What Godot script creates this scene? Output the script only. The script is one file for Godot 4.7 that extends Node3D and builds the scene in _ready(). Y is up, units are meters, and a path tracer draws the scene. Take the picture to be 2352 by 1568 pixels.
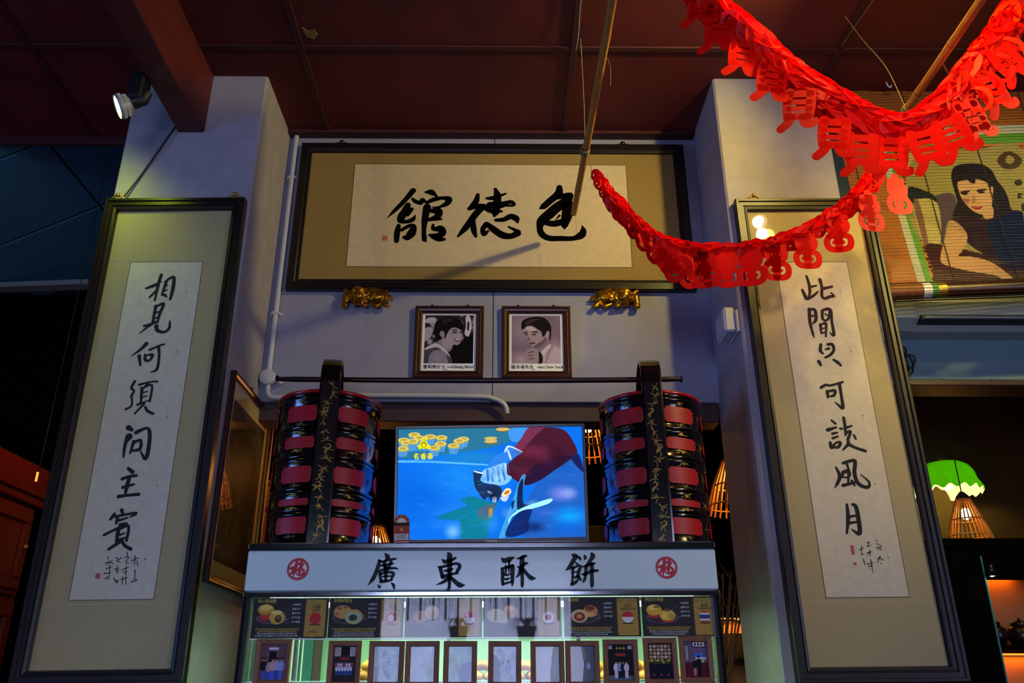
extends Node3D

var M := {}
var taken := {}
var noise_maps := {}


func _ready() -> void:
	set_camera_and_light()
	make_materials()
	build_shell()
	build_ceiling()
	build_shopfront()
	build_neighbour_room()
	build_back_room()
	build_showcase()
	build_cards()
	build_photo_frames()
	build_pastries()
	build_television()
	build_baskets()
	build_big_calligraphy()
	build_scrolls()
	build_portraits()
	build_side_painting()
	build_lions()
	build_conduit()
	build_pillar_fittings()
	build_spotlights()
	build_poles()
	build_garlands()
	build_right_side()


func set_camera_and_light() -> void:
	var cam := Camera3D.new()
	cam.name = "camera"
	cam.fov = 44.04
	cam.near = 0.05
	cam.far = 60.0
	cam.position = Vector3(0, 1.15, 0)
	cam.rotation = Vector3(deg_to_rad(23.0), deg_to_rad(-0.449), 0)
	cam.current = true
	add_child(cam)
	var env := Environment.new()
	env.background_mode = Environment.BG_COLOR
	env.background_color = Color(0.50, 0.60, 0.85)
	env.background_energy_multiplier = 1.0
	env.tonemap_mode = Environment.TONE_MAPPER_LINEAR
	env.tonemap_exposure = 1.0
	env.sdfgi_enabled = true
	env.ssao_enabled = true
	env.ssil_enabled = true
	var we := WorldEnvironment.new()
	we.name = "environment"
	we.environment = env
	add_child(we)
	# daylight of the street, standing outside the shopfront and shining in through it
	area_light("street_daylight", self, Vector3(-0.35, 1.6, 6.6), Vector3(0, 0, -1), Vector2(3.4, 3.2), Color(0.78, 0.82, 1.0), 28.0)
	area_light("added_left_daylight", self, Vector3(-6.2, 1.3, -0.2), Vector3(1, 0, -0.2), Vector2(2.4, 1.8), Color(0.42, 0.62, 1.0), 13.0)  # added blue daylight, lights the right pillar from the left
	# and of the side street, outside the window in the right wall
	area_light("side_daylight", self, Vector3(6.2, 2.0, 2.2), Vector3(-1, 0, -0.25), Vector2(2.6, 2.4), Color(0.80, 0.82, 1.0), 17.0)


func area_light(called: String, parent: Node3D, at: Vector3, towards: Vector3, size: Vector2, col: Color, energy: float) -> void:
	var l := AreaLight3D.new()
	l.name = called
	l.area_size = size
	l.light_color = col
	l.light_energy = energy
	l.shadow_enabled = true
	l.area_range = 30.0
	l.area_attenuation = 2.0
	l.position = at
	l.basis = Basis.looking_at(towards, Vector3.UP if absf(towards.normalized().y) < 0.9 else Vector3.BACK)
	parent.add_child(l, true)


func omni(called: String, parent: Node3D, at: Vector3, col: Color, energy: float, size := 0.02) -> void:
	var l := OmniLight3D.new()
	l.name = called
	l.light_color = col
	l.light_energy = energy
	l.light_size = size
	l.omni_range = 20.0
	l.omni_attenuation = 2.0
	l.shadow_enabled = true
	l.position = at
	parent.add_child(l, true)


func spot(called: String, parent: Node3D, at: Vector3, towards: Vector3, angle: float, col: Color, energy: float, size := 0.04) -> void:
	var l := SpotLight3D.new()
	l.name = called
	l.light_color = col
	l.light_energy = energy
	l.light_size = size
	l.spot_angle = angle
	l.spot_angle_attenuation = 0.9
	l.spot_range = 20.0
	l.spot_attenuation = 2.0
	l.shadow_enabled = true
	l.position = at
	l.basis = Basis.looking_at(towards, Vector3.UP)
	parent.add_child(l, true)


# ------------------------------------------------------------------ naming
func numbered(called: String) -> String:
	var n: int = taken.get(called, 0)
	taken[called] = n + 1
	return called if n == 0 else "%s_%03d" % [called, n]


func thing(called: String, label: String, category: String, at := Vector3.ZERO, group := "") -> Node3D:
	var o := Node3D.new()
	o.name = numbered(called)
	o.position = at
	o.set_meta("label", label)
	o.set_meta("category", category)
	if group != "":
		o.set_meta("group", group)
	add_child(o)
	return o


func part(called: String, shape: Variant, m: Material, parent: Node3D, at := Vector3.ZERO) -> MeshInstance3D:
	var o := MeshInstance3D.new()
	o.name = called
	o.mesh = done(shape) if shape is SurfaceTool else shape
	o.material_override = m
	o.position = at
	parent.add_child(o, true)
	return o


func struct(called: String, label: String, category: String, shape: Variant, m: Material) -> MeshInstance3D:
	var o := MeshInstance3D.new()
	o.name = numbered(called)
	o.mesh = done(shape) if shape is SurfaceTool else shape
	o.material_override = m
	o.set_meta("kind", "structure")
	o.set_meta("label", label)
	o.set_meta("category", category)
	add_child(o)
	return o


# ------------------------------------------------------------------ materials
func pm(key: String, hex: String, rough := 0.6, metal := 0.0) -> StandardMaterial3D:
	var m := StandardMaterial3D.new()
	m.resource_name = key
	m.albedo_color = Color(hex)
	m.roughness = rough
	m.metallic = metal
	M[key] = m
	return m


func grain(m: StandardMaterial3D, lo: Color, hi: Color, freq: float, scale: Vector3, sd: int, kind := FastNoiseLite.TYPE_SIMPLEX) -> void:
	var n := FastNoiseLite.new()
	n.seed = sd
	n.noise_type = kind
	n.frequency = freq
	n.fractal_octaves = 4
	var g := Gradient.new()
	g.set_color(0, lo)
	g.set_color(1, hi)
	var t := NoiseTexture2D.new()
	t.width = 256
	t.height = 256
	t.seamless = true
	t.noise = n
	t.color_ramp = g
	m.albedo_texture = t
	m.uv1_triplanar = true
	m.uv1_world_triplanar = true
	m.uv1_scale = scale


func glow(key: String, hex: String, energy: float) -> StandardMaterial3D:
	var m := pm(key, hex, 0.5)
	m.emission_enabled = true
	m.emission = Color(hex)
	m.emission_energy_multiplier = energy
	return m


func make_materials() -> void:
	var m := pm("plaster", "a49ea6", 0.85)
	grain(m, Color(0.93, 0.93, 0.93), Color(1, 1, 1), 0.02, Vector3(1.3, 1.3, 1.3), 3)
	m = pm("wall_board", "8f8fa6", 0.7)
	grain(m, Color(0.95, 0.95, 0.95), Color(1, 1, 1), 0.02, Vector3(1.1, 1.1, 1.1), 13)
	m = pm("lintel_paint", "6f8c98", 0.75)
	m = pm("ceiling_red", "661512", 0.75)
	grain(m, Color(0.8, 0.78, 0.78), Color(1, 1, 1), 0.012, Vector3(0.9, 0.9, 0.9), 21)
	pm("batten_red", "420f0f", 0.7)
	m = pm("beam_red", "641c14", 0.6)
	grain(m, Color(0.82, 0.8, 0.8), Color(1, 1, 1), 0.03, Vector3(1, 1, 0.25), 31)
	pm("dark_board", "1c1310", 0.9).metallic_specular = 0.1
	pm("black_board", "0a0808", 0.95).metallic_specular = 0.05
	m = pm("floor_stone", "33363a", 0.7)
	grain(m, Color(0.8, 0.8, 0.8), Color(1, 1, 1), 0.02, Vector3.ONE, 41)
	pm("purple_wood", "3a2026", 0.55)
	pm("blue_lit_tile", "357a9c", 0.7)  # pale tiles, bluish light painted into their colour
	pm("blue_lit_joint", "1d3a46", 0.8)
	pm("grey_metal", "8f9a98", 0.5, 0.3)
	m = pm("frame_black", "15110f", 0.3)
	m = pm("frame_brown", "180d0a", 0.4)
	pm("frame_red", "34120d", 0.32)
	pm("gold_line", "b08a30", 0.35, 0.7)
	m = pm("scroll_silk", "b6a674", 0.8)
	grain(m, Color(0.92, 0.91, 0.88), Color(1, 1, 1), 0.15, Vector3(6, 1.2, 6), 52)
	m = pm("mount_silk", "92783e", 0.8)
	grain(m, Color(0.92, 0.91, 0.88), Color(1, 1, 1), 0.15, Vector3(6, 1.2, 6), 51)
	m = pm("rice_paper", "cdbb96", 0.85)
	grain(m, Color(0.95, 0.94, 0.92), Color(1, 1, 1), 0.04, Vector3(2, 2, 2), 61)
	m = pm("scroll_paper", "d8ceb4", 0.85)
	grain(m, Color(0.95, 0.94, 0.92), Color(1, 1, 1), 0.04, Vector3(2, 2, 2), 62)
	pm("ring_print", "ccbf9c", 0.85)
	pm("border_ink", "4a3a28", 0.8)
	pm("ink", "080706", 0.9).metallic_specular = 0.1
	pm("seal_red", "b04a3c", 0.8)
	var g := pm("glass", "ffffff", 0.02)
	g.albedo_color = Color(1, 1, 1, 0.03)
	g.transparency = BaseMaterial3D.TRANSPARENCY_ALPHA
	pm("gilt", "b07a1c", 0.28, 0.85)
	pm("pvc", "b4b6c0", 0.45)
	pm("white_plastic", "c6c8cc", 0.4)
	pm("cable_black", "0c0c0d", 0.5)
	m = pm("bamboo", "d09232", 0.5)
	grain(m, Color(0.72, 0.66, 0.6), Color(1, 1, 1), 0.05, Vector3(12, 12, 1.2), 71)
	pm("bamboo_node", "6a4a20", 0.6)
	pm("twine", "8a7448", 0.9)
	m = pm("red_plastic", "ff1408", 0.42)
	m.metallic_specular = 0.35
	m.backlight_enabled = true
	m.backlight = Color(1.0, 0.04, 0.015)
	pm("chrome", "c8ccd2", 0.12, 1.0)
	pm("steel_dark", "3a3f46", 0.25, 0.9)
	pm("sign_white", "d0e4e4", 0.07)
	pm("sign_ink", "041a24", 0.7)
	pm("sign_red", "b4101e", 0.4)
	pm("sign_pink", "d85a68", 0.4)
	pm("sign_cut", "d0e4e4", 0.4)
	pm("mint", "a8d0b0", 0.6)
	pm("teal_panel", "2f8a86", 0.5)
	pm("post_brown", "3c2616", 0.6)
	m = pm("oak", "8a5630", 0.5)
	grain(m, Color(0.75, 0.7, 0.65), Color(1, 1, 1), 0.06, Vector3(10, 1.5, 10), 81)
	pm("tv_black", "0c0d10", 0.18)
	pm("tv_silver", "2a2e34", 0.35, 0.3)
	pm("print_white", "e6e6ea", 0.7)
	pm("print_yellow", "d8b838", 0.7)
	pm("print_dark", "18120c", 0.7)
	m = pm("lacquer_black", "0b0708", 0.16)
	m.clearcoat_enabled = true
	m.clearcoat = 0.6
	m.clearcoat_roughness = 0.1
	m = pm("lacquer_red", "b01018", 0.25)
	m.clearcoat_enabled = true
	m.clearcoat = 0.5
	m.clearcoat_roughness = 0.15
	pm("woven_red", "b0101a", 0.4)
	pm("woven_gold", "a07a28", 0.5, 0.3)
	pm("gold_paint", "a8882e", 0.4, 0.35)
	pm("gold_paint_dark", "6a5a24", 0.45, 0.3)
	pm("rosewood", "1f0d0d", 0.3)
	m = pm("redwood", "7a2812", 0.45)
	grain(m, Color(0.7, 0.65, 0.6), Color(1, 1, 1), 0.04, Vector3(6, 1, 6), 91)
	m = pm("blind_slat", "a8662a", 0.6)
	grain(m, Color(0.62, 0.55, 0.5), Color(1, 1, 1), 0.08, Vector3(2, 40, 2), 95)
	pm("blind_cord", "2a1a10", 0.8)
	m = pm("cane", "c08a3a", 0.5)
	m.backlight_enabled = true
	m.backlight = Color(0.35, 0.22, 0.08)
	pm("ac_white", "b8c0c0", 0.4)
	pm("ac_dark", "202628", 0.5)
	m = pm("green_glass", "48a810", 0.2)
	m.backlight_enabled = true
	m.backlight = Color(0.34, 0.78, 0.02)
	m = pm("opal_glass", "e6e6d0", 0.3)
	m.backlight_enabled = true
	m.backlight = Color(0.8, 0.8, 0.8)
	pm("amber_wood", "c07820", 0.5)
	pm("crust", "c8842c", 0.5)
	pm("crust_dark", "9a5a1c", 0.5)
	pm("sesame", "e0c890", 0.6)
	pm("leaf_green", "3f7a2c", 0.6)
	pm("straw", "a89a74", 0.8)
	pm("dry_twig", "6a4420", 0.8)
	pm("yellow_print", "b8901c", 0.7)
	pm("brown_panel", "46341a", 0.9).metallic_specular = 0.1
	pm("mat_olive", "b8aa6c", 0.8)
	pm("blue_board", "3f8fb8", 0.5)
	glow("lamp_warm", "ffe2a8", 6.0)
	glow("lamp_green", "f0ffe0", 7.0)
	glow("bulb_warm", "ffd890", 9.0)
	glow("bulb_white", "fff6dc", 5.0)
	glow("tube_white", "e8fff2", 3.0)
	glow("led_green", "40ff40", 2.0)
	glow("amber_glow", "ffb040", 1.2)


# ------------------------------------------------------------------ shape helpers
func S() -> SurfaceTool:
	var st := SurfaceTool.new()
	st.begin(Mesh.PRIMITIVE_TRIANGLES)
	st.set_smooth_group(-1)
	return st


func done(st: SurfaceTool) -> ArrayMesh:
	st.generate_normals()
	return st.commit()


func poly(st: SurfaceTool, p: Array, out: Vector3) -> void:
	var n: Vector3 = (p[1] - p[0]).cross(p[2] - p[0])
	for i in range(1, p.size() - 1):
		st.add_vertex(p[0])
		if n.dot(out) > 0.0:
			st.add_vertex(p[i + 1])
			st.add_vertex(p[i])
		else:
			st.add_vertex(p[i])
			st.add_vertex(p[i + 1])


func box(st: SurfaceTool, c: Vector3, s: Vector3, b := 0.0, turn := Basis.IDENTITY) -> void:
	var h := s * 0.5
	b = minf(b, minf(h.x, minf(h.y, h.z)) * 0.9)
	var at := func(sx: float, sy: float, sz: float, axis: int) -> Vector3:
		var v := Vector3(sx * (h.x - (0.0 if axis == 0 else b)), sy * (h.y - (0.0 if axis == 1 else b)), sz * (h.z - (0.0 if axis == 2 else b)))
		return c + turn * v
	st.set_smooth_group(-1)
	for s1 in [-1.0, 1.0]:
		poly(st, [at.call(s1, -1, -1, 0), at.call(s1, 1, -1, 0), at.call(s1, 1, 1, 0), at.call(s1, -1, 1, 0)], turn * Vector3(s1, 0, 0))
		poly(st, [at.call(-1, s1, -1, 1), at.call(1, s1, -1, 1), at.call(1, s1, 1, 1), at.call(-1, s1, 1, 1)], turn * Vector3(0, s1, 0))
		poly(st, [at.call(-1, -1, s1, 2), at.call(1, -1, s1, 2), at.call(1, 1, s1, 2), at.call(-1, 1, s1, 2)], turn * Vector3(0, 0, s1))
		if b > 0.0:
			for s2 in [-1.0, 1.0]:
				poly(st, [at.call(s1, s2, -1, 0), at.call(s1, s2, 1, 0), at.call(s1, s2, 1, 1), at.call(s1, s2, -1, 1)], turn * Vector3(s1, s2, 0))
				poly(st, [at.call(s1, -1, s2, 0), at.call(s1, 1, s2, 0), at.call(s1, 1, s2, 2), at.call(s1, -1, s2, 2)], turn * Vector3(s1, 0, s2))
				poly(st, [at.call(-1, s1, s2, 1), at.call(1, s1, s2, 1), at.call(1, s1, s2, 2), at.call(-1, s1, s2, 2)], turn * Vector3(0, s1, s2))
				for s3 in [-1.0, 1.0]:
					poly(st, [at.call(s1, s2, s3, 0), at.call(s1, s2, s3, 1), at.call(s1, s2, s3, 2)], turn * Vector3(s1, s2, s3))


func bx(c: Vector3, s: Vector3, b := 0.0) -> SurfaceTool:
	var st := S()
	box(st, c, s, b)
	return st


# a box given by its corners
func span(a: Vector3, z: Vector3, b := 0.0) -> SurfaceTool:
	return bx((a + z) * 0.5, (z - a).abs(), b)


func sheet(st: SurfaceTool, rows: Array, flip := false, uv := false) -> void:
	st.set_smooth_group(1)
	var nr := rows.size()
	for i in nr - 1:
		var r: Variant = rows[i]
		var q: Variant = rows[i + 1]
		var nc: int = r.size()
		for j in nc - 1:
			var p := [r[j], r[j + 1], q[j + 1], q[j]]
			var t := [Vector2(j, i), Vector2(j + 1, i), Vector2(j + 1, i + 1), Vector2(j, i + 1)]
			for k in ([0, 2, 1, 0, 3, 2] if flip else [0, 1, 2, 0, 2, 3]):
				if uv:
					st.set_uv(Vector2(t[k].x / (nc - 1.0), t[k].y / (nr - 1.0)))
				st.add_vertex(p[k])
	st.set_smooth_group(-1)


func tube(st: SurfaceTool, path: Array, radii: Variant, n := 8) -> void:
	var rows := []
	var up := Vector3.UP
	var np := path.size()
	for i in np:
		var t: Vector3 = (path[mini(i + 1, np - 1)] - path[maxi(i - 1, 0)]).normalized()
		if absf(t.dot(up)) > 0.98:
			up = Vector3.RIGHT if absf(t.x) < 0.9 else Vector3.BACK
		var a := (up - t * up.dot(t)).normalized()
		up = a
		var b := t.cross(a)
		var r: float = radii[i] if radii is Array else radii
		var ring := PackedVector3Array()
		for j in n + 1:
			var w := TAU * j / n
			ring.append(path[i] + (a * cos(w) + b * sin(w)) * r)
		rows.append(ring)
	sheet(st, rows, true)
	for e in [0, np - 1]:
		var cap := []
		for j in n:
			cap.append(rows[e][j])
		poly(st, cap, (path[0] - path[1]) if e == 0 else (path[np - 1] - path[np - 2]))


func tb(path: Array, radii: Variant, n := 8) -> SurfaceTool:
	var st := S()
	tube(st, path, radii, n)
	return st


func lathe(st: SurfaceTool, prof: Array, n := 32, c := Vector3.ZERO, squash := 1.0) -> void:
	var rows := []
	for p in prof:
		var ring := PackedVector3Array()
		for j in n + 1:
			var w := TAU * j / n
			ring.append(c + Vector3(p.x * cos(w), p.y, p.x * sin(w) * squash))
		rows.append(ring)
	sheet(st, rows)


func lt(prof: Array, n := 32, c := Vector3.ZERO) -> SurfaceTool:
	var st := S()
	lathe(st, prof, n, c)
	return st


func ball(st: SurfaceTool, c: Vector3, r: Vector3, n := 14) -> void:
	var rows := []
	for i in n / 2 + 1:
		var v := -PI / 2 + PI * i / (n / 2)
		var ring := PackedVector3Array()
		for j in n + 1:
			var w := TAU * j / n
			ring.append(c + Vector3(r.x * cos(v) * cos(w), r.y * sin(v), r.z * cos(v) * sin(w)))
		rows.append(ring)
	sheet(st, rows)


# flat outline (counter-clockwise or not) given thickness along z
func prism(st: SurfaceTool, pts: PackedVector2Array, z0: float, z1: float, place := Transform3D.IDENTITY) -> void:
	var idx := Geometry2D.triangulate_polygon(pts)
	for k in range(0, idx.size(), 3):
		for e in [[z1, 1.0], [z0, -1.0]]:
			if e[1] < 0.0 and is_equal_approx(z0, z1):
				continue
			var q := []
			for m in 3:
				q.append(place * Vector3(pts[idx[k + m]].x, pts[idx[k + m]].y, e[0]))
			poly(st, q, place.basis * Vector3(0, 0, e[1]))
	if is_equal_approx(z0, z1):
		return
	var ccw := not Geometry2D.is_polygon_clockwise(pts)
	for k in pts.size():
		var a := pts[k]
		var b := pts[(k + 1) % pts.size()]
		var o := Vector2(b.y - a.y, a.x - b.x) * (1.0 if ccw else -1.0)
		poly(st, [place * Vector3(a.x, a.y, z0), place * Vector3(b.x, b.y, z0), place * Vector3(b.x, b.y, z1), place * Vector3(a.x, a.y, z1)], place.basis * Vector3(o.x, o.y, 0))


# a brush or ribbon stroke in the plane z, with round ends; th > 0 gives it thickness
func ribbon(st: SurfaceTool, P: Array, W: Array, z: float, th := 0.0, place := Transform3D.IDENTITY, steps := 5) -> void:
	var c := []
	var w := []
	var n := P.size()
	for i in n - 1:
		var p0: Vector2 = P[maxi(i - 1, 0)]
		var p3: Vector2 = P[mini(i + 2, n - 1)]
		for k in steps:
			var t := float(k) / steps
			c.append((P[i] as Vector2).cubic_interpolate(P[i + 1], p0, p3, t))
			w.append(lerpf(W[i], W[i + 1], smoothstep(0.0, 1.0, t)))
	c.append(P[n - 1])
	w.append(W[n - 1])
	var left := []
	var right := []
	var m := c.size()
	for i in m:
		var d: Vector2 = (c[mini(i + 1, m - 1)] - c[maxi(i - 1, 0)]).normalized()
		var o: Vector2 = Vector2(-d.y, d.x) * w[i]
		left.append(c[i] + o)
		right.append(c[i] - o)
	# round ends
	for e in [0, m - 1]:
		if w[e] < 0.0004:
			continue
		var d: Vector2 = (c[0] - c[1]).normalized() if e == 0 else (c[m - 1] - c[m - 2]).normalized()
		var fan := []
		for k in 7:
			fan.append(c[e] + d.rotated(-PI / 2 + PI * k / 6.0) * w[e])
		strip(st, fan, z, th, place, false)
	for i in m - 1:
		strip(st, [left[i], left[i + 1], right[i + 1], right[i]], z, th, place, true)


func strip(st: SurfaceTool, q: Array, z: float, th: float, place: Transform3D, only_sides: bool) -> void:
	var f := []
	var k := []
	for p in q:
		f.append(place * Vector3(p.x, p.y, z + th))
		k.append(place * Vector3(p.x, p.y, z))
	poly(st, f, place.basis.z)
	if th <= 0.0:
		return
	poly(st, k, -place.basis.z)
	var mid := Vector3.ZERO
	for v in f:
		mid += v / f.size()
	for i in f.size():
		if only_sides and i % 2 == 1:
			continue
		var j := (i + 1) % f.size()
		poly(st, [f[i], f[j], k[j], k[i]], (f[i] + f[j]) * 0.5 - mid)


func ink(st: SurfaceTool, data: Array, z: float, th := 0.0, fat := 1.2, scale := 0.0001, place := Transform3D.IDENTITY) -> void:
	for s in data:
		var P := []
		var W := []
		for q in (s as String).split(" "):
			var a := q.split(",")
			P.append(Vector2(float(a[0]), float(a[1])) * scale)
			W.append(float(a[2]) * scale * 0.5 * fat)
		# the brush lands heavily, thins in the middle of a long stroke and lifts at its end
		var last := W.size() - 1
		W[0] *= 1.12
		W[last] *= 0.72
		for i in range(1, last):
			W[i] *= 0.94 + 0.10 * sin(P[i].x * 310.0 + P[i].y * 170.0)
		ribbon(st, P, W, z, th, place)


# small characters as straight pen strokes on a ten by ten grid, y downwards
func pen(st: SurfaceTool, glyph: String, x: float, y: float, size: float, w: float, z: float) -> void:
	for s in glyph.split(";"):
		var P := []
		for q in s.split(" "):
			var a := q.split(",")
			P.append(Vector2(x + (float(a[0]) - 5.0) * size / 10.0, y - (float(a[1]) - 5.0) * size / 10.0))
		for i in P.size() - 1:
			var d: Vector2 = (P[i + 1] - P[i]).normalized()
			var o := Vector2(-d.y, d.x) * w * 0.5
			var a2: Vector2 = P[i] - d * w * 0.4
			var b2: Vector2 = P[i + 1] + d * w * 0.4
			poly(st, [Vector3(a2.x + o.x, a2.y + o.y, z), Vector3(b2.x + o.x, b2.y + o.y, z), Vector3(b2.x - o.x, b2.y - o.y, z), Vector3(a2.x - o.x, a2.y - o.y, z)], Vector3.BACK)


func pen_row(st: SurfaceTool, text: String, x: float, y: float, size: float, pitch: float, w: float, z: float) -> void:
	for i in text.length():
		if GLYPHS.has(text[i]):
			pen(st, GLYPHS[text[i]], x + i * pitch, y, size, w, z)


func words(called: String, text: String, parent: Node3D, at: Vector3, h: float, m: Material, serif := false, bold := false, stretch := 1.0, align := HORIZONTAL_ALIGNMENT_CENTER) -> MeshInstance3D:
	var f := SystemFont.new()
	f.font_names = PackedStringArray(["Droid Serif" if serif else "Droid Sans"])
	f.font_weight = 700 if bold else 400
	var t := TextMesh.new()
	t.text = text
	t.font = f
	t.font_size = 32
	t.pixel_size = h / 32.0
	t.depth = 0.0004
	t.curve_step = 4.0
	t.horizontal_alignment = align
	t.line_spacing = -4.0
	var o := part(called, t, m, parent, at)
	o.scale.x = stretch
	return o


func wave(pts: Array, per := 6) -> Array:
	var out := []
	var n := pts.size()
	for i in n - 1:
		for k in per:
			out.append((pts[i] as Vector3).cubic_interpolate(pts[i + 1], pts[maxi(i - 1, 0)], pts[mini(i + 2, n - 1)], float(k) / per))
	out.append(pts[n - 1])
	return out


# four mitred bars of a picture frame; prof = (distance inwards, height) from the outer back edge to the inner edge
func frame_bars(parent: Node3D, w: float, h: float, prof: Array, m: Material, called := "frame_bar") -> void:
	var d := [Vector2(-w, -h) / 2, Vector2(w, -h) / 2, Vector2(w, h) / 2, Vector2(-w, h) / 2]
	for k in 4:
		var a: Vector2 = d[k]
		var b: Vector2 = d[(k + 1) % 4]
		var st := S()
		var prev := []
		for i in prof.size():
			var u: float = prof[i].x
			var a2 := a - Vector2(signf(a.x), signf(a.y)) * u
			var b2 := b - Vector2(signf(b.x), signf(b.y)) * u
			var row := [Vector3(a2.x, a2.y, prof[i].y), Vector3(b2.x, b2.y, prof[i].y)]
			if i > 0:
				var e: Vector2 = prof[i] - prof[i - 1]
				var inward := (-(a + b) * 0.5).normalized()
				var o: Vector3 = Vector3(inward.x * -e.y, inward.y * -e.y, e.x)
				poly(st, [prev[0], prev[1], row[1], row[0]], o)
			prev = row
		part(called, st, m, parent)


# ------------------------------------------------------------------ painting of flat prints
var brush_img: Image


func canvas(w: int, h: int, col: String) -> Image:
	var im := Image.create_empty(w, h, false, Image.FORMAT_RGBA8)
	im.fill(Color(col))
	return im


func shade(im: Image, pts: PackedVector2Array, col: Color) -> void:
	var lo := 1e9
	var hi := -1e9
	for p in pts:
		lo = minf(lo, p.y)
		hi = maxf(hi, p.y)
	var n := pts.size()
	for y in range(maxi(0, int(floor(lo))), mini(im.get_height() - 1, int(ceil(hi))) + 1):
		var xs := []
		var yy := y + 0.5
		for i in n:
			var a := pts[i]
			var b := pts[(i + 1) % n]
			if (a.y <= yy) != (b.y <= yy):
				xs.append(a.x + (yy - a.y) / (b.y - a.y) * (b.x - a.x))
		xs.sort()
		for k in range(0, xs.size() - 1, 2):
			var x0 := int(round(xs[k]))
			var x1 := int(round(xs[k + 1]))
			if x1 > x0:
				im.fill_rect(Rect2i(x0, y, x1 - x0, 1), col)


func curve_in(pts: PackedVector2Array) -> PackedVector2Array:
	var out := PackedVector2Array()
	var n := pts.size()
	for i in n:
		for k in 4:
			out.append(pts[i].cubic_interpolate(pts[(i + 1) % n], pts[(i + n - 1) % n], pts[(i + 2) % n], k / 4.0))
	return out


func paint(im: Image, shapes: Array, su := 1000.0, sv := 1000.0, round_off := true) -> void:
	var w := float(im.get_width())
	var h := float(im.get_height())
	for s in shapes:
		var pts := PackedVector2Array()
		for q in (s[1] as String).split(" "):
			var a := q.split(",")
			pts.append(Vector2(float(a[0]) * w / su, float(a[1]) * h / sv))
		shade(im, curve_in(pts) if round_off else pts, Color(s[0]))


func soft(im: Image, x: float, y: float, rx: float, ry: float, col: Color, a: float) -> void:
	if brush_img == null:
		brush_img = Image.create_empty(48, 48, false, Image.FORMAT_RGBA8)
		for j in 48:
			for i in 48:
				var d := Vector2(i - 23.5, j - 23.5).length() / 24.0
				brush_img.set_pixel(i, j, Color(1, 1, 1, smoothstep(1.0, 0.0, d)))
	var b: Image = brush_img.duplicate()
	for j in 48:
		for i in 48:
			b.set_pixel(i, j, Color(col.r, col.g, col.b, brush_img.get_pixel(i, j).a * a))
	b.resize(maxi(2, int(rx * 2)), maxi(2, int(ry * 2)), Image.INTERPOLATE_BILINEAR)
	im.blend_rect(b, Rect2i(0, 0, b.get_width(), b.get_height()), Vector2i(int(x - rx), int(y - ry)))


func oval(im: Image, x: float, y: float, rx: float, ry: float, col: Color) -> void:
	var pts := PackedVector2Array()
	for k in 20:
		pts.append(Vector2(x + rx * cos(TAU * k / 20), y + ry * sin(TAU * k / 20)))
	shade(im, pts, col)


func pen_image(im: Image, glyph: String, x: float, y: float, size: float, w: float, col: Color) -> void:
	for s in glyph.split(";"):
		var P := []
		for q in s.split(" "):
			var a := q.split(",")
			P.append(Vector2(x + (float(a[0]) - 5.0) * size / 10.0, y + (float(a[1]) - 5.0) * size / 10.0))
		for i in P.size() - 1:
			var d: Vector2 = (P[i + 1] - P[i]).normalized() * w * 0.5
			var o := Vector2(-d.y, d.x)
			shade(im, PackedVector2Array([P[i] + o - d, P[i + 1] + o + d, P[i + 1] - o + d, P[i] - o - d]), col)


func print_material(key: String, im: Image, shrink := 2, rough := 0.6) -> StandardMaterial3D:
	im.resize(im.get_width() / shrink, im.get_height() / shrink, Image.INTERPOLATE_BILINEAR)
	var m := pm(key, "ffffff", rough)
	m.metallic_specular = 0.2 if rough > 0.2 else 0.5
	m.albedo_texture = ImageTexture.create_from_image(im)
	m.texture_repeat = false
	return m


# an upright print, w by h, facing +z, with its own 0..1 uv
func print_sheet(w: float, h: float) -> ArrayMesh:
	var st := S()
	sheet(st, [PackedVector3Array([Vector3(-w / 2, h / 2, 0), Vector3(w / 2, h / 2, 0)]), PackedVector3Array([Vector3(-w / 2, -h / 2, 0), Vector3(w / 2, -h / 2, 0)])], false, true)
	return done(st)


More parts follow.
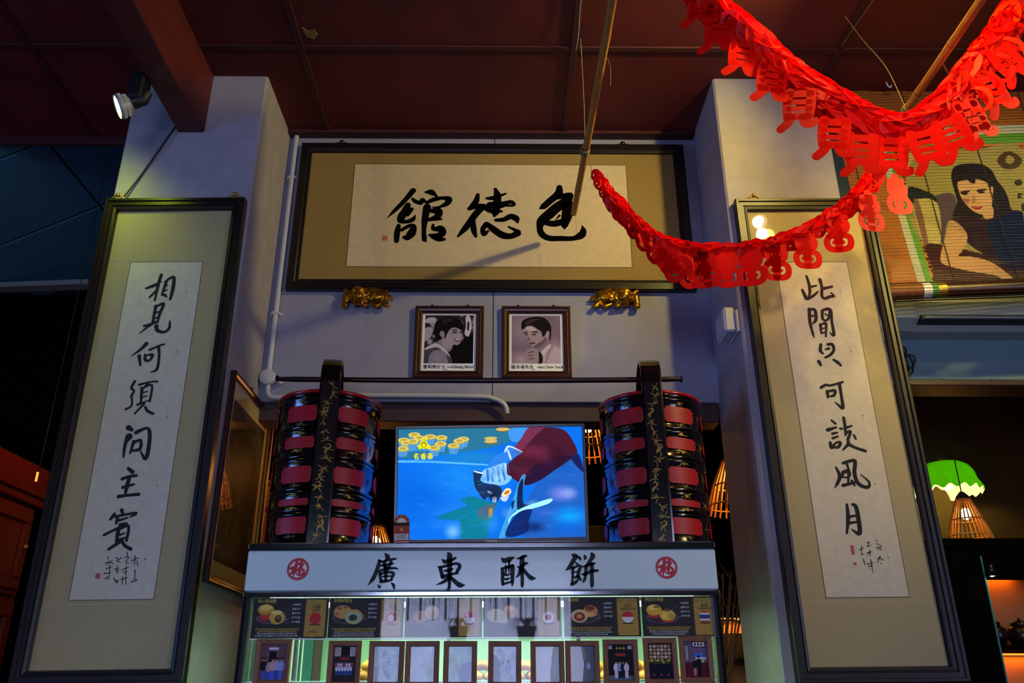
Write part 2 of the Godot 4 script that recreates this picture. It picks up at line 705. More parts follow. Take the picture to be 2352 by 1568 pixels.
# ------------------------------------------------------------------ the room
func build_shell() -> void:
	struct("floor", "dark stone shop floor", "floor", span(Vector3(-5, -0.1, -7.6), Vector3(5, 0, 5.3)), M.floor_stone)
	var sl := S()
	for q in [[-7.6, 0.0, -1.4, 4.8], [1.0, 0.0, 5.3, 4.8], [-1.4, 0.0, 1.0, 0.4], [-1.4, 2.2, 1.0, 4.8]]:
		box(sl, Vector3(-5.075, (q[1] + q[3]) / 2, (q[0] + q[2]) / 2), Vector3(0.15, q[3] - q[1], q[2] - q[0]))
	struct("wall_left", "dark side wall of the shop on the left with an added opening for daylight", "wall", sl, M.dark_board)
	var sr := S()
	for q in [[-7.6, 0.0, 0.8, 4.8], [3.4, 0.0, 5.3, 4.8], [0.8, 0.0, 3.4, 0.9], [0.8, 3.0, 3.4, 4.8]]:
		box(sr, Vector3(5.075, (q[1] + q[3]) / 2, (q[0] + q[2]) / 2), Vector3(0.15, q[3] - q[1], q[2] - q[0]))
	struct("wall_right", "dark side wall of the shop on the right with a window opening", "wall", sr, M.dark_board)
	var wn := thing("window_1", "wooden window frame in the right wall", "window", Vector3(5.07, 0, 0))
	wn.set_meta("kind", "structure")
	for q in [[0.8, 0.9, 0.86, 3.0], [3.34, 0.9, 3.4, 3.0], [0.86, 0.9, 3.34, 0.96], [0.86, 2.94, 3.34, 3.0], [2.08, 0.96, 2.12, 2.94]]:
		part("frame_bar", span(Vector3(-0.05, q[1], q[0]), Vector3(0.05, q[3], q[2]), 0.004), M.post_brown, wn)
	struct("wall_back", "dark rear wall of the back room", "wall", span(Vector3(-5, 0, -7.6), Vector3(5, 4.8, -7.45)), M.black_board)
	var st := S()
	for b in [[-5.0, 0.0, -1.5, 4.8], [0.8, 0.0, 5.0, 4.8], [-1.5, 2.72, 0.8, 4.8]]:
		box(st, Vector3((b[0] + b[2]) / 2, (b[1] + b[3]) / 2, 5.22), Vector3(b[2] - b[0], b[3] - b[1], 0.14))
	struct("wall_front", "front wall of the shop with its open doorway", "wall", st, M.dark_board)
	struct("wall_pillar_left", "white plastered pillar behind the left scroll", "pillar", span(Vector3(-1.602, 0, -3.66), Vector3(-1.04, 3.66, -2.943), 0.008), M.plaster)
	struct("wall_pillar_right", "white plastered pillar behind the right scroll", "pillar", span(Vector3(0.9, 0, -3.39), Vector3(1.372, 3.66, -2.943), 0.008), M.plaster)
	var w := thing("wall_alcove", "pale boarded wall above the alcove with one upright joint", "wall")
	w.set_meta("kind", "structure")
	part("board", span(Vector3(-1.045, 2.302, -3.42), Vector3(-0.0585, 3.66, -3.363), 0.002), M.wall_board, w)
	part("board", span(Vector3(-0.0555, 2.302, -3.42), Vector3(0.905, 3.66, -3.363), 0.002), M.wall_board, w)
	part("backing", span(Vector3(-1.045, 2.31, -3.5), Vector3(0.905, 3.66, -3.42)), M.black_board, w)
	part("bottom_rail", span(Vector3(-1.04, 2.222, -3.5), Vector3(0.9, 2.302, -3.385), 0.004), M.purple_wood, w)
	struct("wall_lintel", "blue-grey lintel wall under the air conditioner", "wall", span(Vector3(1.372, 2.405, -3.5), Vector3(5, 3.66, -3.36), 0.003), M.lintel_paint)
	var t := thing("trim_1", "brown board along the underside of the blue-grey lintel", "trim")
	t.set_meta("kind", "structure")
	part("board", span(Vector3(1.4, 2.378, -3.5), Vector3(5, 2.405, -3.352), 0.003), M.purple_wood, t)
	for x in [1.855, 2.069]:
		part("screw", lt([Vector2(0, 0), Vector2(0.008, 0), Vector2(0.006, 0.005), Vector2(0, 0.006)], 12), M.chrome, t).transform = Transform3D(Basis(Vector3.RIGHT, PI / 2), Vector3(x, 2.402, -3.359))
	var b := thing("trim_2", "dark red timber beam running out of the left pillar", "beam")
	b.set_meta("kind", "structure")
	part("beam", span(Vector3(-1.385, 3.35, -2.943), Vector3(-1.274, 3.65, 2.5), 0.006), M.beam_red, b)
	struct("ceiling_rear", "dark roof over the rear rooms", "ceiling", span(Vector3(-5, 4.7, -7.6), Vector3(5, 4.85, -3.3)), M.black_board)
	struct("ceiling_back_room", "low dark ceiling of the room behind the alcove", "ceiling", span(Vector3(-1.6, 2.85, -7.4), Vector3(5, 2.95, -3.5)), M.dark_board)
	var sp := thing("wall_panel", "small pale blue board showing under the right scroll", "board")
	part("board", span(Vector3(1.10, 0.35, -2.943), Vector3(1.455, 1.2, -2.915), 0.004), M.blue_board, sp)


func build_ceiling() -> void:
	var c := thing("ceiling", "dark red boarded ceiling with flat cover strips", "ceiling")
	c.set_meta("kind", "structure")
	part("slab", span(Vector3(-5, 3.67, -3.38), Vector3(5, 3.8, 5.3)), M.batten_red, c)
	var xs := [-5.0, -3.1, -1.98, -0.857, 0.28, 1.39, 2.5, 3.7, 5.0]
	var zs := [-3.375, -2.76, -1.55, -0.3, 1.0, 3.1, 5.2]
	for i in xs.size() - 1:
		for j in zs.size() - 1:
			part("panel", span(Vector3(xs[i] + 0.004, 3.65, zs[j] + 0.004), Vector3(xs[i + 1] - 0.004, 3.672, zs[j + 1] - 0.004), 0.002), M.ceiling_red, c)
	for i in range(1, xs.size() - 1):
		part("cover_strip", span(Vector3(xs[i] - 0.015, 3.642, -3.36), Vector3(xs[i] + 0.015, 3.652, 5.2), 0.002), M.batten_red, c)
	for j in range(1, zs.size() - 1):
		part("cover_strip", span(Vector3(-5, 3.643, zs[j] - 0.014), Vector3(5, 3.6515, zs[j] + 0.014), 0.002), M.batten_red, c)
	part("edge_strip", span(Vector3(-1.04, 3.635, -3.363), Vector3(0.9, 3.652, -3.31), 0.003), M.batten_red, c)
	part("edge_board", span(Vector3(-5, 3.61, -3.40), Vector3(-1.6, 3.68, -3.375), 0.003), M.batten_red, c)
	# peeled paint and loose ends on the boards
	var st := S()
	prism(st, PackedVector2Array([Vector2(-0.82, -2.70), Vector2(-0.792, -2.715), Vector2(-0.772, -2.688), Vector2(-0.782, -2.66), Vector2(-0.806, -2.668), Vector2(-0.828, -2.648)]), 0, 0.003, Transform3D(Basis(Vector3.RIGHT, Vector3.BACK, Vector3.DOWN), Vector3(0, 3.65, 0)))
	part("paint_flake", st, M.mount_silk, c)
	part("loose_wire", tb(wave([Vector3(0.287, 3.638, -2.76), Vector3(0.29, 3.63, -2.66), Vector3(0.286, 3.636, -2.5), Vector3(0.29, 3.63, -2.2)]), 0.0016, 6), M.pvc, c)
	part("loose_wire", tb(wave([Vector3(1.385, 3.638, -2.72), Vector3(1.395, 3.634, -2.6), Vector3(1.412, 3.636, -2.48), Vector3(1.43, 3.636, -2.2)]), 0.002, 6), M.mount_silk, c)


func build_shopfront() -> void:
	struct("ground", "paved street outside the doorway", "ground", span(Vector3(-5, -0.1, 5.3), Vector3(5, -0.01, 9)), M.floor_stone)
	var a := thing("straw_awning", "straw fringe hanging above the street doorway", "awning", Vector3(-0.35, 2.66, 5.55))
	part("rail", span(Vector3(-1.2, -0.02, -0.03), Vector3(1.2, 0.05, 0.03), 0.01), M.post_brown, a)
	var rng := RandomNumberGenerator.new()
	rng.seed = 11
	for k in 15:
		var st := S()
		var x0 := -1.1 + k * 0.157
		for i in 12:
			var x := x0 - 0.05 + 0.009 * i + rng.randf_range(-0.004, 0.004)
			var l := rng.randf_range(0.42, 0.66)
			var q := Vector3(x + rng.randf_range(-0.02, 0.02), -l, rng.randf_range(-0.02, 0.02))
			tube(st, [Vector3(x, 0, 0), (Vector3(x, 0, 0) + q) * 0.5 + Vector3(rng.randf_range(-0.008, 0.008), 0, 0), q], [0.003, 0.0025, 0.001], 4)
		part("straw_bunch", st, M.straw, a)
		part("added_gap_slat", span(Vector3(x0 - 0.095, -0.60, -0.02), Vector3(x0 - 0.065, 0.02, 0.0), 0.003), M.cable_black, a)  # added dark slats, darken the fringe gaps in the glass reflection
	for k in 2:
		var f := thing("hanging_fern", ["leafy fern hanging left of the doorway middle", "leafy fern hanging right of the doorway middle"][k], "plant", Vector3([-0.55, 0.25][k], 1.95, 5.0))
		part("pot", lt([Vector2(0, -0.16), Vector2(0.09, -0.16), Vector2(0.12, 0), Vector2(0.11, 0), Vector2(0.09, -0.02), Vector2(0, -0.02)], 20), M.post_brown, f)
		var st := S()
		for i in 46:
			var an := rng.randf() * TAU
			var l := rng.randf_range(0.16, 0.34)
			var d := Vector3(cos(an), 0, sin(an))
			var side := Vector3(-d.z, 0, d.x) * 0.014
			var p := []
			for t in 5:
				var u := t / 4.0
				p.append(d * (l * u) + Vector3(0, 0.16 * sin(u * 2.2) - 0.22 * u * u, 0))
			for t in 4:
				var w0 := side * (1.0 - t / 4.0)
				var w1 := side * (1.0 - (t + 1) / 4.0) if t < 3 else side * 0.05
				poly(st, [p[t] - w0, p[t] + w0, p[t + 1] + w1, p[t + 1] - w1], Vector3.UP)
		part("foliage", st, M.leaf_green, f)
		part("hanger", tb([Vector3(0, -0.02, 0), Vector3(0, 0.72, 0)], 0.003, 6), M.cable_black, f)


func build_neighbour_room() -> void:
	var c := thing("ceiling_side", "sloping tiled ceiling beyond the left pillar, blue light painted into its tiles", "ceiling", Vector3(-2.29, 3.71, -3.5))
	c.set_meta("kind", "structure")
	c.rotation.z = 0.476
	part("slab", span(Vector3(-3.0, 0.02, -1.3), Vector3(0.85, 0.06, 0.12)), M.blue_lit_joint, c)
	var xs := [-3.0, -1.25, 0.0, 0.85]
	var zs := [0.12, 0.0, -0.6, -1.2]
	for i in 3:
		for j in 3:
			part("tile", span(Vector3(xs[i] + 0.007, 0, zs[j + 1] + 0.007), Vector3(xs[i + 1] - 0.007, 0.02, zs[j] - 0.007), 0.004), M.blue_lit_tile, c)
	var t := thing("trim_3", "pale ledge along the bottom of the tiled ceiling", "ledge", Vector3(-3.0, 3.35, -4.41))
	t.set_meta("kind", "structure")
	t.rotation.z = 0.045
	part("ledge", span(Vector3(-1.6, -0.016, -0.04), Vector3(0.585, 0.016, 0.04), 0.004), M.grey_metal, t)
	struct("wall_side_room", "wall below the pale ledge, painted black for the unlit void", "wall", span(Vector3(-5, 0, -4.62), Vector3(-1.7, 3.34, -4.48)), M.black_board)  # black colour stands in for the unlit void below the ledge
	# wooden cabinet against the left side
	var k := thing("wooden_cabinet", "reddish wooden cabinet with a cornice beside the left scroll", "cabinet", Vector3(-2.1, 0, -3.25))
	part("body", span(Vector3(-0.42, 0, -0.56), Vector3(-0.02, 1.95, 0.75), 0.006), M.redwood, k)
	var st := S()
	for q in [[1.94, 1.975, 0.02], [1.975, 1.99, 0.035], [1.99, 2.115, 0.012]]:
		box(st, Vector3(-0.21 + q[2] / 2, (q[0] + q[1]) / 2, 0.1), Vector3(0.42 + q[2], q[1] - q[0], 1.32 + q[2] * 2), 0.004)
	part("cornice", st, M.redwood, k)
	for z in [-0.53, 0.11]:
		for y in [[1.56, 1.93], [0.86, 1.54], [0.06, 0.84]]:
			var d := part("door", span(Vector3(-0.022, y[0], z), Vector3(0.0, y[1], z + 0.61), 0.003), M.redwood, k)
			st = S()
			for e in [[y[0] + 0.02, y[0] + 0.07, z + 0.02, z + 0.59], [y[1] - 0.07, y[1] - 0.02, z + 0.02, z + 0.59], [y[0] + 0.07, y[1] - 0.07, z + 0.02, z + 0.07], [y[0] + 0.07, y[1] - 0.07, z + 0.54, z + 0.59]]:
				box(st, Vector3(0.006, (e[0] + e[1]) / 2, (e[2] + e[3]) / 2), Vector3(0.018, e[1] - e[0], e[3] - e[2]), 0.005)
			part("moulding", st, M.redwood, d)
			st = S()
			ball(st, Vector3(0.022, y[0] + 0.2, z + 0.05), Vector3(0.012, 0.012, 0.012), 10)
			part("knob", st, M.gold_line, d)
	var l := thing("wall_lantern", "small amber wall lantern hidden behind the left pillar", "lamp", Vector3(-1.72, 2.25, -3.5))
	part("bracket", span(Vector3(0.02, -0.02, -0.02), Vector3(0.118, 0.02, 0.02), 0.004), M.cable_black, l)
	part("lamp_glass", lt([Vector2(0, -0.07), Vector2(0.035, -0.065), Vector2(0.05, 0), Vector2(0.035, 0.065), Vector2(0, 0.07)], 16), M.amber_glow, l)
	omni("lantern_light", l, Vector3.ZERO, Color(1.0, 0.36, 0.10), 0.05, 0.03)
	var n := thing("night_light", "tiny amber light in the dark left of the left scroll", "lamp", Vector3(-1.94, 2.0, -3.45))
	part("lamp_face", span(Vector3(-0.004, -0.02, -0.003), Vector3(0.004, 0.02, 0.003), 0.001), M.amber_glow, n)
	part("lamp_cord", tb([Vector3(0, 0.02, -0.004), Vector3(0, 1.95, -0.004)], 0.002, 6), M.cable_black, n)
	st = S()
	for r in 7:
		for i in 12:
			ball(st, Vector3(0.002, 1.20 - r * 0.034, -0.54 + i * 0.04), Vector3(0.004, 0.006, 0.006), 6)
	part("brass_studs", st, M.gold_line, k).set_meta("kind", "stuff")


func bamboo_lamp(label: String, at: Vector3, r: float, h: float, energy: float) -> void:
	var l := thing("bamboo_lamp", label, "lamp", at, "bamboo slat lamps in the back room")
	var st := S()
	var n := 26
	for i in n:
		var w := TAU * i / n
		var d := Vector3(cos(w), 0, sin(w))
		tube(st, [d * (r * 0.32), d * (r * 0.72) + Vector3(0, -h * 0.5, 0), d * r + Vector3(0, -h, 0)], [r * 0.03, r * 0.036, r * 0.04], 5)
	var slats := part("bamboo_slats", st, M.cane, l)
	slats.set_meta("kind", "stuff")
	for q in [[0.33, 0.03], [0.70, 0.5], [0.94, 0.88]]:
		var ring := []
		for i in 29:
			ring.append(Vector3(cos(TAU * i / 28) * r * q[0], -h * q[1], sin(TAU * i / 28) * r * q[0]))
		part("hoop", tb(ring, r * 0.032, 6), M.cane, l)
	part("cap", lt([Vector2(r * 0.34, -0.004), Vector2(r * 0.3, 0.012), Vector2(r * 0.1, 0.035), Vector2(0, 0.04)], 18), M.post_brown, l)
	part("lamp_cord", tb([Vector3(0, 0.03, 0), Vector3(0, 2.86 - at.y, 0)], 0.003, 6), M.cable_black, l)
	st = S()
	ball(st, Vector3(0, -h * 0.36, 0), Vector3(r * 0.24, r * 0.3, r * 0.24), 14)
	part("bulb", st, M.bulb_warm, l)
	omni("bulb_light", l, Vector3(0, -h * 0.36, 0), Color(1.0, 0.62, 0.22), energy, 0.02)


func build_back_room() -> void:
	bamboo_lamp("glowing bamboo slat lamp between the television and the right basket", Vector3(0.425, 2.56, -4.2), 0.135, 0.27, 0.10)
	bamboo_lamp("glowing bamboo slat lamp half hidden by the right pillar", Vector3(1.17, 2.29, -4.25), 0.15, 0.27, 0.10)
	bamboo_lamp("glowing bamboo slat lamp just above the white sign, beside the left basket", Vector3(-0.763, 2.09, -5.0), 0.15, 0.28, 0.06)
	bamboo_lamp("glowing bamboo slat lamp under the green glass lampshade", Vector3(2.262, 2.064, -4.13), 0.10, 0.205, 0.05)
	bamboo_lamp("added unseen bamboo slat lamp behind the left basket, lights the calendar", Vector3(-0.74, 2.16, -3.72), 0.11, 0.22, 0.09)  # added lamp out of view, brightens the yellow calendar
	var c := thing("wall_calendar", "yellow printed calendar sheet behind the left basket", "calendar", Vector3(-1.12, 1.86, -4.0))
	part("board", span(Vector3(-0.2, -0.32, -0.02), Vector3(0.2, 0.27, 0), 0.003), M.post_brown, c)
	var im := canvas(128, 192, "c09a20")
	var rng := RandomNumberGenerator.new()
	rng.seed = 5
	for i in 40:
		im.fill_rect(Rect2i(rng.randi_range(0, 120), rng.randi_range(0, 186), rng.randi_range(4, 20), rng.randi_range(2, 8)), Color("6a4a10"))
	var sheet_part := part("printed_sheet", print_sheet(0.38, 0.57), print_material("calendar_print", im, 1), c, Vector3(0, -0.025, 0.002))
	var s := thing("sideboard", "low brown sideboard behind the television", "sideboard", Vector3(0, 0, -4.0))
	part("body", span(Vector3(-0.8, 0, -0.25), Vector3(0.58, 1.74, 0.25), 0.008), M.brown_panel, s)
	part("top", span(Vector3(-0.83, 1.74, -0.28), Vector3(0.61, 1.77, 0.28), 0.006), M.post_brown, s)
	for x in [-0.79, -0.335, 0.12]:
		part("door", span(Vector3(x, 0.1, 0.25), Vector3(x + 0.445, 1.70, 0.266), 0.004), M.brown_panel, s)
	var b := thing("cardboard_box", "small brown box beside the right basket base", "box", Vector3(0.42, 1.77, -3.86))
	part("carton", span(Vector3(-0.10, 0, -0.08), Vector3(0.10, 0.09, 0.08), 0.004), M.brown_panel, b)
	part("flap", span(Vector3(-0.10, 0.09, -0.004), Vector3(0.10, 0.093, 0.08), 0.001), M.mount_silk, b)
	# rack with baskets and dry branches in the slot beside the right pillar
	var k := thing("shelf_rack", "black metal rack in the slot beside the right pillar", "rack", Vector3(0.93, 0, -3.82))
	for x in [-0.24, 0.24]:
		for z in [-0.14, 0.14]:
			part("post", span(Vector3(x - 0.012, 0, z - 0.012), Vector3(x + 0.012, 1.5, z + 0.012), 0.002), M.cable_black, k)
	for y in [0.5, 0.95, 1.305]:
		part("shelf", span(Vector3(-0.25, y - 0.015, -0.15), Vector3(0.25, y, 0.15), 0.003), M.cable_black, k)
	part("back_panel", span(Vector3(-0.24, 0.3, -0.16), Vector3(0.24, 1.48, -0.15), 0.002), M.amber_wood, k)
	var lb := part("strip_lamp", span(Vector3(-0.22, 1.47, -0.13), Vector3(0.22, 1.485, -0.1), 0.002), M.amber_glow, k)
	area_light("strip_light", k, Vector3(0, 1.465, -0.115), Vector3(0, -1, 0), Vector2(0.42, 0.03), Color(1.0, 0.66, 0.22), 0.06)
	for i in 2:
		var r := thing("rattan_basket", ["round rattan basket on the upper shelf of the black rack", "round rattan basket on the lower shelf of the black rack"][i], "basket", Vector3(0.96, [1.305, 0.95][i], -3.80))
		part("bowl", lt([Vector2(0, 0), Vector2(0.07, 0), Vector2(0.1, 0.05), Vector2(0.105, 0.1), Vector2(0.098, 0.1), Vector2(0.092, 0.05), Vector2(0, 0.012)], 24), M.cane, r)
		var arc := []
		for j in 13:
			arc.append(Vector3(cos(PI * j / 12) * 0.1, 0.1 + sin(PI * j / 12) * 0.06, 0))
		part("handle", tb(arc, 0.006, 6), M.bamboo, r)
	var v := thing("dry_branches", "dry brown branches standing between the sign and the right pillar", "branches", Vector3(0.80, 0.0, -3.52))
	part("vase", lt([Vector2(0, 0), Vector2(0.07, 0), Vector2(0.09, 0.25), Vector2(0.06, 0.55), Vector2(0.045, 0.7), Vector2(0.052, 0.74), Vector2(0.04, 0.74), Vector2(0.04, 0.6), Vector2(0, 0.5)], 24), M.rosewood, v)
	for i in 9:
		var dx := rng.randf_range(-0.03, 0.19)
		var top := rng.randf_range(0.95, 1.1)
		var pts := [Vector3(0, 0.6, 0), Vector3(dx * 0.3, 0.6 + top * 0.5, rng.randf_range(-0.03, 0.03)), Vector3(dx, 0.6 + top, rng.randf_range(-0.05, 0.05))]
		var st := S()
		tube(st, wave(pts), 0.004, 5)
		for j in 4:
			var p: Vector3 = pts[1].lerp(pts[2], 0.2 + 0.25 * j)
			tube(st, [p, p + Vector3(rng.randf_range(-0.09, 0.09), rng.randf_range(0.02, 0.08), rng.randf_range(-0.03, 0.03))], [0.003, 0.001], 5)
		part("branch", st, M.dry_twig, v)


func build_right_side() -> void:
	# printed bamboo blind
	var b := thing("bamboo_blind", "bamboo roll blind printed with a woman in a dark dress", "blind", Vector3(1.40, 3.65, -3.02))
	b.rotation.z = 0.045
	var im := canvas(1024, 1075, "a8662a")
	paint(im, [["b8bcae", "190,215 1000,215 1000,1050 215,1050 205,700"], ["5f9a34", "222,262 1000,262 1000,1050 248,1050 236,700"], ["b8752a", "250,312 1000,312 1000,1050 276,1050 262,700"], ["bcae5e", "285,350 1000,350 1000,1050 306,1050 296,700"]], 1000.0, 1050.0, false)
	var rng := RandomNumberGenerator.new()
	rng.seed = 8
	for i in 40:
		var y := 340 + i * 18
		oval(im, (252.0 + 24.0 * (y - 300) / 750.0 + rng.randf_range(6, 18)) * 1.024, y * 1.024, 7, 8, Color("4a2410"))
	for i in 60:
		oval(im, (290 + i * 12.0) * 1.024, 330 * 1.024, 4, 7, Color("5a2a10"))
	paint(im, BLIND_SHAPES, 1000.0, 1050.0)
	var pm_blind := print_material("blind_print", im, 1, 0.65)
	var st := S()
	var n := 128
	var y0 := 0.006
	for i in n:
		var ya := y0 + i * 0.0078
		var yb := ya + 0.0058
		for f in [[0.0, 0.0035], [1.0, 0.0]]:
			pass
		var z0 := 0.0012 if i % 2 == 0 else 0.0
		var q := [Vector3(0.03, -ya, z0), Vector3(1.0, -ya, z0), Vector3(1.0, -yb, z0), Vector3(0.03, -yb, z0)]
		var mid := [Vector3(0.03, -(ya + yb) / 2, z0 + 0.002), Vector3(1.0, -(ya + yb) / 2, z0 + 0.002)]
		st.set_smooth_group(-1)
		for face in [[q[0], q[1], mid[1], mid[0]], [mid[0], mid[1], q[2], q[3]]]:
			for k in [0, 1, 2, 0, 2, 3]:
				var p: Vector3 = face[k]
				st.set_uv(Vector2(p.x, -p.y / 1.05))
				st.add_vertex(p)
		for k in [0, 2, 1, 0, 3, 2]:
			st.set_uv(Vector2(q[k].x * 0.1, 0.05))
			st.add_vertex(q[k])
	part("slats", st, pm_blind, b).set_meta("kind", "stuff")
	for x in [0.075, 0.36, 0.62, 0.88]:
		part("cord", tb([Vector3(x, 0.0, 0.004), Vector3(x, -1.01, 0.005)], 0.002, 6), M.blind_cord, b)
	# the rolled up lower end
	var spiral := []
	for i in 60:
		var w := i * 0.36
		spiral.append(Vector2(cos(w), sin(w)) * (0.012 + 0.0004 * i))
	for seg in [[0.03, 0.208, "blind_slat"], [0.208, 0.242, "print_white"], [0.242, 0.268, "leaf_green"], [0.268, 0.302, "gold_line"], [0.302, 1.0, "frame_red"]]:
		var rows := []
		for p in spiral:
			rows.append(PackedVector3Array([Vector3(seg[0], -1.012 + p.y, 0.012 + p.x), Vector3(seg[1], -1.012 + p.y, 0.012 + p.x)]))
		st = S()
		sheet(st, rows)
		st.set_smooth_group(-1)
		part("rolled_end", st, M[seg[2]], b)
	st = S()
	for i in 17:
		var w := TAU * i / 16
		tube(st, [Vector3(0.031, -1.012 + sin(w) * 0.037, 0.012 + cos(w) * 0.037), Vector3(1.0, -1.012 + sin(w) * 0.037, 0.012 + cos(w) * 0.037)], 0.0012, 4)
	part("roll_slats", st, M.blind_cord, b).set_meta("kind", "stuff")
	var h := part("top_hook", tb(wave([Vector3(0.27, 0.0, 0.06), Vector3(0.27, -0.03, 0.062), Vector3(0.278, -0.045, 0.066), Vector3(0.288, -0.03, 0.062)]), 0.004, 6), M.pvc, b)
	# air conditioner below the blind
	var a := thing("air_conditioner", "white wall air conditioner half hidden under the printed blind", "air conditioner", Vector3(1.60, 2.60, -3.36))
	var prof := [Vector2(0.0, -0.012), Vector2(0.10, -0.012), Vector2(0.165, 0.02), Vector2(0.21, 0.075), Vector2(0.215, 0.25), Vector2(0.19, 0.285), Vector2(0.0, 0.285)]
	for seg in [[0.02, 0.115, 0.0], [0.115, 1.0, 0.008]]:
		st = S()
		var pts := PackedVector2Array()
		for p in prof:
			pts.append(Vector2(p.x - (seg[2] if p.x > 0.01 else 0.0), p.y))
		prism(st, pts, seg[0], seg[1], Transform3D(Basis(Vector3.BACK, Vector3.UP, Vector3.RIGHT), Vector3.ZERO))
		part("side_cap" if seg[2] == 0.0 else "casing", st, M.ac_white, a)
	part("air_slot", span(Vector3(0.13, 0.004, 0.10), Vector3(0.98, 0.03, 0.178), 0.003), M.ac_dark, a)
	part("air_flap", bx(Vector3(0.56, 0.012, 0.165), Vector3(0.84, 0.006, 0.05), 0.002), M.ac_white, a).rotation.x = 0.0
	var m2 := thing("cable_cover", "white plastic bracket left of the air conditioner", "bracket", Vector3(1.565, 2.60, -3.26))
	part("cover", span(Vector3(-0.022, -0.07, -0.1), Vector3(0.022, 0.05, 0.03), 0.006), M.white_plastic, m2)
	part("clip", span(Vector3(-0.026, -0.02, 0.0), Vector3(0.026, 0.0, 0.034), 0.003), M.pvc, m2)
	var cc := thing("cable_coil", "bundle of black cable looped at the right scroll's edge", "cable", Vector3(1.70, 2.47, -3.34))
	var rng2 := RandomNumberGenerator.new()
	rng2.seed = 3
	for i in 7:
		var loop := []
		var cx := rng2.randf_range(-0.03, 0.02)
		var cy := rng2.randf_range(-0.05, 0.06)
		var r1 := rng2.randf_range(0.025, 0.05)
		var tilt := rng2.randf_range(-0.9, 0.9)
		for j in 21:
			var p := Vector2(cos(TAU * j / 20) * r1 * 0.55, sin(TAU * j / 20) * r1).rotated(tilt)
			loop.append(Vector3(cx + p.x, cy + p.y, i * 0.004 - 0.008))
		part("loop", tb(loop, 0.0035, 6), M.cable_black, cc)
	part("tail", tb(wave([Vector3(-0.06, 0.12, -0.01), Vector3(-0.02, 0.06, 0), Vector3(-0.03, -0.02, 0.01), Vector3(0.0, -0.1, 0)]), 0.0035, 6), M.cable_black, cc)
	# green glass lamp
	var g := thing("green_lamp", "glowing green glass lamp with a wavy white rim", "lamp", Vector3(2.42, 2.255, -4.55))
	for shell in [[0.0, "green_glass", "glass_shade", 0.0], [0.004, "opal_glass", "white_lining", 0.03]]:
		var rows := []
		for q in [[0.178, -0.058 - shell[3] * 0.35], [0.168, -0.03], [0.157, 0.0], [0.147, 0.04], [0.128, 0.075], [0.092, 0.096], [0.02, 0.105]]:
			var ring := PackedVector3Array()
			for j in 97:
				var w := TAU * j / 96
				var fr := clampf((-0.0 - q[1]) / 0.05, 0.0, 1.0)
				var rr: float = q[0] - shell[0] + 0.006 * fr * cos(w * 16.0)
				ring.append(Vector3(rr * cos(w), q[1] + 0.010 * fr * cos(w * 16.0), rr * sin(w)))
			rows.append(ring)
		st = S()
		sheet(st, rows)
		part(shell[2], st, M[shell[1]], g)
	part("cap", lt([Vector2(0.022, 0.1), Vector2(0.022, 0.125), Vector2(0.008, 0.135), Vector2(0, 0.135)], 16), M.gold_line, g)
	part("lamp_rod", tb([Vector3(0, 0.13, 0), Vector3(0, 0.70, 0)], 0.004, 8), M.cable_black, g)
	st = S()
	ball(st, Vector3(0, -0.01, 0), Vector3(0.032, 0.04, 0.032), 16)
	part("bulb", st, M.bulb_white, g)
	omni("bulb_light", g, Vector3(0, -0.01, 0), Color(1.0, 0.95, 0.6), 0.16, 0.03)
	# small framed sign left of the green lamp
	var f := thing("narrow_mirror", "narrow glinting frame on the dark wall left of the green lamp", "frame", Vector3(2.10, 2.03, -4.68))
	part("frame", span(Vector3(-0.012, -0.2, -0.02), Vector3(0.02, 0.16, 0.0), 0.004), M.gold_line, f)
	part("mirror_glass", span(Vector3(-0.006, -0.19, 0.0), Vector3(0.012, 0.15, 0.003), 0.001), M.steel_dark, f)
	struct("wall_rear_right", "dark olive wall behind the green lamp", "wall", span(Vector3(1.5, 0, -4.85), Vector3(5, 2.85, -4.7)), M.brown_panel)
	# dark display cabinet in the lower right corner
	var k := thing("display_cabinet", "black display cabinet with amber lit shelves, bottom right corner", "cabinet", Vector3(1.83, 0, -3.30))
	part("side_panel", span(Vector3(-0.19, 0, -0.42), Vector3(0.0, 1.69, 0.0), 0.004), M.black_board, k)
	part("top", span(Vector3(-0.20, 1.69, -0.44), Vector3(1.2, 1.725, 0.02), 0.006), M.black_board, k)
	part("header", span(Vector3(0.0, 1.575, -0.04), Vector3(1.2, 1.69, 0.0), 0.004), M.black_board, k)
	part("back_panel", span(Vector3(0.0, 0, -0.42), Vector3(1.2, 1.69, -0.40), 0.002), M.amber_wood, k)
	part("glass_edge", span(Vector3(-0.006, 0.0, 0.0), Vector3(0.0, 1.66, 0.008), 0.001), M.teal_panel, k)
	for y in [1.66, 1.34, 1.06]:
		part("shelf", span(Vector3(0.0, y - 0.012, -0.40), Vector3(1.2, y, -0.04), 0.003), M.black_board, k)
	for y in [1.645, 1.325]:
		var lamp := part("strip_lamp", span(Vector3(0.03, y - 0.006, -0.385), Vector3(0.33, y, -0.365), 0.001), M.amber_glow, k)
		area_light("strip_light", k, Vector3(0.18, y - 0.01, -0.375), Vector3(0, -1, 0), Vector2(0.3, 0.02), Color(1.0, 0.6, 0.15), 0.035)
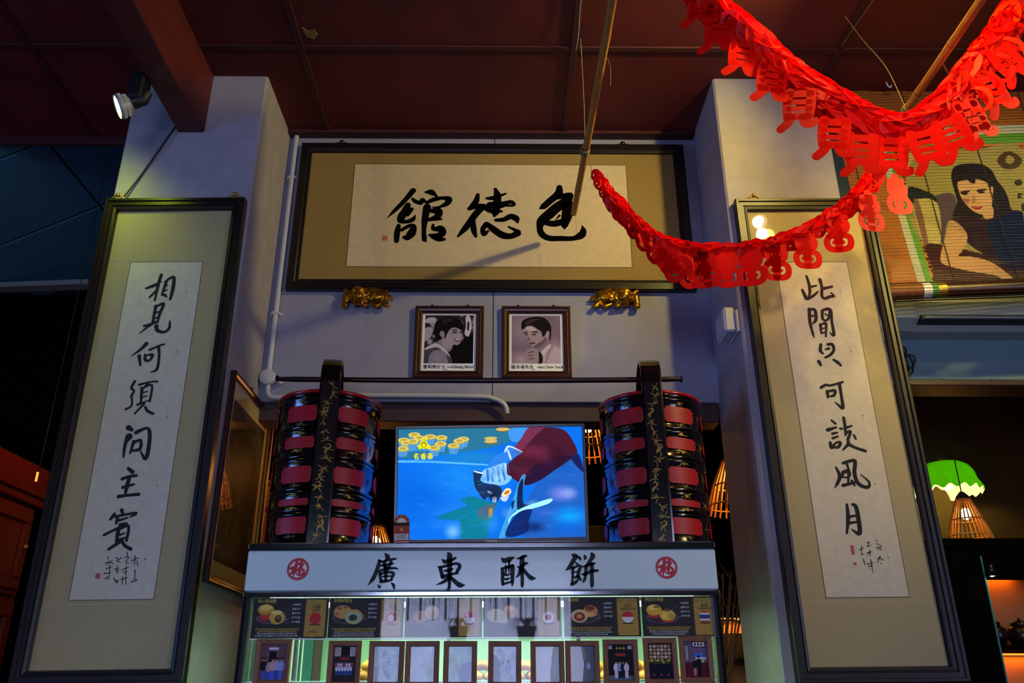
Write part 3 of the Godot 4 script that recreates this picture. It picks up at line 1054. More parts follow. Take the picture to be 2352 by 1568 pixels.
	for i in 4:
		var j := thing("tea_jar", "squat dark tea jar on the lit cabinet shelf, " + ["at the left end", "second from the left", "third from the left", "at the right end"][i], "jar", Vector3(1.885 + i * 0.112, 1.34, -3.43), "jars in the display cabinet")
		part("body", lt([Vector2(0, 0), Vector2(0.036, 0), Vector2(0.052, 0.03), Vector2(0.048, 0.062), Vector2(0.03, 0.075), Vector2(0, 0.075)], 20), M.rosewood, j)
		part("lid", lt([Vector2(0.033, 0.075), Vector2(0.033, 0.086), Vector2(0.006, 0.094), Vector2(0.006, 0.102), Vector2(0, 0.104)], 16), M.rosewood, j)
	var cl := thing("clip_light", "tiny clip light on the edge of the black display cabinet", "lamp", Vector3(1.842, 1.60, -3.27))
	part("lamp_head", lt([Vector2(0, 0.03), Vector2(0.008, 0.026), Vector2(0.02, -0.02), Vector2(0.017, -0.02), Vector2(0, 0.02)], 16), M.steel_dark, cl)
	st = S()
	ball(st, Vector3(0, -0.012, 0), Vector3(0.012, 0.01, 0.012), 10)
	part("bulb", st, M.lamp_green, cl)
	omni("bulb_light", cl, Vector3(0, -0.012, 0), Color(0.8, 1.0, 0.6), 0.003, 0.01)


# ------------------------------------------------------------------ showcase
func build_showcase() -> void:
	var c := thing("showcase", "glass bakery showcase with a white sign board lettered in Chinese", "showcase", Vector3(-0.066, 0, -2.75))
	c.rotation.z = 0.005
	var sg := part("sign_board", span(Vector3(-0.747, 1.467, -0.03), Vector3(0.747, 1.593, 0.0), 0.004), M.sign_white, c)
	for e in [["廣", INK_GUANG], ["東", INK_DONG], ["酥", INK_SU], ["餅", INK_BING]]:
		var st := S()
		ink(st, e[1], 0.0004, 0.0006, 1.22)
		part("character", st, M.sign_ink, sg, Vector3(0, 1.530, 0))
	for x in [-0.583, 0.587]:
		var p := Vector3(x, 1.5345, 0.0005)
		var rd := part("red_roundel", tb_disc(0.0345, 0.0008), M.sign_red, sg, p)
		var st := S()
		for q in ROUNDEL_CUTS:
			var pts := PackedVector2Array()
			for a in (q[1] as String).split(" "):
				var v := a.split(",")
				pts.append(Vector2(float(v[0]), float(v[1])) * 0.0000345)
			prism(st, curve_in(pts), 0.0009, 0.0013)
		part("cut_out", st, M.sign_cut, rd)
		st = S()
		for k in 20:
			var w := TAU * k / 20.0
			var d := Vector2(cos(w), sin(w)) * 0.0305
			var t := Vector2(-sin(w), cos(w)) * 0.0028
			ribbon(st, [d - t, d + t], [0.0006, 0.0006], 0.0009, 0.0003)
		part("stitched_ring", st, M.sign_pink, rd)
	# chrome rails, bevelled so that they mirror the room
	for q in [[1.5955, 1.6165, "top_rail"], [1.4485, 1.4665, "lower_rail"]]:
		var st := S()
		box(st, Vector3(0, (q[0] + q[1]) / 2, -0.016), Vector3(1.496, q[1] - q[0], 0.044), 0.004)
		part(q[2], st, M.chrome, c)
	part("rail_lip", span(Vector3(-0.748, 1.5925, -0.01), Vector3(0.748, 1.5955, 0.004), 0.001), M.steel_dark, c)
	part("rail_lip", span(Vector3(-0.748, 1.4645, -0.01), Vector3(0.748, 1.467, 0.003), 0.001), M.steel_dark, c)
	part("top_board", span(Vector3(-0.745, 1.575, -0.56), Vector3(0.745, 1.602, -0.03), 0.003), M.steel_dark, c)
	part("back_panel", span(Vector3(-0.742, 0.3, -0.56), Vector3(0.742, 1.575, -0.545), 0.002), M.mint, c)
	for s in [-1, 1]:
		part("side_panel", span(Vector3(s * 0.742 - 0.006, 0.0, -0.56), Vector3(s * 0.742 + 0.006, 0.3, -0.03), 0.002), M.steel_dark, c)
		part("side_top", span(Vector3(s * 0.742 - 0.006, 1.44, -0.56), Vector3(s * 0.742 + 0.006, 1.575, -0.03), 0.002), M.steel_dark, c)
		var sg2 := S()
		poly(sg2, [Vector3(s * 0.742, 0.3, -0.55), Vector3(s * 0.742, 0.3, -0.03), Vector3(s * 0.742, 1.44, -0.03), Vector3(s * 0.742, 1.44, -0.55)], Vector3(s, 0, 0))
		part("side_glass", sg2, M.glass, c)
		part("corner_post", span(Vector3(s * 0.735 - 0.012, 0.0, -0.03), Vector3(s * 0.735 + 0.012, 1.4485, -0.002), 0.003), M.tv_black, c)
	part("base", span(Vector3(-0.742, 0.0, -0.56), Vector3(0.742, 0.3, -0.02), 0.004), M.oak, c)
	var gl := S()
	poly(gl, [Vector3(-0.735, 0.3, 0), Vector3(0.735, 0.3, 0), Vector3(0.735, 1.4485, 0), Vector3(-0.735, 1.4485, 0)], Vector3.BACK)
	part("glass_pane", gl, M.glass, c)
	part("glass_edge", span(Vector3(-0.713, 1.3225, -0.006), Vector3(0.713, 1.3262, -0.001), 0.0008), M.print_white, c)  # plain white stands in for the glass edge lit from inside
	for y in [1.205, 0.85]:
		var sh := S()
		box(sh, Vector3(0, y - 0.004, -0.30), Vector3(1.46, 0.008, 0.46))
		part("glass_shelf", sh, M.glass, c)
		part("shelf_edge", span(Vector3(-0.73, y - 0.005, -0.072), Vector3(0.73, y + 0.001, -0.068), 0.001), M.sign_white, c)
	for x in [-0.585, -0.105, 0.305]:
		var st := S()
		box(st, Vector3(x, 0.95, -0.085), Vector3(0.016, 1.2, 0.012), 0.002)
		for k in 30:
			box(st, Vector3(x, 0.4 + k * 0.038, -0.0785), Vector3(0.005, 0.02, 0.003))
		part("shelf_standard", st, M.grey_metal, c)
	part("teal_panel", span(Vector3(-0.665, 0.95, -0.5), Vector3(-0.60, 1.45, -0.48), 0.004), M.teal_panel, c)
	part("brown_post", span(Vector3(-0.602, 0.9, -0.44), Vector3(-0.575, 1.45, -0.41), 0.003), M.post_brown, c)
	for x in [-0.67, -0.635]:
		part("white_strip", span(Vector3(x - 0.002, 1.2, -0.40), Vector3(x + 0.002, 1.45, -0.395), 0.0005), M.print_white, c)
	part("tube_lamp", tb([Vector3(-0.68, 1.432, -0.07), Vector3(0.68, 1.432, -0.07)], 0.009, 10), M.tube_white, c)
	area_light("tube_light", c, Vector3(0, 1.42, -0.09), Vector3(0, -1, -0.25), Vector2(1.36, 0.02), Color(0.80, 1.0, 0.74), 0.85)


func tb_disc(r: float, th: float) -> SurfaceTool:
	var st := S()
	var pts := PackedVector2Array()
	for k in 48:
		pts.append(Vector2(cos(TAU * k / 48), sin(TAU * k / 48)) * r)
	prism(st, pts, 0, th)
	return st


func build_cards() -> void:
	var rows := [
		[-0.787, -0.552, CARD_DURIAN, "流心榴蓮酥", "中國", "CHINA", "product card with two yellow pastries and a red ball under CHINA", "This pie is baked with durian as the filling. Durian is known as\nthe King of Fruits in Malaysia. It's richness will melt in your mouth.", 5],
		[-0.549, -0.316, CARD_COCONUT, "年糕椰蓉角", "香港", "HONG KONG", "product card with a cut green-filled pastry, second from the left", "The fillings are made from glutinous rice & shredded coconut\npaste, topped with toasted coconut flakes as the finishing touch.", 4],
		[-0.312, -0.072, CARD_PLAIN, "", "", "", "product card washed by reflections with a red and white ball, third from the left", "", 3],
		[-0.067, 0.176, CARD_SESAME, "", "", "", "product card washed by reflections with a white ball and red dot, fourth from the left", "", 3],
		[0.184, 0.423, CARD_LOTUS, "榴香酥", "印尼", "INDONESIA", "product card with a halved pastry under INDONESIA", "This Asian pastry is covered with beautiful layering has two flavour\nto choose from. This pastry enriches your taste buds.", 4],
		[0.428, 0.663, CARD_PINEAPPLE, "鳳梨芒果酥", "泰國", "THAILAND", "product card with yellow pastries and a striped flag ball under THAILAND", "The fillings are made with pineapple paste and mango cubes.\nIts sweet and sour taste will excite your taste buds.", 4],
	]
	var rng := RandomNumberGenerator.new()
	rng.seed = 77
	for k in rows.size():
		var r: Array = rows[k]
		var w: float = r[1] - r[0]
		var h := 0.118
		var y: float = 1.3875 + 0.005 * ((r[0] + r[1]) / 2 + 0.066)
		var c := thing("product_card", r[6], "card", Vector3((r[0] + r[1]) / 2, y, -2.76), "product cards behind the showcase glass")
		c.rotation.z = 0.005
		part("card", span(Vector3(-w / 2, -h / 2, -0.002), Vector3(w / 2, h / 2, 0)), M.print_dark, c)
		var im := canvas(768, 384, "15110f")
		# gilt panel on the right with a flag ball
		paint(im, [["3a2c10", "690,8 985,8 985,992 690,992"], ["b08c34", "712,20 965,20 975,60 975,940 965,980 712,980 702,940 702,60"]], 1000.0, 1000.0, false)
		for i in 60:
			soft(im, rng.randf_range(545, 745), rng.randf_range(10, 374), rng.randf_range(6, 26), rng.randf_range(6, 26), Color("8a6a20") if i % 2 == 0 else Color("c8a448"), 0.35)
		var plate: Array = r[2]
		paint(im, plate)
		var bx0 := 645.0
		var by0 := 196.0
		var cols: Array = [["c01828"], ["c01828"], ["c02030", "e4e0dc"], ["e4e0dc"], ["c02030", "e4e0dc"], ["c02838", "e4e0dc", "2c3474", "e4e0dc", "c02838"]][k]
		oval(im, bx0, by0 + 62, 58, 9, Color("4a3a14"))
		if k == 5:
			for i in 5:
				var band: Array = [0.0, 0.17, 0.33, 0.67, 0.83, 1.0]
				var pts := PackedVector2Array()
				for s in [0, 1]:
					for t in 9:
						var u: float = lerpf(band[i], band[i + 1], (t if s == 0 else 8 - t) / 8.0)
						var yy := -58 + 116 * u
						pts.append(Vector2(bx0 + (-1 if s == 0 else 1) * sqrt(maxf(0.0, 58.0 * 58.0 - yy * yy)), by0 + yy))
				shade(im, pts, Color(cols[i]))
		else:
			oval(im, bx0, by0, 58, 58, Color(cols[0]))
			if cols.size() == 2:
				var pts := PackedVector2Array()
				for t in 13:
					pts.append(Vector2(bx0 + 58 * cos(PI * t / 12), by0 + 58 * sin(PI * t / 12)))
				shade(im, pts, Color(cols[1]))
			if k == 3:
				oval(im, bx0, by0, 30, 30, Color("c02030"))
			if k == 1:
				for t in 5:
					oval(im, bx0 + 20 * cos(TAU * t / 5 - 1.57), by0 + 20 * sin(TAU * t / 5 - 1.57), 13, 13, Color("e8d8d8"))
			if k == 2:
				oval(im, bx0 - 16, by0 - 26, 15, 15, Color("e8e0dc"))
				oval(im, bx0 - 10, by0 - 26, 13, 13, Color("c02030"))
		# leader lines
		for t in int(r[8]):
			var yy: float = [70, 110, 152, 195, 238][t]
			shade(im, PackedVector2Array([Vector2(270 + t * 8, 150 + t * 22), Vector2(395, yy), Vector2(395, yy + 2.5), Vector2(270 + t * 8, 153 + t * 22)]), Color("8a9098"))
		part("printed_face", print_sheet(w - 0.004, h - 0.003), print_material("card_%d" % k, im, 2, 0.45), c, Vector3(0, 0, 0.0004))
		var st := S()
		if r[3] != "":
			pen_row(st, r[3], -w / 2 + 0.018, h / 2 - 0.008, 0.0105, 0.0118, 0.0011, 0.0008)
			part("title", st, M.print_yellow, c)
		if r[4] != "":
			st = S()
			pen_row(st, r[4], w * 0.34 - 0.006, h / 2 - 0.026, 0.010, 0.012, 0.0011, 0.0008)
			if k == 0:
				pen_row(st, "为的口", w * 0.34 - 0.016, -h / 2 + 0.018, 0.0075, 0.009, 0.0009, 0.0008)
			part("country_name", st, M.print_dark, c)
			words("country_name", r[5], c, Vector3(w * 0.34, h / 2 - 0.036, 0.001), 0.0095, M.print_dark, false, false, 0.95)
			words("leaflet_text", r[7], c, Vector3(-w * 0.155, -h / 2 + 0.010, 0.001), 0.0062, M.print_white, false, false, 0.72)
			st = S()
			for t in 2:
				for i in 22 - t * 2:
					pen(st, GLYPHS[["香", "年", "果", "中", "的", "日", "本", "先"][(i * 3 + t * 5 + k) % 8]], -w * 0.43 + (i + t) * 0.0062, -h / 2 + 0.026 - t * 0.0065, 0.0052, 0.0006, 0.0008)
			part("chinese_text", st, M.print_yellow, c)
			st = S()
			for t in int(r[8]):
				for i in 4:
					pen(st, GLYPHS[["口", "香", "果", "日", "中"][(i + t) % 5]], w * 0.035 + i * 0.0068, h / 2 - 0.019 - t * 0.0128, 0.0055, 0.0007, 0.0008)
			part("callout_text", st, M.print_white, c)


func person(im: Image, x: float, y: float, h: float, top: String, low: String, skin := "b08a78") -> void:
	var w := h * 0.26
	shade(im, curve_in(PackedVector2Array([Vector2(x - w * 0.28, y - h * 0.45), Vector2(x + w * 0.28, y - h * 0.45), Vector2(x + w * 0.3, y), Vector2(x - w * 0.3, y)])), Color(low))
	shade(im, curve_in(PackedVector2Array([Vector2(x - w * 0.2, y - h * 0.84), Vector2(x + w * 0.2, y - h * 0.84), Vector2(x + w * 0.52, y - h * 0.7), Vector2(x + w * 0.42, y - h * 0.42), Vector2(x - w * 0.42, y - h * 0.42), Vector2(x - w * 0.52, y - h * 0.7)])), Color(top))
	oval(im, x, y - h * 0.92, h * 0.07, h * 0.085, Color(skin))
	oval(im, x, y - h * 0.965, h * 0.075, h * 0.05, Color("1a1414"))


func ribbon_image(im: Image, a: Vector2, b: Vector2, w: float, col: Color) -> void:
	var o := (b - a).orthogonal().normalized() * w * 0.5
	shade(im, PackedVector2Array([a + o, b, a - o]), col)


func snapshot(k: int) -> Image:
	var im := canvas(160, 256, "2a2430")
	var rng := RandomNumberGenerator.new()
	rng.seed = 900 + k
	if k == 0:
		im.fill(Color("6a4a52"))
		for i in 5:
			im.fill_rect(Rect2i(0, i * 18, 160, 3), Color("8a6a70"))
		im.fill_rect(Rect2i(50, 20, 60, 18), Color("d8d8e8"))
		im.fill_rect(Rect2i(55, 50, 44, 100), Color("1a1420"))
		for q in [[24, "1c1a2c", "4858b0"], [58, "b08a90", "3a54c0"], [84, "c8a098", "4a64d0"], [108, "a8a0c0", "3848a0"], [138, "9aa0d8", "5a6cc8"]]:
			person(im, q[0], 246, 150 if q[0] != 58 else 130, q[1], q[2])
	elif k == 1:
		im.fill(Color("2c2230"))
		im.fill_rect(Rect2i(8, 8, 44, 66), Color("c8b0b0"))
		im.fill_rect(Rect2i(116, 8, 40, 66), Color("c8b0b0"))
		for i in 6:
			im.fill_rect(Rect2i(14 + (i % 2) * 18, 16 + i * 9, 14, 4), Color("6a3a48"))
			im.fill_rect(Rect2i(122 + (i % 2) * 16, 16 + i * 9, 12, 4), Color("6a3a48"))
		im.fill_rect(Rect2i(58, 6, 52, 60), Color("1a1014"))
		im.fill_rect(Rect2i(50, 84, 60, 16), Color("a82028"))
		for i in 7:
			person(im, 22 + i * 19, 176, 62, "cfcfe0" if i % 3 else "b0404a", "2a3a80")
		for i in 6:
			person(im, 28 + i * 20, 206, 66, ["d8d8ec", "c8c8e0", "e0d0d8"][i % 3], "3a58b8")
	elif k == 8:
		im.fill(Color("181418"))
		im.fill_rect(Rect2i(4, 6, 24, 26), Color("b8b0c0"))
		im.fill_rect(Rect2i(128, 6, 28, 26), Color("b8b0c0"))
		im.fill_rect(Rect2i(44, 10, 76, 30), Color("0c0a08"))
		for i in 3:
			oval(im, 60 + i * 22, 25, 8, 9, Color("b8a040"))
		im.fill_rect(Rect2i(46, 62, 66, 20), Color("a83028"))
		for i in 4:
			person(im, 50 + i * 22, 236, 118, ["e0dce8", "98a0c8", "1c2040", "d8c8d0"][i], ["e0dce8", "1a1a28", "141830", "d8c8d0"][i], "c09888")
		im.fill_rect(Rect2i(0, 222, 160, 34), Color("5a6a78"))
		for i in 4:
			person(im, 50 + i * 22, 236, 118, ["e0dce8", "98a0c8", "1c2040", "d8c8d0"][i], ["d8d4e0", "1a1a28", "141830", "d8c8d0"][i], "c09888")
	elif k == 9:
		im.fill(Color("2a1c18"))
		for r in 5:
			for i in 6:
				im.fill_rect(Rect2i(8 + i * 25, 10 + r * 26, 20, 20), Color(["c8a890", "d8c0a8", "b08868"][(r + i) % 3]))
		im.fill_rect(Rect2i(0, 120, 160, 40), Color("3a3420"))
		for i in 12:
			oval(im, 10 + i * 13, 128 + rng.randf_range(-8, 8), 7, 9, Color(["8a9a30", "c8b860", "4a3020"][i % 3]))
		im.fill_rect(Rect2i(0, 150, 160, 106), Color("101428"))
		for i in 3:
			oval(im, 30 + i * 50, 226, 7, 9, Color("a83830"))
	elif k == 10:
		im.fill(Color("6a5878"))
		im.fill_rect(Rect2i(0, 150, 160, 106), Color("581c28"))
		im.fill_rect(Rect2i(6, 26, 24, 110), Color("14101a"))
		im.fill_rect(Rect2i(9, 30, 18, 102), Color("c8c0d0"))
		for i in 7:
			im.fill_rect(Rect2i(15, 36 + i * 13, 6, 8), Color("14101a"))
		im.fill_rect(Rect2i(56, 0, 92, 40), Color("1c1418"))
		im.fill_rect(Rect2i(62, 4, 82, 30), Color("d8cfc0"))
		for i in 3:
			oval(im, 80 + i * 22, 19, 7, 9, Color("14100c"))
		im.fill_rect(Rect2i(74, 84, 54, 30), Color("3878d8"))
		im.fill_rect(Rect2i(60, 112, 92, 16), Color("c0ccd8"))
		for i in 5:
			im.fill_rect(Rect2i(62 + i * 18, 132, 14, 18), Color(["e8c880", "c05048", "88b0d0"][i % 3]))
		person(im, 68, 240, 124, "1c1a24", "b07880")
		person(im, 98, 244, 142, "141420", "101018")
	else:  # pale reflections of street and plants painted into these prints
		im.fill(Color(["a8c4d4", "b4ccdc", "94c4c0", "b8c4dc", "d8dce4", "d0d4dc"][k - 2]))
		for i in 30:
			soft(im, rng.randf_range(0, 160), rng.randf_range(0, 256), rng.randf_range(10, 40), rng.randf_range(20, 70), Color(["e4ecf4", "5f9a78", "5a7ea0", "c0e0cc", "a4b8d4"][rng.randi_range(0, 4)]), 0.55)
		if k in [2, 3, 4]:
			for i in 40:
				var p := Vector2(rng.randf_range(60, 160), rng.randf_range(60, 230))
				ribbon_image(im, p, p + Vector2(rng.randf_range(-30, 30), rng.randf_range(-26, 8)), 3.0, Color(["3f6a3c", "5f8a4a", "2c4a3a"][i % 3]))
			paint(im, [["d4dce4", "150,0 420,0 300,300 380,700 620,1000 200,1000 240,600"]] if k == 2 else [["b8c8dc", "120,120 480,100 380,420 460,1000 150,1000"]] if k == 3 else [["4a74a0", "520,560 1000,440 1000,900 500,980"]])
		elif k == 5:
			paint(im, [["2f4a68", "0,250 330,480 420,1000 0,1000"]])
			person(im, 64, 250, 140, "8fa4c8", "9fb0cc", "6a7088")
			person(im, 104, 252, 150, "7a86b0", "a0a8c4", "4a506a")
		elif k == 6:
			paint(im, [["2c5a48", "760,0 1000,0 1000,1000 620,1000 660,500"], ["5a6a98", "780,300 900,260 880,700 760,800"], ["d8dce4", "0,0 700,0 620,500 560,1000 0,1000"]])
		else:
			paint(im, [["24344c", "480,0 1000,0 1000,1000 500,1000 560,500"], ["3f6a50", "440,0 560,0 620,300 560,420"], ["d4d4dc", "0,0 420,0 520,420 460,1000 0,1000"]])
			person(im, 120, 200, 90, "8a98b8", "5a3a48", "9a8a90")
	return im


func build_photo_frames() -> void:
	var x0 := [-0.759, -0.538, -0.414, -0.303, -0.187, -0.051, 0.078, 0.184, 0.299, 0.423, 0.533]
	var x1 := [-0.652, -0.438, -0.307, -0.200, -0.085, 0.050, 0.181, 0.288, 0.406, 0.526, 0.634]
	var tops := [1.321, 1.317, 1.316, 1.316, 1.316, 1.316, 1.316, 1.317, 1.321, 1.325, 1.330]
	var what := ["friends in blue jeans, leftmost on the showcase glass", "a large seated group, second from the left", "painted pale street reflections, third from the left", "painted reflections of green foliage, fourth from the left", "painted reflections of green leaves, fifth from the left", "two figures in painted reflections, in the middle of the row", "a painted bright pale reflection, fifth from the right", "painted white and dim blue reflections, fourth from the right", "four people before a red banner, third from the right", "lit shelves of jars, second from the right", "a couple inside a shop, rightmost of the row"]
	for k in 11:
		var w: float = x1[k] - x0[k]
		var h := 0.132
		var f := thing("photo_frame", "brown photo frame with " + what[k], "photo frame", Vector3((x0[k] + x1[k]) / 2, tops[k] - h / 2, -2.748), "wooden photo frames along the showcase glass")
		f.rotation.z = 0.004 * sin(k * 2.3)
		frame_bars(f, w, h, [Vector2(0, 0), Vector2(0, 0.010), Vector2(0.002, 0.012), Vector2(0.014, 0.010), Vector2(0.016, 0.005), Vector2(0.016, 0.001)], M.oak)
		part("backing", span(Vector3(-w / 2 + 0.004, -h / 2 + 0.004, 0.0), Vector3(w / 2 - 0.004, h / 2 - 0.004, 0.0015)), M.post_brown, f)
		part("photograph", print_sheet(w - 0.031, h - 0.031), print_material("snapshot_%d" % k, snapshot(k), 1, 0.13 if k > 1 and k < 8 else 0.4), f, Vector3(0, 0, 0.003))


func build_pastries() -> void:
	var rng := RandomNumberGenerator.new()
	rng.seed = 21
	var st := S()
	var rows := []
	for q in [[0.0, 0.0], [0.7, 0.0], [0.95, 0.18], [1.0, 0.42], [0.9, 0.72], [0.6, 0.95], [0.25, 1.04], [0.0, 1.05]]:
		var ring := PackedVector3Array()
		for j in 25:
			var w := TAU * j / 24
			var r: float = q[0] * (1.0 + 0.05 * sin(w * 3.0 + q[1] * 4.0) + 0.03 * sin(w * 7.0))
			ring.append(Vector3(r * cos(w) * 0.03, q[1] * 0.03, r * sin(w) * 0.03))
		rows.append(ring)
	sheet(st, rows)
	var crust := done(st)
	st = S()
	for i in 26:
		var w := rng.randf() * TAU
		var r := rng.randf_range(0.0, 0.018)
		ball(st, Vector3(r * cos(w), 0.0312 - r * r * 14.0, r * sin(w)), Vector3(0.0018, 0.0009, 0.0012), 6)
	var seeds := done(st)
	var where := ["left end", "second clump from the left", "clump in the middle", "clump right of the middle", "right hand clump", "right end"]
	var k := 0
	for c in [[-0.43, 5], [-0.07, 5], [0.065, 3], [0.293, 4], [0.415, 5], [0.53, 4]]:
		for i in int(c[1]):
			var row := i % 2
			var b := thing("pastry", "golden baked pastry on the glass shelf, %s, %s" % [where[k], ["front lower one", "rear lower one", "upper front one", "upper rear one", "topmost one"][i]], "pastry", Vector3(c[0] + [-0.028, 0.03, -0.002, 0.052, 0.02][i], 1.2065 + [0, 0, 0.031, 0.0, 0.0315][i], -2.90 - [0.0, 0.005, 0.012, 0.055, 0.045][i]), "pastries inside the showcase")
			b.rotation.y = rng.randf() * TAU
			part("crust", crust, M.crust if (i + k) % 3 else M.crust_dark, b)
			var sd := part("sesame_seeds", seeds, M.sesame, b)
			sd.set_meta("kind", "stuff")
		k += 1


func build_television() -> void:
	var t := thing("television", "flat television showing gloved hands making tarts on a blue table", "television", Vector3(-0.054, 1.887, -3.085))
	t.rotation = Vector3(0.13, 0, 0.018)
	var w := 0.715
	var h := 0.442
	part("casing", span(Vector3(-w / 2, -h / 2, -0.035), Vector3(w / 2, h / 2, 0.0), 0.006), M.tv_black, t)
	frame_bars(t, w, h, [Vector2(0, -0.005), Vector2(0, 0.004), Vector2(0.002, 0.006), Vector2(0.011, 0.006), Vector2(0.013, 0.001)], M.tv_black, "bezel")
	part("lower_bezel", span(Vector3(-w / 2 + 0.008, -h / 2 + 0.008, 0.0), Vector3(w / 2 - 0.008, -h / 2 + 0.022, 0.005), 0.001), M.tv_silver, t)
	var im := canvas(960, 540, "0a6ee8")
	soft(im, 330, 250, 360, 170, Color("1e92f4"), 0.7)
	soft(im, 330, 430, 300, 140, Color("2a8cf0"), 0.6)
	soft(im, 100, 330, 260, 200, Color("0460d8"), 0.6)
	var rng := RandomNumberGenerator.new()
	rng.seed = 4
	paint(im, TV_SHAPES.slice(0, 1))
	soft(im, 400, 150, 330, 60, Color("1f84c8"), 0.8)
	paint(im, TV_SHAPES.slice(1))
	soft(im, 845, 330, 110, 60, Color("8a8ee8"), 0.8)
	soft(im, 880, 440, 130, 70, Color("10a4ff"), 0.9)
	soft(im, 285, 505, 60, 55, Color("7cc0f4"), 0.9)
	soft(im, 640, 470, 60, 70, Color("14296a"), 0.8)
	soft(im, 780, 150, 90, 70, Color("6a2440"), 0.6)
	soft(im, 480, 470, 60, 70, Color("3f9af0"), 0.5)
	for i in 40:
		var x := rng.randf_range(20, 420)
		var y := rng.randf_range(260, 520)
		shade(im, PackedVector2Array([Vector2(x, y), Vector2(x + 40, y - 12), Vector2(x + 40, y - 10.5), Vector2(x, y + 1.5)]), Color("2f8ef0"))
	# sheen and shade painted into the broadcast picture
	for i in 70:
		var x := rng.randf_range(0, 960)
		var y := rng.randf_range(200, 540)
		soft(im, x, y, rng.randf_range(20, 70), rng.randf_range(6, 20), Color(["1a84f4", "0558d0", "2c9af8"][i % 3]), 0.22 if x < 470 or x > 760 else 0.08)
	for q in [[700, 120, 130, 50, "7a2c48", 0.7], [820, 150, 70, 80, "2c1022", 0.6], [640, 220, 70, 36, "5c2038", 0.7], [880, 330, 60, 40, "b0b4f0", 0.5], [760, 420, 90, 30, "4a6cd8", 0.5], [700, 490, 80, 40, "101c50", 0.7], [560, 420, 40, 40, "78a0e8", 0.5], [520, 250, 50, 26, "c4e8ff", 0.5], [490, 330, 40, 40, "0c1a38", 0.6], [540, 350, 26, 18, "c8dcf4", 0.4], [430, 450, 120, 40, "0a90a8", 0.4], [860, 500, 120, 50, "0868e8", 0.5], [690, 380, 60, 30, "9ce4ff", 0.4]]:
		soft(im, q[0], q[1], q[2], q[3], Color(q[4]), q[5])
	for i in 9:
		var x := 470.0 + i * 12.0
		ribbon_image(im, Vector2(x, 208 - i * 4), Vector2(x + 14, 268 - i * 3), 4.0, Color("e0f4ff") if i % 2 else Color("2a78d8"))
	for q in TV_TARTS.split(" "):
		var a := q.split(",")
		var x := float(a[0]) * 0.96
		var y := float(a[1]) * 0.54
		shade(im, PackedVector2Array([Vector2(x - 27, y + 4), Vector2(x + 27, y + 4), Vector2(x + 19, y + 38), Vector2(x - 19, y + 38)]), Color("5fa8e0"))
		for i in 5:
			im.fill_rect(Rect2i(int(x) - 18 + i * 8, int(y) + 12, 3, 24), Color("2f6cc0"))
		oval(im, x, y, 32, 14, Color("b8a848"))
		oval(im, x, y - 3, 30, 11, Color("dcc868"))
		oval(im, x, y - 3, 18, 6, Color("b89a3c"))
	for q in [[482, 57, 34], [482, 72, 34], [545, 12, 36]]:
		oval(im, q[0], q[1], q[2], 10, Color("7a5a30"))
		oval(im, q[0], q[1] - 4, q[2], 9, Color("cdb868"))
	# the broadcast's emblem and name
	var yl := Color("e8e020")
	oval(im, 133, 79, 22, 22, yl)
	oval(im, 133, 79, 15, 15, Color("9a8f10"))
	oval(im, 133, 82, 9, 9, yl)
	shade(im, PackedVector2Array([Vector2(98, 82), Vector2(114, 78), Vector2(120, 98), Vector2(108, 104)]), yl)
	shade(im, PackedVector2Array([Vector2(168, 82), Vector2(152, 78), Vector2(146, 98), Vector2(158, 104)]), yl)
	shade(im, curve_in(PackedVector2Array([Vector2(114, 52), Vector2(133, 44), Vector2(152, 52), Vector2(148, 58), Vector2(133, 52), Vector2(118, 58)])), yl)
	for i in 3:
		pen_image(im, GLYPHS[["名", "香", "泰"][i]], 96 + i * 35, 137, 28, 4.2, yl)
	for i in 4:
		pen_image(im, GLYPHS[["港", "日", "糕", "本"][i]], 98 + i * 21, 163, 11, 1.8, Color("38a8f8"))
	var m := pm("tv_picture", "05060a", 0.4)
	m.metallic_specular = 0.08
	m.emission_enabled = true
	m.emission_texture = ImageTexture.create_from_image(im)
	m.emission_energy_multiplier = 1.15
	m.texture_repeat = false
	part("screen", print_sheet(w - 0.024, h - 0.036), m, t, Vector3(0, 0.0055, 0.002))
	words("channel_name", "MING XIANG TAI", t, Vector3(-0.257, 0.128, 0.0024), 0.010, glow("tv_letter", "38a8f8", 0.9), false, true)
	words("maker_name", "Panasonic", t, Vector3(0.0, -h / 2 + 0.0145, 0.0054), 0.009, M.print_white, false, true)
	var st := S()
	ball(st, Vector3(0.032, -h / 2 + 0.0045, 0.0062), Vector3(0.0022, 0.0022, 0.001), 8)
	part("standby_led", st, M.led_green, t)
	for s in [-1, 1]:
		st = S()
		box(st, Vector3(s * 0.24, -h / 2 - 0.02, -0.02), Vector3(0.03, 0.055, 0.012), 0.003)
		box(st, Vector3(s * 0.24, -h / 2 - 0.044, -0.02), Vector3(0.04, 0.008, 0.16), 0.003)
		part("foot", st, M.tv_black, t)
	area_light("screen_light", t, Vector3(0, 0.0075, 0.012), Vector3(0, 0, 1), Vector2(w - 0.02, h - 0.04), Color(0.10, 0.36, 1.0), 0.10)
	# energy label stuck to the lower left corner
	var e := part("energy_label", span(Vector3(-0.356, -0.214, 0.0062), Vector3(-0.298, -0.135, 0.0068)), M.seal_red, t)
	st = S()
	var arch := PackedVector2Array()
	for k in 13:
		arch.append(Vector2(-0.327 + 0.029 * cos(PI * k / 12), -0.136 + 0.029 * sin(PI * k / 12)))
	prism(st, arch, 0.0062, 0.0068)
	part("label_arch", st, M.seal_red, e)
	st = S()
	arch = PackedVector2Array()
	for k in 13:
		arch.append(Vector2(-0.327 + 0.017 * cos(PI * k / 12), -0.136 + 0.017 * sin(PI * k / 12)))
	prism(st, arch, 0.0068, 0.0072)
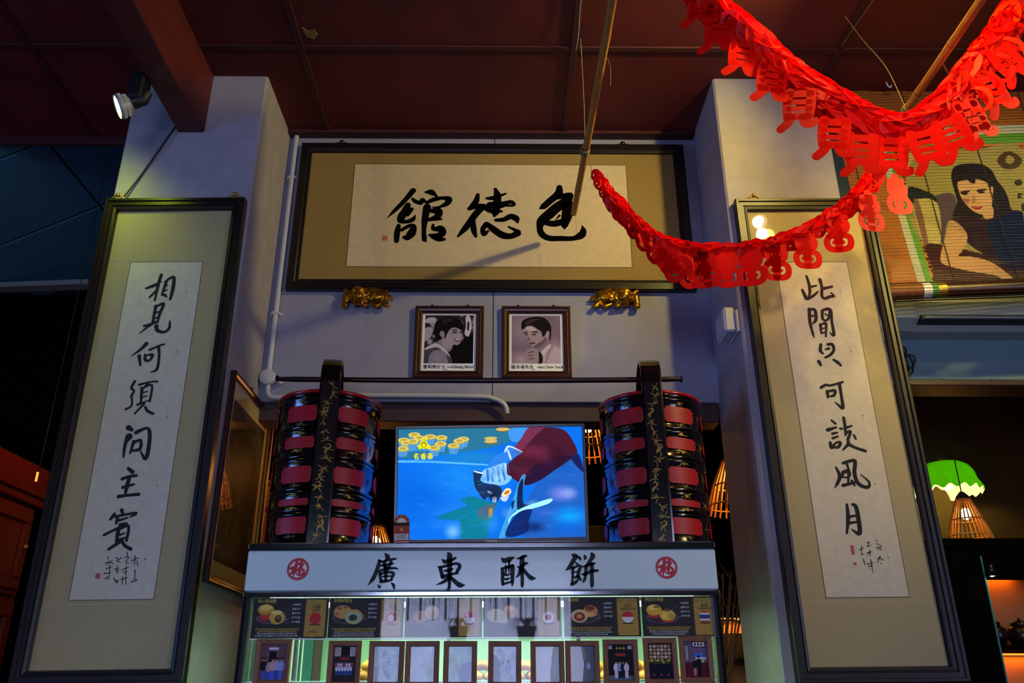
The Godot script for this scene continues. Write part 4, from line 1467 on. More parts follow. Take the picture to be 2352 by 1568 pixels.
	box(st, Vector3(-0.327, -0.187, 0.007), Vector3(0.05, 0.022, 0.0006))
	box(st, Vector3(-0.327, -0.208, 0.007), Vector3(0.054, 0.009, 0.0006))
	part("label_white", st, M.print_white, e)
	part("label_band", span(Vector3(-0.355, -0.147, 0.0068), Vector3(-0.299, -0.137, 0.0072)), M.print_dark, e)
	st = S()
	for q in [[-0.327, -0.161, 0.009], [-0.349, -0.129, 0.0038], [-0.342, -0.118, 0.0038], [-0.327, -0.1125, 0.0038], [-0.312, -0.118, 0.0038], [-0.305, -0.129, 0.0038]]:
		var star := PackedVector2Array()
		for k in 10:
			var rr: float = q[2] * (1.0 if k % 2 == 0 else 0.42)
			star.append(Vector2(q[0] + rr * sin(TAU * k / 10), q[1] + rr * cos(TAU * k / 10)))
		prism(st, star, 0.0068, 0.0074)
	part("label_stars", st, M.print_yellow, e)
	st = S()
	for k in 4:
		box(st, Vector3(-0.327, -0.180 - k * 0.0045, 0.0074), Vector3(0.04 - 0.006 * (k % 2), 0.0016, 0.0004))
	part("label_print", st, M.print_dark, e)


# ------------------------------------------------------------------ lacquered baskets
func around(a: float, y: float, r: float) -> Vector3:
	return Vector3(sin(a) * r, y, cos(a) * r)


func leaf(st: SurfaceTool, a: float, y: float, r: float, turn: float, length: float, w: float) -> void:
	var d := Vector2(cos(turn), sin(turn))
	var o := Vector2(-d.y, d.x) * w * 0.5
	var q := [Vector2.ZERO, d * length * 0.45 + o, d * length, d * length * 0.45 - o]
	var p := []
	for v in q:
		p.append(around(a + v.x / r, y + v.y, r))
	poly(st, [p[0], p[1], p[2]], around(a, 0, 1))
	poly(st, [p[0], p[2], p[3]], around(a, 0, 1))


func build_baskets() -> void:
	var tiers := [0.0, 0.113, 0.186, 0.300, 0.405, 0.525]
	for k in 2:
		var rng := RandomNumberGenerator.new()
		rng.seed = 300 + k
		var b := thing("tiered_basket", ["black and red lacquered tiered basket left of the television", "black and red lacquered tiered basket right of the television"][k], "basket", Vector3([-0.657, 0.540][k], 1.6175, -3.02), "pair of lacquered wedding baskets")
		b.rotation.y = [0.17, -0.10][k]
		var R := 0.186
		for i in 5:
			var y0: float = tiers[i]
			var y1: float = tiers[i + 1]
			var t := part("tier", lt([Vector2(R - 0.02, y0), Vector2(R - 0.004, y0), Vector2(R + 0.001, y0 + 0.004), Vector2(R + 0.001, y0 + 0.012), Vector2(R - 0.003, y0 + 0.016), Vector2(R - 0.0015, (y0 + y1) / 2), Vector2(R - 0.003, y1 - 0.014), Vector2(R + 0.001, y1 - 0.010), Vector2(R + 0.001, y1 - 0.002), Vector2(R - 0.004, y1), Vector2(R - 0.02, y1)], 64), M.lacquer_black, b)
			var yc: float = [0.070, 0.148, 0.243, 0.357, 0.462][i]
			var hh: float = [0.028, 0.012, 0.029, 0.021, 0.029][i]
			var lattice: bool = i == (3 if k == 0 else 4)
			for s in 6:
				var a0 := deg_to_rad(30.0 + 60.0 * s)
				var half := deg_to_rad(19.5)
				var rows := []
				for v in 7:
					var row := PackedVector3Array()
					for u in 40:
						var uu := -1.0 + 2.0 * u / 39.0
						var vv := -1.0 + 2.0 * v / 6.0
						# notched corners
						var lim := 1.0 if absf(uu) < 0.86 else 0.72
						vv = clampf(vv, -lim, lim)
						var rib := 0.0012 * absf(sin(u * 0.5 * PI)) if not lattice else 0.0014 * absf(sin(u * 0.5 * PI) * sin(v * 0.5 * PI + 0.4))
						row.append(around(a0 + uu * half, yc + vv * hh, R + 0.0006 + rib))
					rows.append(row)
				var st := S()
				sheet(st, rows, true)
				var pnl := part("woven_panel", st, M.woven_red, t)
				if lattice:
					st = S()
					for u in 16:
						for v in [-0.33, 0.33]:
							leaf(st, a0 + (-0.85 + 1.7 * u / 15.0) * half, yc + v * hh, R + 0.0024, 0.0, 0.0035, 0.0022)
					part("gold_thread", st, M.woven_gold, pnl)
			# sprays of painted gold leaves between and around the panels
			var g := S()
			for s in 12:
				var a := deg_to_rad(30.0 * s)
				var on_gap := s % 2 == 0
				var spots := [yc] if on_gap else [yc + hh + 0.012, yc - hh - 0.010]
				for y in spots:
					if y < y0 + 0.012 or y > y1 - 0.008:
						continue
					for j in (11 if on_gap else 9):
						var tr := rng.randf() * TAU if on_gap else (rng.randf_range(-0.4, 0.4) + (PI if j % 2 else 0.0))
						leaf(g, a + rng.randf_range(-0.05, 0.05), y + rng.randf_range(-0.005, 0.005), R + 0.0022, tr, rng.randf_range(0.012, 0.026), rng.randf_range(0.0016, 0.003))
					for j in 6:
						leaf(g, a, y, R + 0.0023, TAU * j / 6.0, 0.008, 0.004)
			part("gold_painted_spray", g, M.gold_paint if i % 2 else M.gold_paint_dark, t).set_meta("kind", "stuff")
		var lid := part("lid", lt([Vector2(R - 0.02, 0.525), Vector2(R, 0.526), Vector2(R + 0.001, 0.535), Vector2(R - 0.002, 0.54), Vector2(R - 0.05, 0.545), Vector2(0, 0.547)], 64), M.lacquer_black, b)
		part("red_rim", lt([Vector2(R - 0.012, 0.538), Vector2(R + 0.002, 0.538), Vector2(R + 0.004, 0.543), Vector2(R + 0.003, 0.549), Vector2(R - 0.004, 0.552), Vector2(R - 0.012, 0.548)], 64), M.lacquer_red, lid)
		# the carrying strap: up the front, over the top, down the back
		var path := []
		var zf := R + 0.008
		for y in [0.0, 0.25, 0.54]:
			path.append(Vector2(zf, y))
		for j in 15:
			var w := PI * j / 14.0
			path.append(Vector2(cos(w) * zf * (1.0 - 0.08 * sin(w)), 0.575 + pow(sin(w), 0.8) * 0.135))
		for y in [0.54, 0.25, 0.0]:
			path.append(Vector2(-zf, y))
		var hw := 0.036
		var prof := [Vector2(-hw, -0.006), Vector2(-hw, 0.003), Vector2(-hw + 0.006, 0.006), Vector2(hw - 0.006, 0.006), Vector2(hw, 0.003), Vector2(hw, -0.006), Vector2(-hw, -0.006)]
		var rows := []
		for i in path.size():
			var d: Vector2 = (path[mini(i + 1, path.size() - 1)] - path[maxi(i - 1, 0)]).normalized()
			var nrm := Vector2(d.y, -d.x)
			var row := PackedVector3Array()
			var width := 1.0 + 0.10 * exp(-pow((path[i].y - 0.0) / 0.25, 2))
			for p in prof:
				row.append(Vector3(p.x * width, path[i].y + nrm.y * p.y, path[i].x + nrm.x * p.y))
			rows.append(row)
		var st := S()
		for i in rows.size() - 1:
			for j in 6:
				var mid: Vector3 = (rows[i][j] + rows[i + 1][j + 1]) * 0.5
				var cen: Vector3 = (rows[i][0] + rows[i][5] + rows[i][2] + rows[i][3]) * 0.25
				poly(st, [rows[i][j], rows[i][j + 1], rows[i + 1][j + 1], rows[i + 1][j]], mid - cen)
		var strap := part("strap", st, M.lacquer_black, b)
		st = S()
		var z := zf + 0.0063
		for i in 17:
			var y := 0.03 + i * 0.033
			var spine := Vector2(sin(i * 0.9) * 0.012, y)
			for j in 7:
				var tr := rng.randf() * TAU
				var l := rng.randf_range(0.012, 0.026)
				var dd := Vector2(cos(tr), sin(tr))
				var e := spine + dd * l
				e.x = clampf(e.x, -hw + 0.004, hw - 0.004)
				ribbon(st, [spine, (spine + e) * 0.5, e], [0.0004, 0.0013, 0.0003], z, 0.0, Transform3D.IDENTITY, 2)
			if i % 4 == 1:
				# a curling crane
				ribbon(st, [spine + Vector2(-0.008, 0.014), spine + Vector2(0.004, 0.018), spine + Vector2(0.008, 0.008), spine + Vector2(-0.006, -0.002), spine + Vector2(-0.012, -0.014)], [0.0008, 0.0016, 0.0018, 0.0030, 0.0006], z, 0.0)
		part("gold_painted_flowers", st, M.gold_paint, strap)
	var p := thing("carrying_pole", "long dark carrying pole through the handles of both baskets", "pole", Vector3(-0.1, 2.272, -3.02))
	var pts := []
	var rad := []
	for i in 25:
		var u := -1.0 + i / 12.0
		pts.append(Vector3(u * 0.775, 0.004 - 0.006 * (1 - u * u) + 0.002 * u, 0))
		rad.append(0.0105 if absf(u) < 0.97 else 0.008)
	part("shaft", tb(pts, rad, 12), M.rosewood, p)
	for s in [-1, 1]:
		var st := S()
		box(st, Vector3(s * 0.77, 0.005, 0), Vector3(0.012, 0.022, 0.02), 0.004)
		part("end_cap", st, M.rosewood, p)


# ------------------------------------------------------------------ hung pictures
func board_border(parent: Node3D, x0: float, y0: float, x1: float, y1: float, z: float, t: float, m: Material) -> void:
	var st := S()
	for q in [[x0, y0, x1, y0 + t], [x0, y1 - t, x1, y1], [x0, y0, x0 + t, y1], [x1 - t, y0, x1, y1]]:
		poly(st, [Vector3(q[0], q[1], z), Vector3(q[2], q[1], z), Vector3(q[2], q[3], z), Vector3(q[0], q[3], z)], Vector3.BACK)
	part("border_line", st, m, parent)


func build_big_calligraphy() -> void:
	var f := thing("calligraphy_frame", "wide black frame with three large brushed characters above the portraits", "framed calligraphy", Vector3(-0.065, 3.200, -3.362))
	frame_bars(f, 1.815, 0.775, [Vector2(0, 0), Vector2(0, 0.030), Vector2(0.004, 0.034), Vector2(0.034, 0.034), Vector2(0.040, 0.030), Vector2(0.050, 0.028), Vector2(0.054, 0.014)], M.frame_black)
	part("mount", span(Vector3(-0.87, -0.35, 0.002), Vector3(0.87, 0.35, 0.020)), M.mount_silk, f)
	var p := part("paper", span(Vector3(-0.6505, -0.272, 0.020), Vector3(0.6305, 0.276, 0.0206)), M.rice_paper, f)
	board_border(f, -0.6505, -0.272, 0.6305, 0.276, 0.0210, 0.0026, M.border_ink)
	for e in [INK_HALL, INK_VIRTUE, INK_COLOUR]:
		var st := S()
		ink(st, e, 0.0212, 0.0, 1.32)
		part("character", st, M.ink, p)
	var sl := part("seal", span(Vector3(-0.497, -0.137, 0.0206), Vector3(-0.474, -0.113, 0.0212)), M.seal_red, p)
	var st := S()
	for q in [[-0.494, -0.132, -0.494, -0.117], [-0.488, -0.119, -0.478, -0.119], [-0.487, -0.126, -0.478, -0.126], [-0.489, -0.132, -0.479, -0.133]]:
		ribbon(st, [Vector2(q[0], q[1]), Vector2(q[2], q[3])], [0.0008, 0.0008], 0.0214)
	part("seal_lines", st, M.rice_paper, sl)
	for x in [-0.72, 0.62]:
		part("hanger", tb_hook(), M.frame_black, f, Vector3(x, 0.385, 0.02))


func tb_hook() -> SurfaceTool:
	var st := S()
	box(st, Vector3(0, 0.004, 0), Vector3(0.05, 0.006, 0.02), 0.002)
	ball(st, Vector3(0, 0.012, 0), Vector3(0.014, 0.012, 0.012), 10)
	return st


func brass_bail() -> SurfaceTool:
	var st := S()
	tube(st, wave([Vector3(-0.03, 0.0, 0), Vector3(-0.016, 0.012, 0.004), Vector3(0, 0.022, 0.006), Vector3(0.016, 0.012, 0.004), Vector3(0.03, 0.0, 0)]), 0.0045, 8)
	ball(st, Vector3(0, 0.02, 0.006), Vector3(0.009, 0.01, 0.008), 10)
	return st


func build_scrolls() -> void:
	var sets := [
		[Vector3(-1.318, 2.11, -2.940), 0.014, [INK_XIANG, INK_JIAN, INK_HE, INK_XU, INK_WEN, INK_ZHU, INK_BIN], INK_LSIGN, "tall framed scroll of brushed characters on the left pillar"],
		[Vector3(1.208, 2.12, -2.940), 0.010, [INK_CI, INK_SPACE, INK_ONLY, INK_MAY, INK_TALK, INK_WIND, INK_MOON], INK_RSIGN, "tall framed scroll of brushed characters on the right pillar"],
	]
	for k in 2:
		var q: Array = sets[k]
		var f := thing("scroll_frame", q[4], "framed scroll", q[0], "pair of framed calligraphy scrolls")
		f.rotation.z = q[1]
		var at := Vector3(0.002, -0.012, 0)
		var h := Node3D.new()
		frame_bars_at(f, 0.556, 1.816, at)
		part("mount", span(Vector3(-0.232, -0.88, 0.002), Vector3(0.226, 0.85, 0.012)), M.scroll_silk, f)
		part("silk_band", span(Vector3(-0.228, -0.87, 0.012), Vector3(0.223, -0.672, 0.0124)), M.scroll_silk, f)
		part("silk_band", span(Vector3(-0.228, 0.625, 0.012), Vector3(0.223, 0.842, 0.0124)), M.scroll_silk, f)
		var p := part("paper", span(Vector3(-0.1415, -0.655, 0.012), Vector3(0.1415, 0.617, 0.0130)), M.scroll_paper, f)
		board_border(f, -0.1415, -0.655, 0.1415, 0.617, 0.0132, 0.0022, M.border_ink)
		for y in [-0.668, 0.622]:
			part("fold_line", span(Vector3(-0.226, y, 0.0124), Vector3(0.222, y + 0.0012, 0.0127)), M.ring_print, f)
		for i in 5:
			var st := S()
			for rr in [[0.090, 0.0022], [0.045, 0.0010], [0.018, 0.0008]]:
				var ring := []
				var wid := []
				for j in 41:
					ring.append(Vector2(0.003 + cos(TAU * j / 40) * rr[0], 0.4875 - i * 0.2527 + sin(TAU * j / 40) * rr[0]))
					wid.append(rr[1])
				if rr[0] > 0.08 or i % 2 == 0:
					ribbon(st, ring, wid, 0.01305, 0.0, Transform3D.IDENTITY, 1)
			part("printed_ring", st, M.ring_print, p)
		for e in q[2]:
			var st := S()
			ink(st, e, 0.0135, 0.0, 1.35)
			part("character", st, M.ink, p)
		var sg := S()
		ink(sg, q[3], 0.0135, 0.0, 1.1)
		part("signature", sg, M.ink, p)
		if k == 0:
			part("seal", span(Vector3(-0.0655, -0.585, 0.0131), Vector3(-0.050, -0.568, 0.0134)), M.seal_red, p)
		else:
			part("seal", span(Vector3(-0.031, -0.513, 0.0131), Vector3(-0.019, -0.482, 0.0134)), M.seal_red, p)
			part("seal", span(Vector3(-0.030, -0.549, 0.0131), Vector3(-0.019, -0.539, 0.0134)), M.seal_red, p)
		var gl := S()
		poly(gl, [Vector3(-0.23, -0.875, 0.017), Vector3(0.228, -0.875, 0.017), Vector3(0.228, 0.85, 0.017), Vector3(-0.23, 0.85, 0.017)], Vector3.BACK)
		part("glass_pane", gl, M.glass, f)
		for x in ([-0.235, 0.235] if k == 0 else [-0.195, 0.2]):
			part("brass_hanger", brass_bail(), M.gold_line, f, Vector3(x, 0.898, 0.018))


func frame_bars_at(f: Node3D, w: float, h: float, at: Vector3) -> void:
	var before := f.get_child_count()
	frame_bars(f, w, h, [Vector2(0, 0), Vector2(0, 0.034), Vector2(0.003, 0.037), Vector2(0.012, 0.037), Vector2(0.014, 0.031), Vector2(0.030, 0.031), Vector2(0.032, 0.026), Vector2(0.034, 0.026), Vector2(0.036, 0.030), Vector2(0.046, 0.028), Vector2(0.050, 0.012)], M.frame_brown)
	for i in range(before, f.get_child_count()):
		(f.get_child(i) as Node3D).position = at


func build_portraits() -> void:
	for k in 2:
		var f := thing("portrait_frame", ["framed black and white portrait of a woman with short hair", "framed black and white portrait of a man resting chin on hand"][k], "framed portrait", Vector3([-0.246, 0.131][k], 2.5715, -3.362), "two framed portraits above the carrying pole")
		f.rotation.x = 0.02
		frame_bars(f, 0.299, 0.332, [Vector2(0, 0), Vector2(0, 0.018), Vector2(0.003, 0.021), Vector2(0.010, 0.021), Vector2(0.013, 0.017), Vector2(0.022, 0.015), Vector2(0.026, 0.018), Vector2(0.031, 0.014), Vector2(0.033, 0.006)], M.frame_red)
		for s in [-1, 1]:
			part("gold_fillet", span(Vector3(s * 0.1355 - 0.0012, -0.150, 0.017), Vector3(s * 0.1355 + 0.0012, 0.150, 0.0185), 0.0004), M.gold_line, f)
		part("photo_paper", span(Vector3(-0.118, -0.134, 0.002), Vector3(0.118, 0.135, 0.006)), M.print_white, f)
		var im: Image
		if k == 0:
			im = canvas(512, 544, "2a2430")
			var rng := RandomNumberGenerator.new()
			rng.seed = 31
			for i in 46:
				soft(im, rng.randf_range(0, 140), rng.randf_range(30, 340), rng.randf_range(14, 44), rng.randf_range(14, 44), Color(["cfc6d6", "8a8294", "17121a"][i % 3]), 0.8)
			for i in 26:
				soft(im, rng.randf_range(370, 512), rng.randf_range(0, 360), rng.randf_range(10, 30), rng.randf_range(20, 70), Color(["c6bece", "17121a", "6a6274"][i % 3]), 0.7)
			for q in [[292, 400, 24, 30], [300, 440, 18, 26], [285, 480, 26, 20], [370, 330, 40, 20], [430, 320, 30, 22], [400, 350, 20, 14]]:
				soft(im, q[0], q[1], q[2], q[3], Color("b0a8bc"), 0.9)
			paint(im, WOMAN_SHAPES)
			soft(im, 380, 260, 50, 60, Color("c4b8c8"), 0.5)
			soft(im, 140, 480, 60, 60, Color("a89eb0"), 0.5)
		else:
			im = canvas(512, 544, "7a6880")
			soft(im, 110, 160, 260, 300, Color("a48ea8"), 0.8)
			soft(im, 440, 420, 200, 220, Color("b8a4ba"), 0.8)
			soft(im, 120, 500, 200, 140, Color("c4b0c4"), 0.7)
			paint(im, MAN_SHAPES)
			soft(im, 200, 190, 50, 70, Color("c8bac6"), 0.5)
		part("photograph", print_sheet(0.211, 0.224), print_material(["woman_portrait", "man_portrait"][k], im, 2, 0.5), f, Vector3(0.0, 0.0135, 0.0064))
		var st := S()
		pen_row(st, ["曾莉梅女士", "區志德先生"][k], -0.098 if k == 0 else -0.099, -0.1135, 0.0165, 0.0195, 0.0019, 0.0066)
		part("chinese_caption", st, M.ink, f)
		words("caption_text", ["Chung Mooi", "Au Chee Teck"][k], f, Vector3(0.062, -0.1145, 0.0066), 0.0155, M.ink, true, true)
		words("caption_text", ["Madam", "Mr"][k], f, Vector3([0.009, 0.0075][k], -0.1155, 0.0066), 0.007, M.ink, true, true)
		words("caption_text", "1971", f, Vector3(-0.012, -0.1275, 0.0066), 0.0085, M.ink, true)
		for x in [-0.078, 0.078]:
			part("hanger", tb_hook(), M.frame_black, f, Vector3(x, 0.167, 0.008)).scale = Vector3(0.4, 0.4, 0.6)


func build_side_painting() -> void:
	var f := thing("framed_painting", "glazed dark figure painting hung on the side of the left pillar", "framed painting", Vector3(-1.038, 1.911, -3.275))
	f.rotation.y = PI / 2
	frame_bars(f, 0.57, 0.775, [Vector2(0, 0), Vector2(0, 0.018), Vector2(0.004, 0.021), Vector2(0.012, 0.019), Vector2(0.018, 0.014), Vector2(0.024, 0.012), Vector2(0.026, 0.006)], M.frame_red)
	part("gold_fillet", span(Vector3(0.256, -0.36, 0.010), Vector3(0.261, 0.36, 0.0165), 0.001), M.gold_line, f)
	part("mat_board", span(Vector3(-0.27, -0.37, 0.001), Vector3(0.27, 0.37, 0.004)), M.mat_olive, f)
	var im := canvas(256, 384, "2c2416")
	var rng := RandomNumberGenerator.new()
	rng.seed = 71
	for i in 90:
		var y := rng.randf_range(0, 384)
		soft(im, rng.randf_range(-10, 266), y, rng.randf_range(10, 40), rng.randf_range(14, 60), Color(["3a3018", "4a4a28", "1a140c", "5a2a18", "4a5030"][i % 5] if y > 150 else ["3a3420", "4a4428", "2a2416"][i % 3]), 0.6)
	for i in 12:
		soft(im, rng.randf_range(50, 200), rng.randf_range(190, 340), rng.randf_range(6, 16), rng.randf_range(10, 34), Color(["8a2a1c", "6a5a2c", "9a7a4c"][i % 3]), 0.8)
	for i in 30:
		soft(im, rng.randf_range(0, 110), rng.randf_range(260, 384), rng.randf_range(10, 26), rng.randf_range(10, 20), Color("3f5a3c"), 0.5)
	im.fill_rect(Rect2i(60, 16, 130, 22), Color("14100a"))
	im.fill_rect(Rect2i(20, 30, 14, 130), Color("241a10"))
	part("print", print_sheet(0.44, 0.60), print_material("side_print", im, 1, 0.5), f, Vector3(0.0, -0.005, 0.0045))
	var gl := S()
	poly(gl, [Vector3(-0.262, -0.365, 0.009), Vector3(0.262, -0.365, 0.009), Vector3(0.262, 0.365, 0.009), Vector3(-0.262, 0.365, 0.009)], Vector3.BACK)
	part("glass_pane", gl, M.glass, f)
	part("hanger", tb_hook(), M.frame_black, f, Vector3(-0.05, 0.39, 0.008)).scale = Vector3(0.5, 0.5, 0.8)


# ------------------------------------------------------------------ gilded lions
# joints with radii in a field, joined smoothly and meshed with one vertex in each cell that the surface crosses
func field_mesh(bones: Array, lo: Vector3, hi: Vector3, cell: float, blend: float) -> Array:
	var n := Vector3i(((hi - lo) / cell).ceil()) + Vector3i.ONE
	var f := PackedFloat32Array()
	f.resize(n.x * n.y * n.z)
	f.fill(cell * 3.0)
	for b in bones:
		var a: Vector3 = b[0]
		var e: Vector3 = b[1]
		var ra: float = b[2]
		var rb: float = b[3]
		var reach := maxf(ra, rb) + cell * 3.0 + blend
		var i0 := Vector3i(((a.min(e) - Vector3.ONE * reach - lo) / cell).floor()).clamp(Vector3i.ZERO, n - Vector3i.ONE)
		var i1 := Vector3i(((a.max(e) + Vector3.ONE * reach - lo) / cell).ceil()).clamp(Vector3i.ZERO, n - Vector3i.ONE)
		var ab := e - a
		var l2 := maxf(ab.length_squared(), 1e-12)
		var bl: float = blend if b.size() < 5 else b[4]
		for z in range(i0.z, i1.z + 1):
			for y in range(i0.y, i1.y + 1):
				var at := (z * n.y + y) * n.x
				for x in range(i0.x, i1.x + 1):
					var p := lo + Vector3(x, y, z) * cell
					var t := clampf((p - a).dot(ab) / l2, 0.0, 1.0)
					var d := p.distance_to(a + ab * t) - lerpf(ra, rb, t)
					var g := f[at + x]
					var h := maxf(bl - absf(g - d), 0.0) / bl
					f[at + x] = minf(g, d) - h * h * bl * 0.25
	var verts := PackedVector3Array()
	var cells := {}
	var faces := PackedInt32Array()
	var off := [0, 1, n.x, n.x + 1, n.x * n.y, n.x * n.y + 1, n.x * n.y + n.x, n.x * n.y + n.x + 1]
	var edges := [[0, 1], [2, 3], [4, 5], [6, 7], [0, 2], [1, 3], [4, 6], [5, 7], [0, 4], [1, 5], [2, 6], [3, 7]]
	for z in n.z - 1:
		for y in n.y - 1:
			for x in n.x - 1:
				var at := (z * n.y + y) * n.x + x
				var inside := 0
				for k in 8:
					if f[at + off[k]] < 0.0:
						inside += 1
				if inside == 0 or inside == 8:
					continue
				var sum := Vector3.ZERO
				var cnt := 0
				for e in edges:
					var u := f[at + off[e[0]]]
					var v := f[at + off[e[1]]]
					if (u < 0.0) != (v < 0.0):
						var t := u / (u - v)
						var pa := Vector3(e[0] & 1, (e[0] >> 1) & 1, e[0] >> 2)
						var pb := Vector3(e[1] & 1, (e[1] >> 1) & 1, e[1] >> 2)
						sum += pa.lerp(pb, t)
						cnt += 1
				cells[at] = verts.size()
				verts.append(lo + (Vector3(x, y, z) + sum / cnt) * cell)
	var step := [1, n.x, n.x * n.y]
	for at in cells:
		for ax in 3:
			var u: int = step[(ax + 1) % 3]
			var v: int = step[(ax + 2) % 3]
			if at + step[ax] >= f.size():
				continue
			var s0 := f[at] < 0.0
			if s0 == (f[at + step[ax]] < 0.0):
				continue
			if cells.has(at - u) and cells.has(at - v) and cells.has(at - u - v):
				var q := [cells[at], cells[at - u], cells[at - u - v], cells[at - v]]
				if s0:
					faces.append_array(PackedInt32Array([q[0], q[2], q[1], q[0], q[3], q[2]]))
				else:
					faces.append_array(PackedInt32Array([q[0], q[1], q[2], q[0], q[2], q[3]]))
	return [verts, faces]


func build_lions() -> void:
	var u := 0.0001316
	var b := []
	# x, y, depth, radius pairs in carving units; y downwards from the top of the ear line
	var raw := [
		[1000, 450, 120, 200, 1550, 560, 120, 190], [1300, 330, 110, 150, 1600, 420, 110, 120],
		[800, 450, 220, 250, 800, 520, 240, 240], [820, 560, 380, 120, 860, 640, 400, 150], [790, 750, 330, 110, 870, 770, 330, 105],
		[700, 400, 420, 70, 740, 380, 430, 60], [900, 390, 420, 75, 950, 370, 420, 60], [620, 640, 320, 90, 600, 700, 300, 70], [950, 660, 330, 90, 980, 700, 310, 60],
		[470, 390, 180, 75, 340, 300, 160, 55], [1010, 330, 230, 70, 1060, 300, 200, 50],
		[430, 560, 140, 150, 380, 850, 150, 105], [390, 890, 200, 95, 430, 890, 240, 80],
		[1050, 700, 180, 110, 1060, 860, 200, 90], [1010, 890, 260, 44, 1000, 900, 270, 40], [1060, 890, 275, 44, 1060, 900, 285, 40], [1110, 885, 260, 44, 1120, 900, 270, 40],
		[1640, 740, 150, 100, 1780, 860, 180, 85], [1730, 890, 230, 42, 1720, 900, 240, 38], [1785, 895, 245, 42, 1785, 905, 250, 38], [1840, 880, 230, 42, 1850, 895, 235, 38],
		[340, 890, 250, 42, 330, 905, 255, 38], [395, 895, 285, 42, 395, 905, 290, 38], [450, 885, 280, 42, 455, 900, 285, 38],
		[1250, 790, 150, 60, 1440, 880, 170, 75], [1440, 880, 170, 75, 1620, 800, 150, 55],
		[930, 225, 130, 34, 1450, 185, 130, 30], [1450, 185, 130, 30, 1600, 230, 130, 28], [1600, 230, 130, 28, 1590, 300, 150, 24], [1590, 300, 150, 24, 1480, 310, 180, 22],
		[1640, 420, 120, 55, 1800, 400, 120, 24], [1650, 490, 130, 55, 1900, 500, 110, 20], [1660, 560, 120, 50, 1960, 560, 100, 16], [1650, 610, 110, 50, 1970, 640, 90, 16], [1620, 370, 120, 40, 1820, 240, 110, 12],
		[1060, 520, 300, 80, 1080, 540, 310, 70], [1150, 620, 280, 70, 1160, 640, 280, 60], [1280, 600, 280, 85, 1300, 620, 290, 70], [1430, 640, 260, 75, 1460, 650, 270, 60], [1360, 480, 270, 80, 1400, 470, 260, 60], [1200, 430, 280, 80, 1230, 410, 270, 60], [1540, 520, 230, 70, 1570, 500, 230, 50],
		[1080, 660, 320, 40, 1100, 650, 330, 36], [1230, 700, 300, 40, 1270, 705, 300, 36], [660, 540, 420, 36, 690, 560, 430, 30], [560, 460, 330, 60, 590, 440, 340, 50],
		[830, 640, 520, 46, 900, 600, 500, 46], [720, 830, 280, 70, 930, 830, 280, 70],
	]
	for r in raw:
		b.append([Vector3((r[0] - 1145) * u, (565 - r[1]) * u, r[2] * u * 0.75), Vector3((r[4] - 1145) * u, (565 - r[5]) * u, r[6] * u * 0.75), r[3] * u, r[7] * u])
	var got := field_mesh(b, Vector3(-0.125, -0.065, -0.022), Vector3(0.125, 0.062, 0.085), 0.0028, 0.006)
	var vs: PackedVector3Array = got[0]
	var fs: PackedInt32Array = got[1]
	for k in 2:
		var o := thing("gilded_lion", ["gilded carved lion under the big frame's left end, head at its left", "gilded carved lion under the big frame's right end, head at its right"][k], "carving", Vector3([-0.604, 0.474][k], 2.775, -3.352), "pair of gilded lions under the big frame")
		var mir := -1.0 if k == 1 else 1.0
		var st := S()
		st.set_smooth_group(1)
		for i in range(0, fs.size(), 3):
			for j in ([0, 1, 2] if k == 0 else [0, 2, 1]):
				var p := vs[fs[i + j]]
				st.add_vertex(Vector3(p.x * mir, p.y, p.z))
		part("body", st, M.gilt, o)
		st = S()
		for e in [[700, 470], [905, 455]]:
			ball(st, Vector3((e[0] - 1145) * u * mir, (565 - e[1]) * u, 0.052), Vector3(0.006, 0.006, 0.005), 12)
		part("eyes", st, M.gold_line, o)
		part("wall_peg", span(Vector3(-0.02, -0.01, -0.012), Vector3(0.02, 0.01, 0.0), 0.002), M.gilt, o)


# ------------------------------------------------------------------ pipes, fittings, lights
func build_conduit() -> void:
	var c := thing("conduit_pipe", "white conduit pipe down the wall with a round junction box", "pipe", Vector3(0, 0, -3.348))
	part("pipe", tb([Vector3(-1.006, 3.648, 0), Vector3(-1.004, 3.0, 0), Vector3(-1.003, 2.42, 0)], 0.0115, 14), M.pvc, c)
	part("junction_box", lt([Vector2(0, -0.012), Vector2(0.032, -0.012), Vector2(0.034, 0.0), Vector2(0.034, 0.018), Vector2(0.03, 0.022), Vector2(0, 0.023)], 28), M.pvc, c).transform = Transform3D(Basis(Vector3.RIGHT, PI / 2), Vector3(-1.003, 2.40, 0))
	part("branch_pipe", tb(wave([Vector3(-1.0, 2.37, 0), Vector3(-0.998, 2.34, 0), Vector3(-0.985, 2.318, 0.002), Vector3(-0.95, 2.312, 0.003), Vector3(-0.86, 2.322, 0.002), Vector3(-0.5, 2.323, 0), Vector3(-0.13, 2.320, 0), Vector3(-0.05, 2.310, 0), Vector3(-0.005, 2.284, 0.0), Vector3(0.006, 2.25, -0.01)], 5), 0.0105, 12), M.pvc, c)
	part("stub_pipe", tb([Vector3(-0.975, 2.395, 0), Vector3(-0.955, 2.388, 0), Vector3(-0.945, 2.372, 0)], 0.008, 10), M.pvc, c)
	for y in [3.40, 2.70]:
		var st := S()
		box(st, Vector3(-1.004, y, 0.0), Vector3(0.036, 0.014, 0.026), 0.004)
		box(st, Vector3(-1.004, y, -0.01), Vector3(0.056, 0.014, 0.006), 0.002)
		part("saddle_clip", st, M.pvc, c)
	part("end_cap", tb([Vector3(-1.006, 3.635, 0), Vector3(-1.006, 3.65, 0)], 0.014, 14), M.pvc, c)


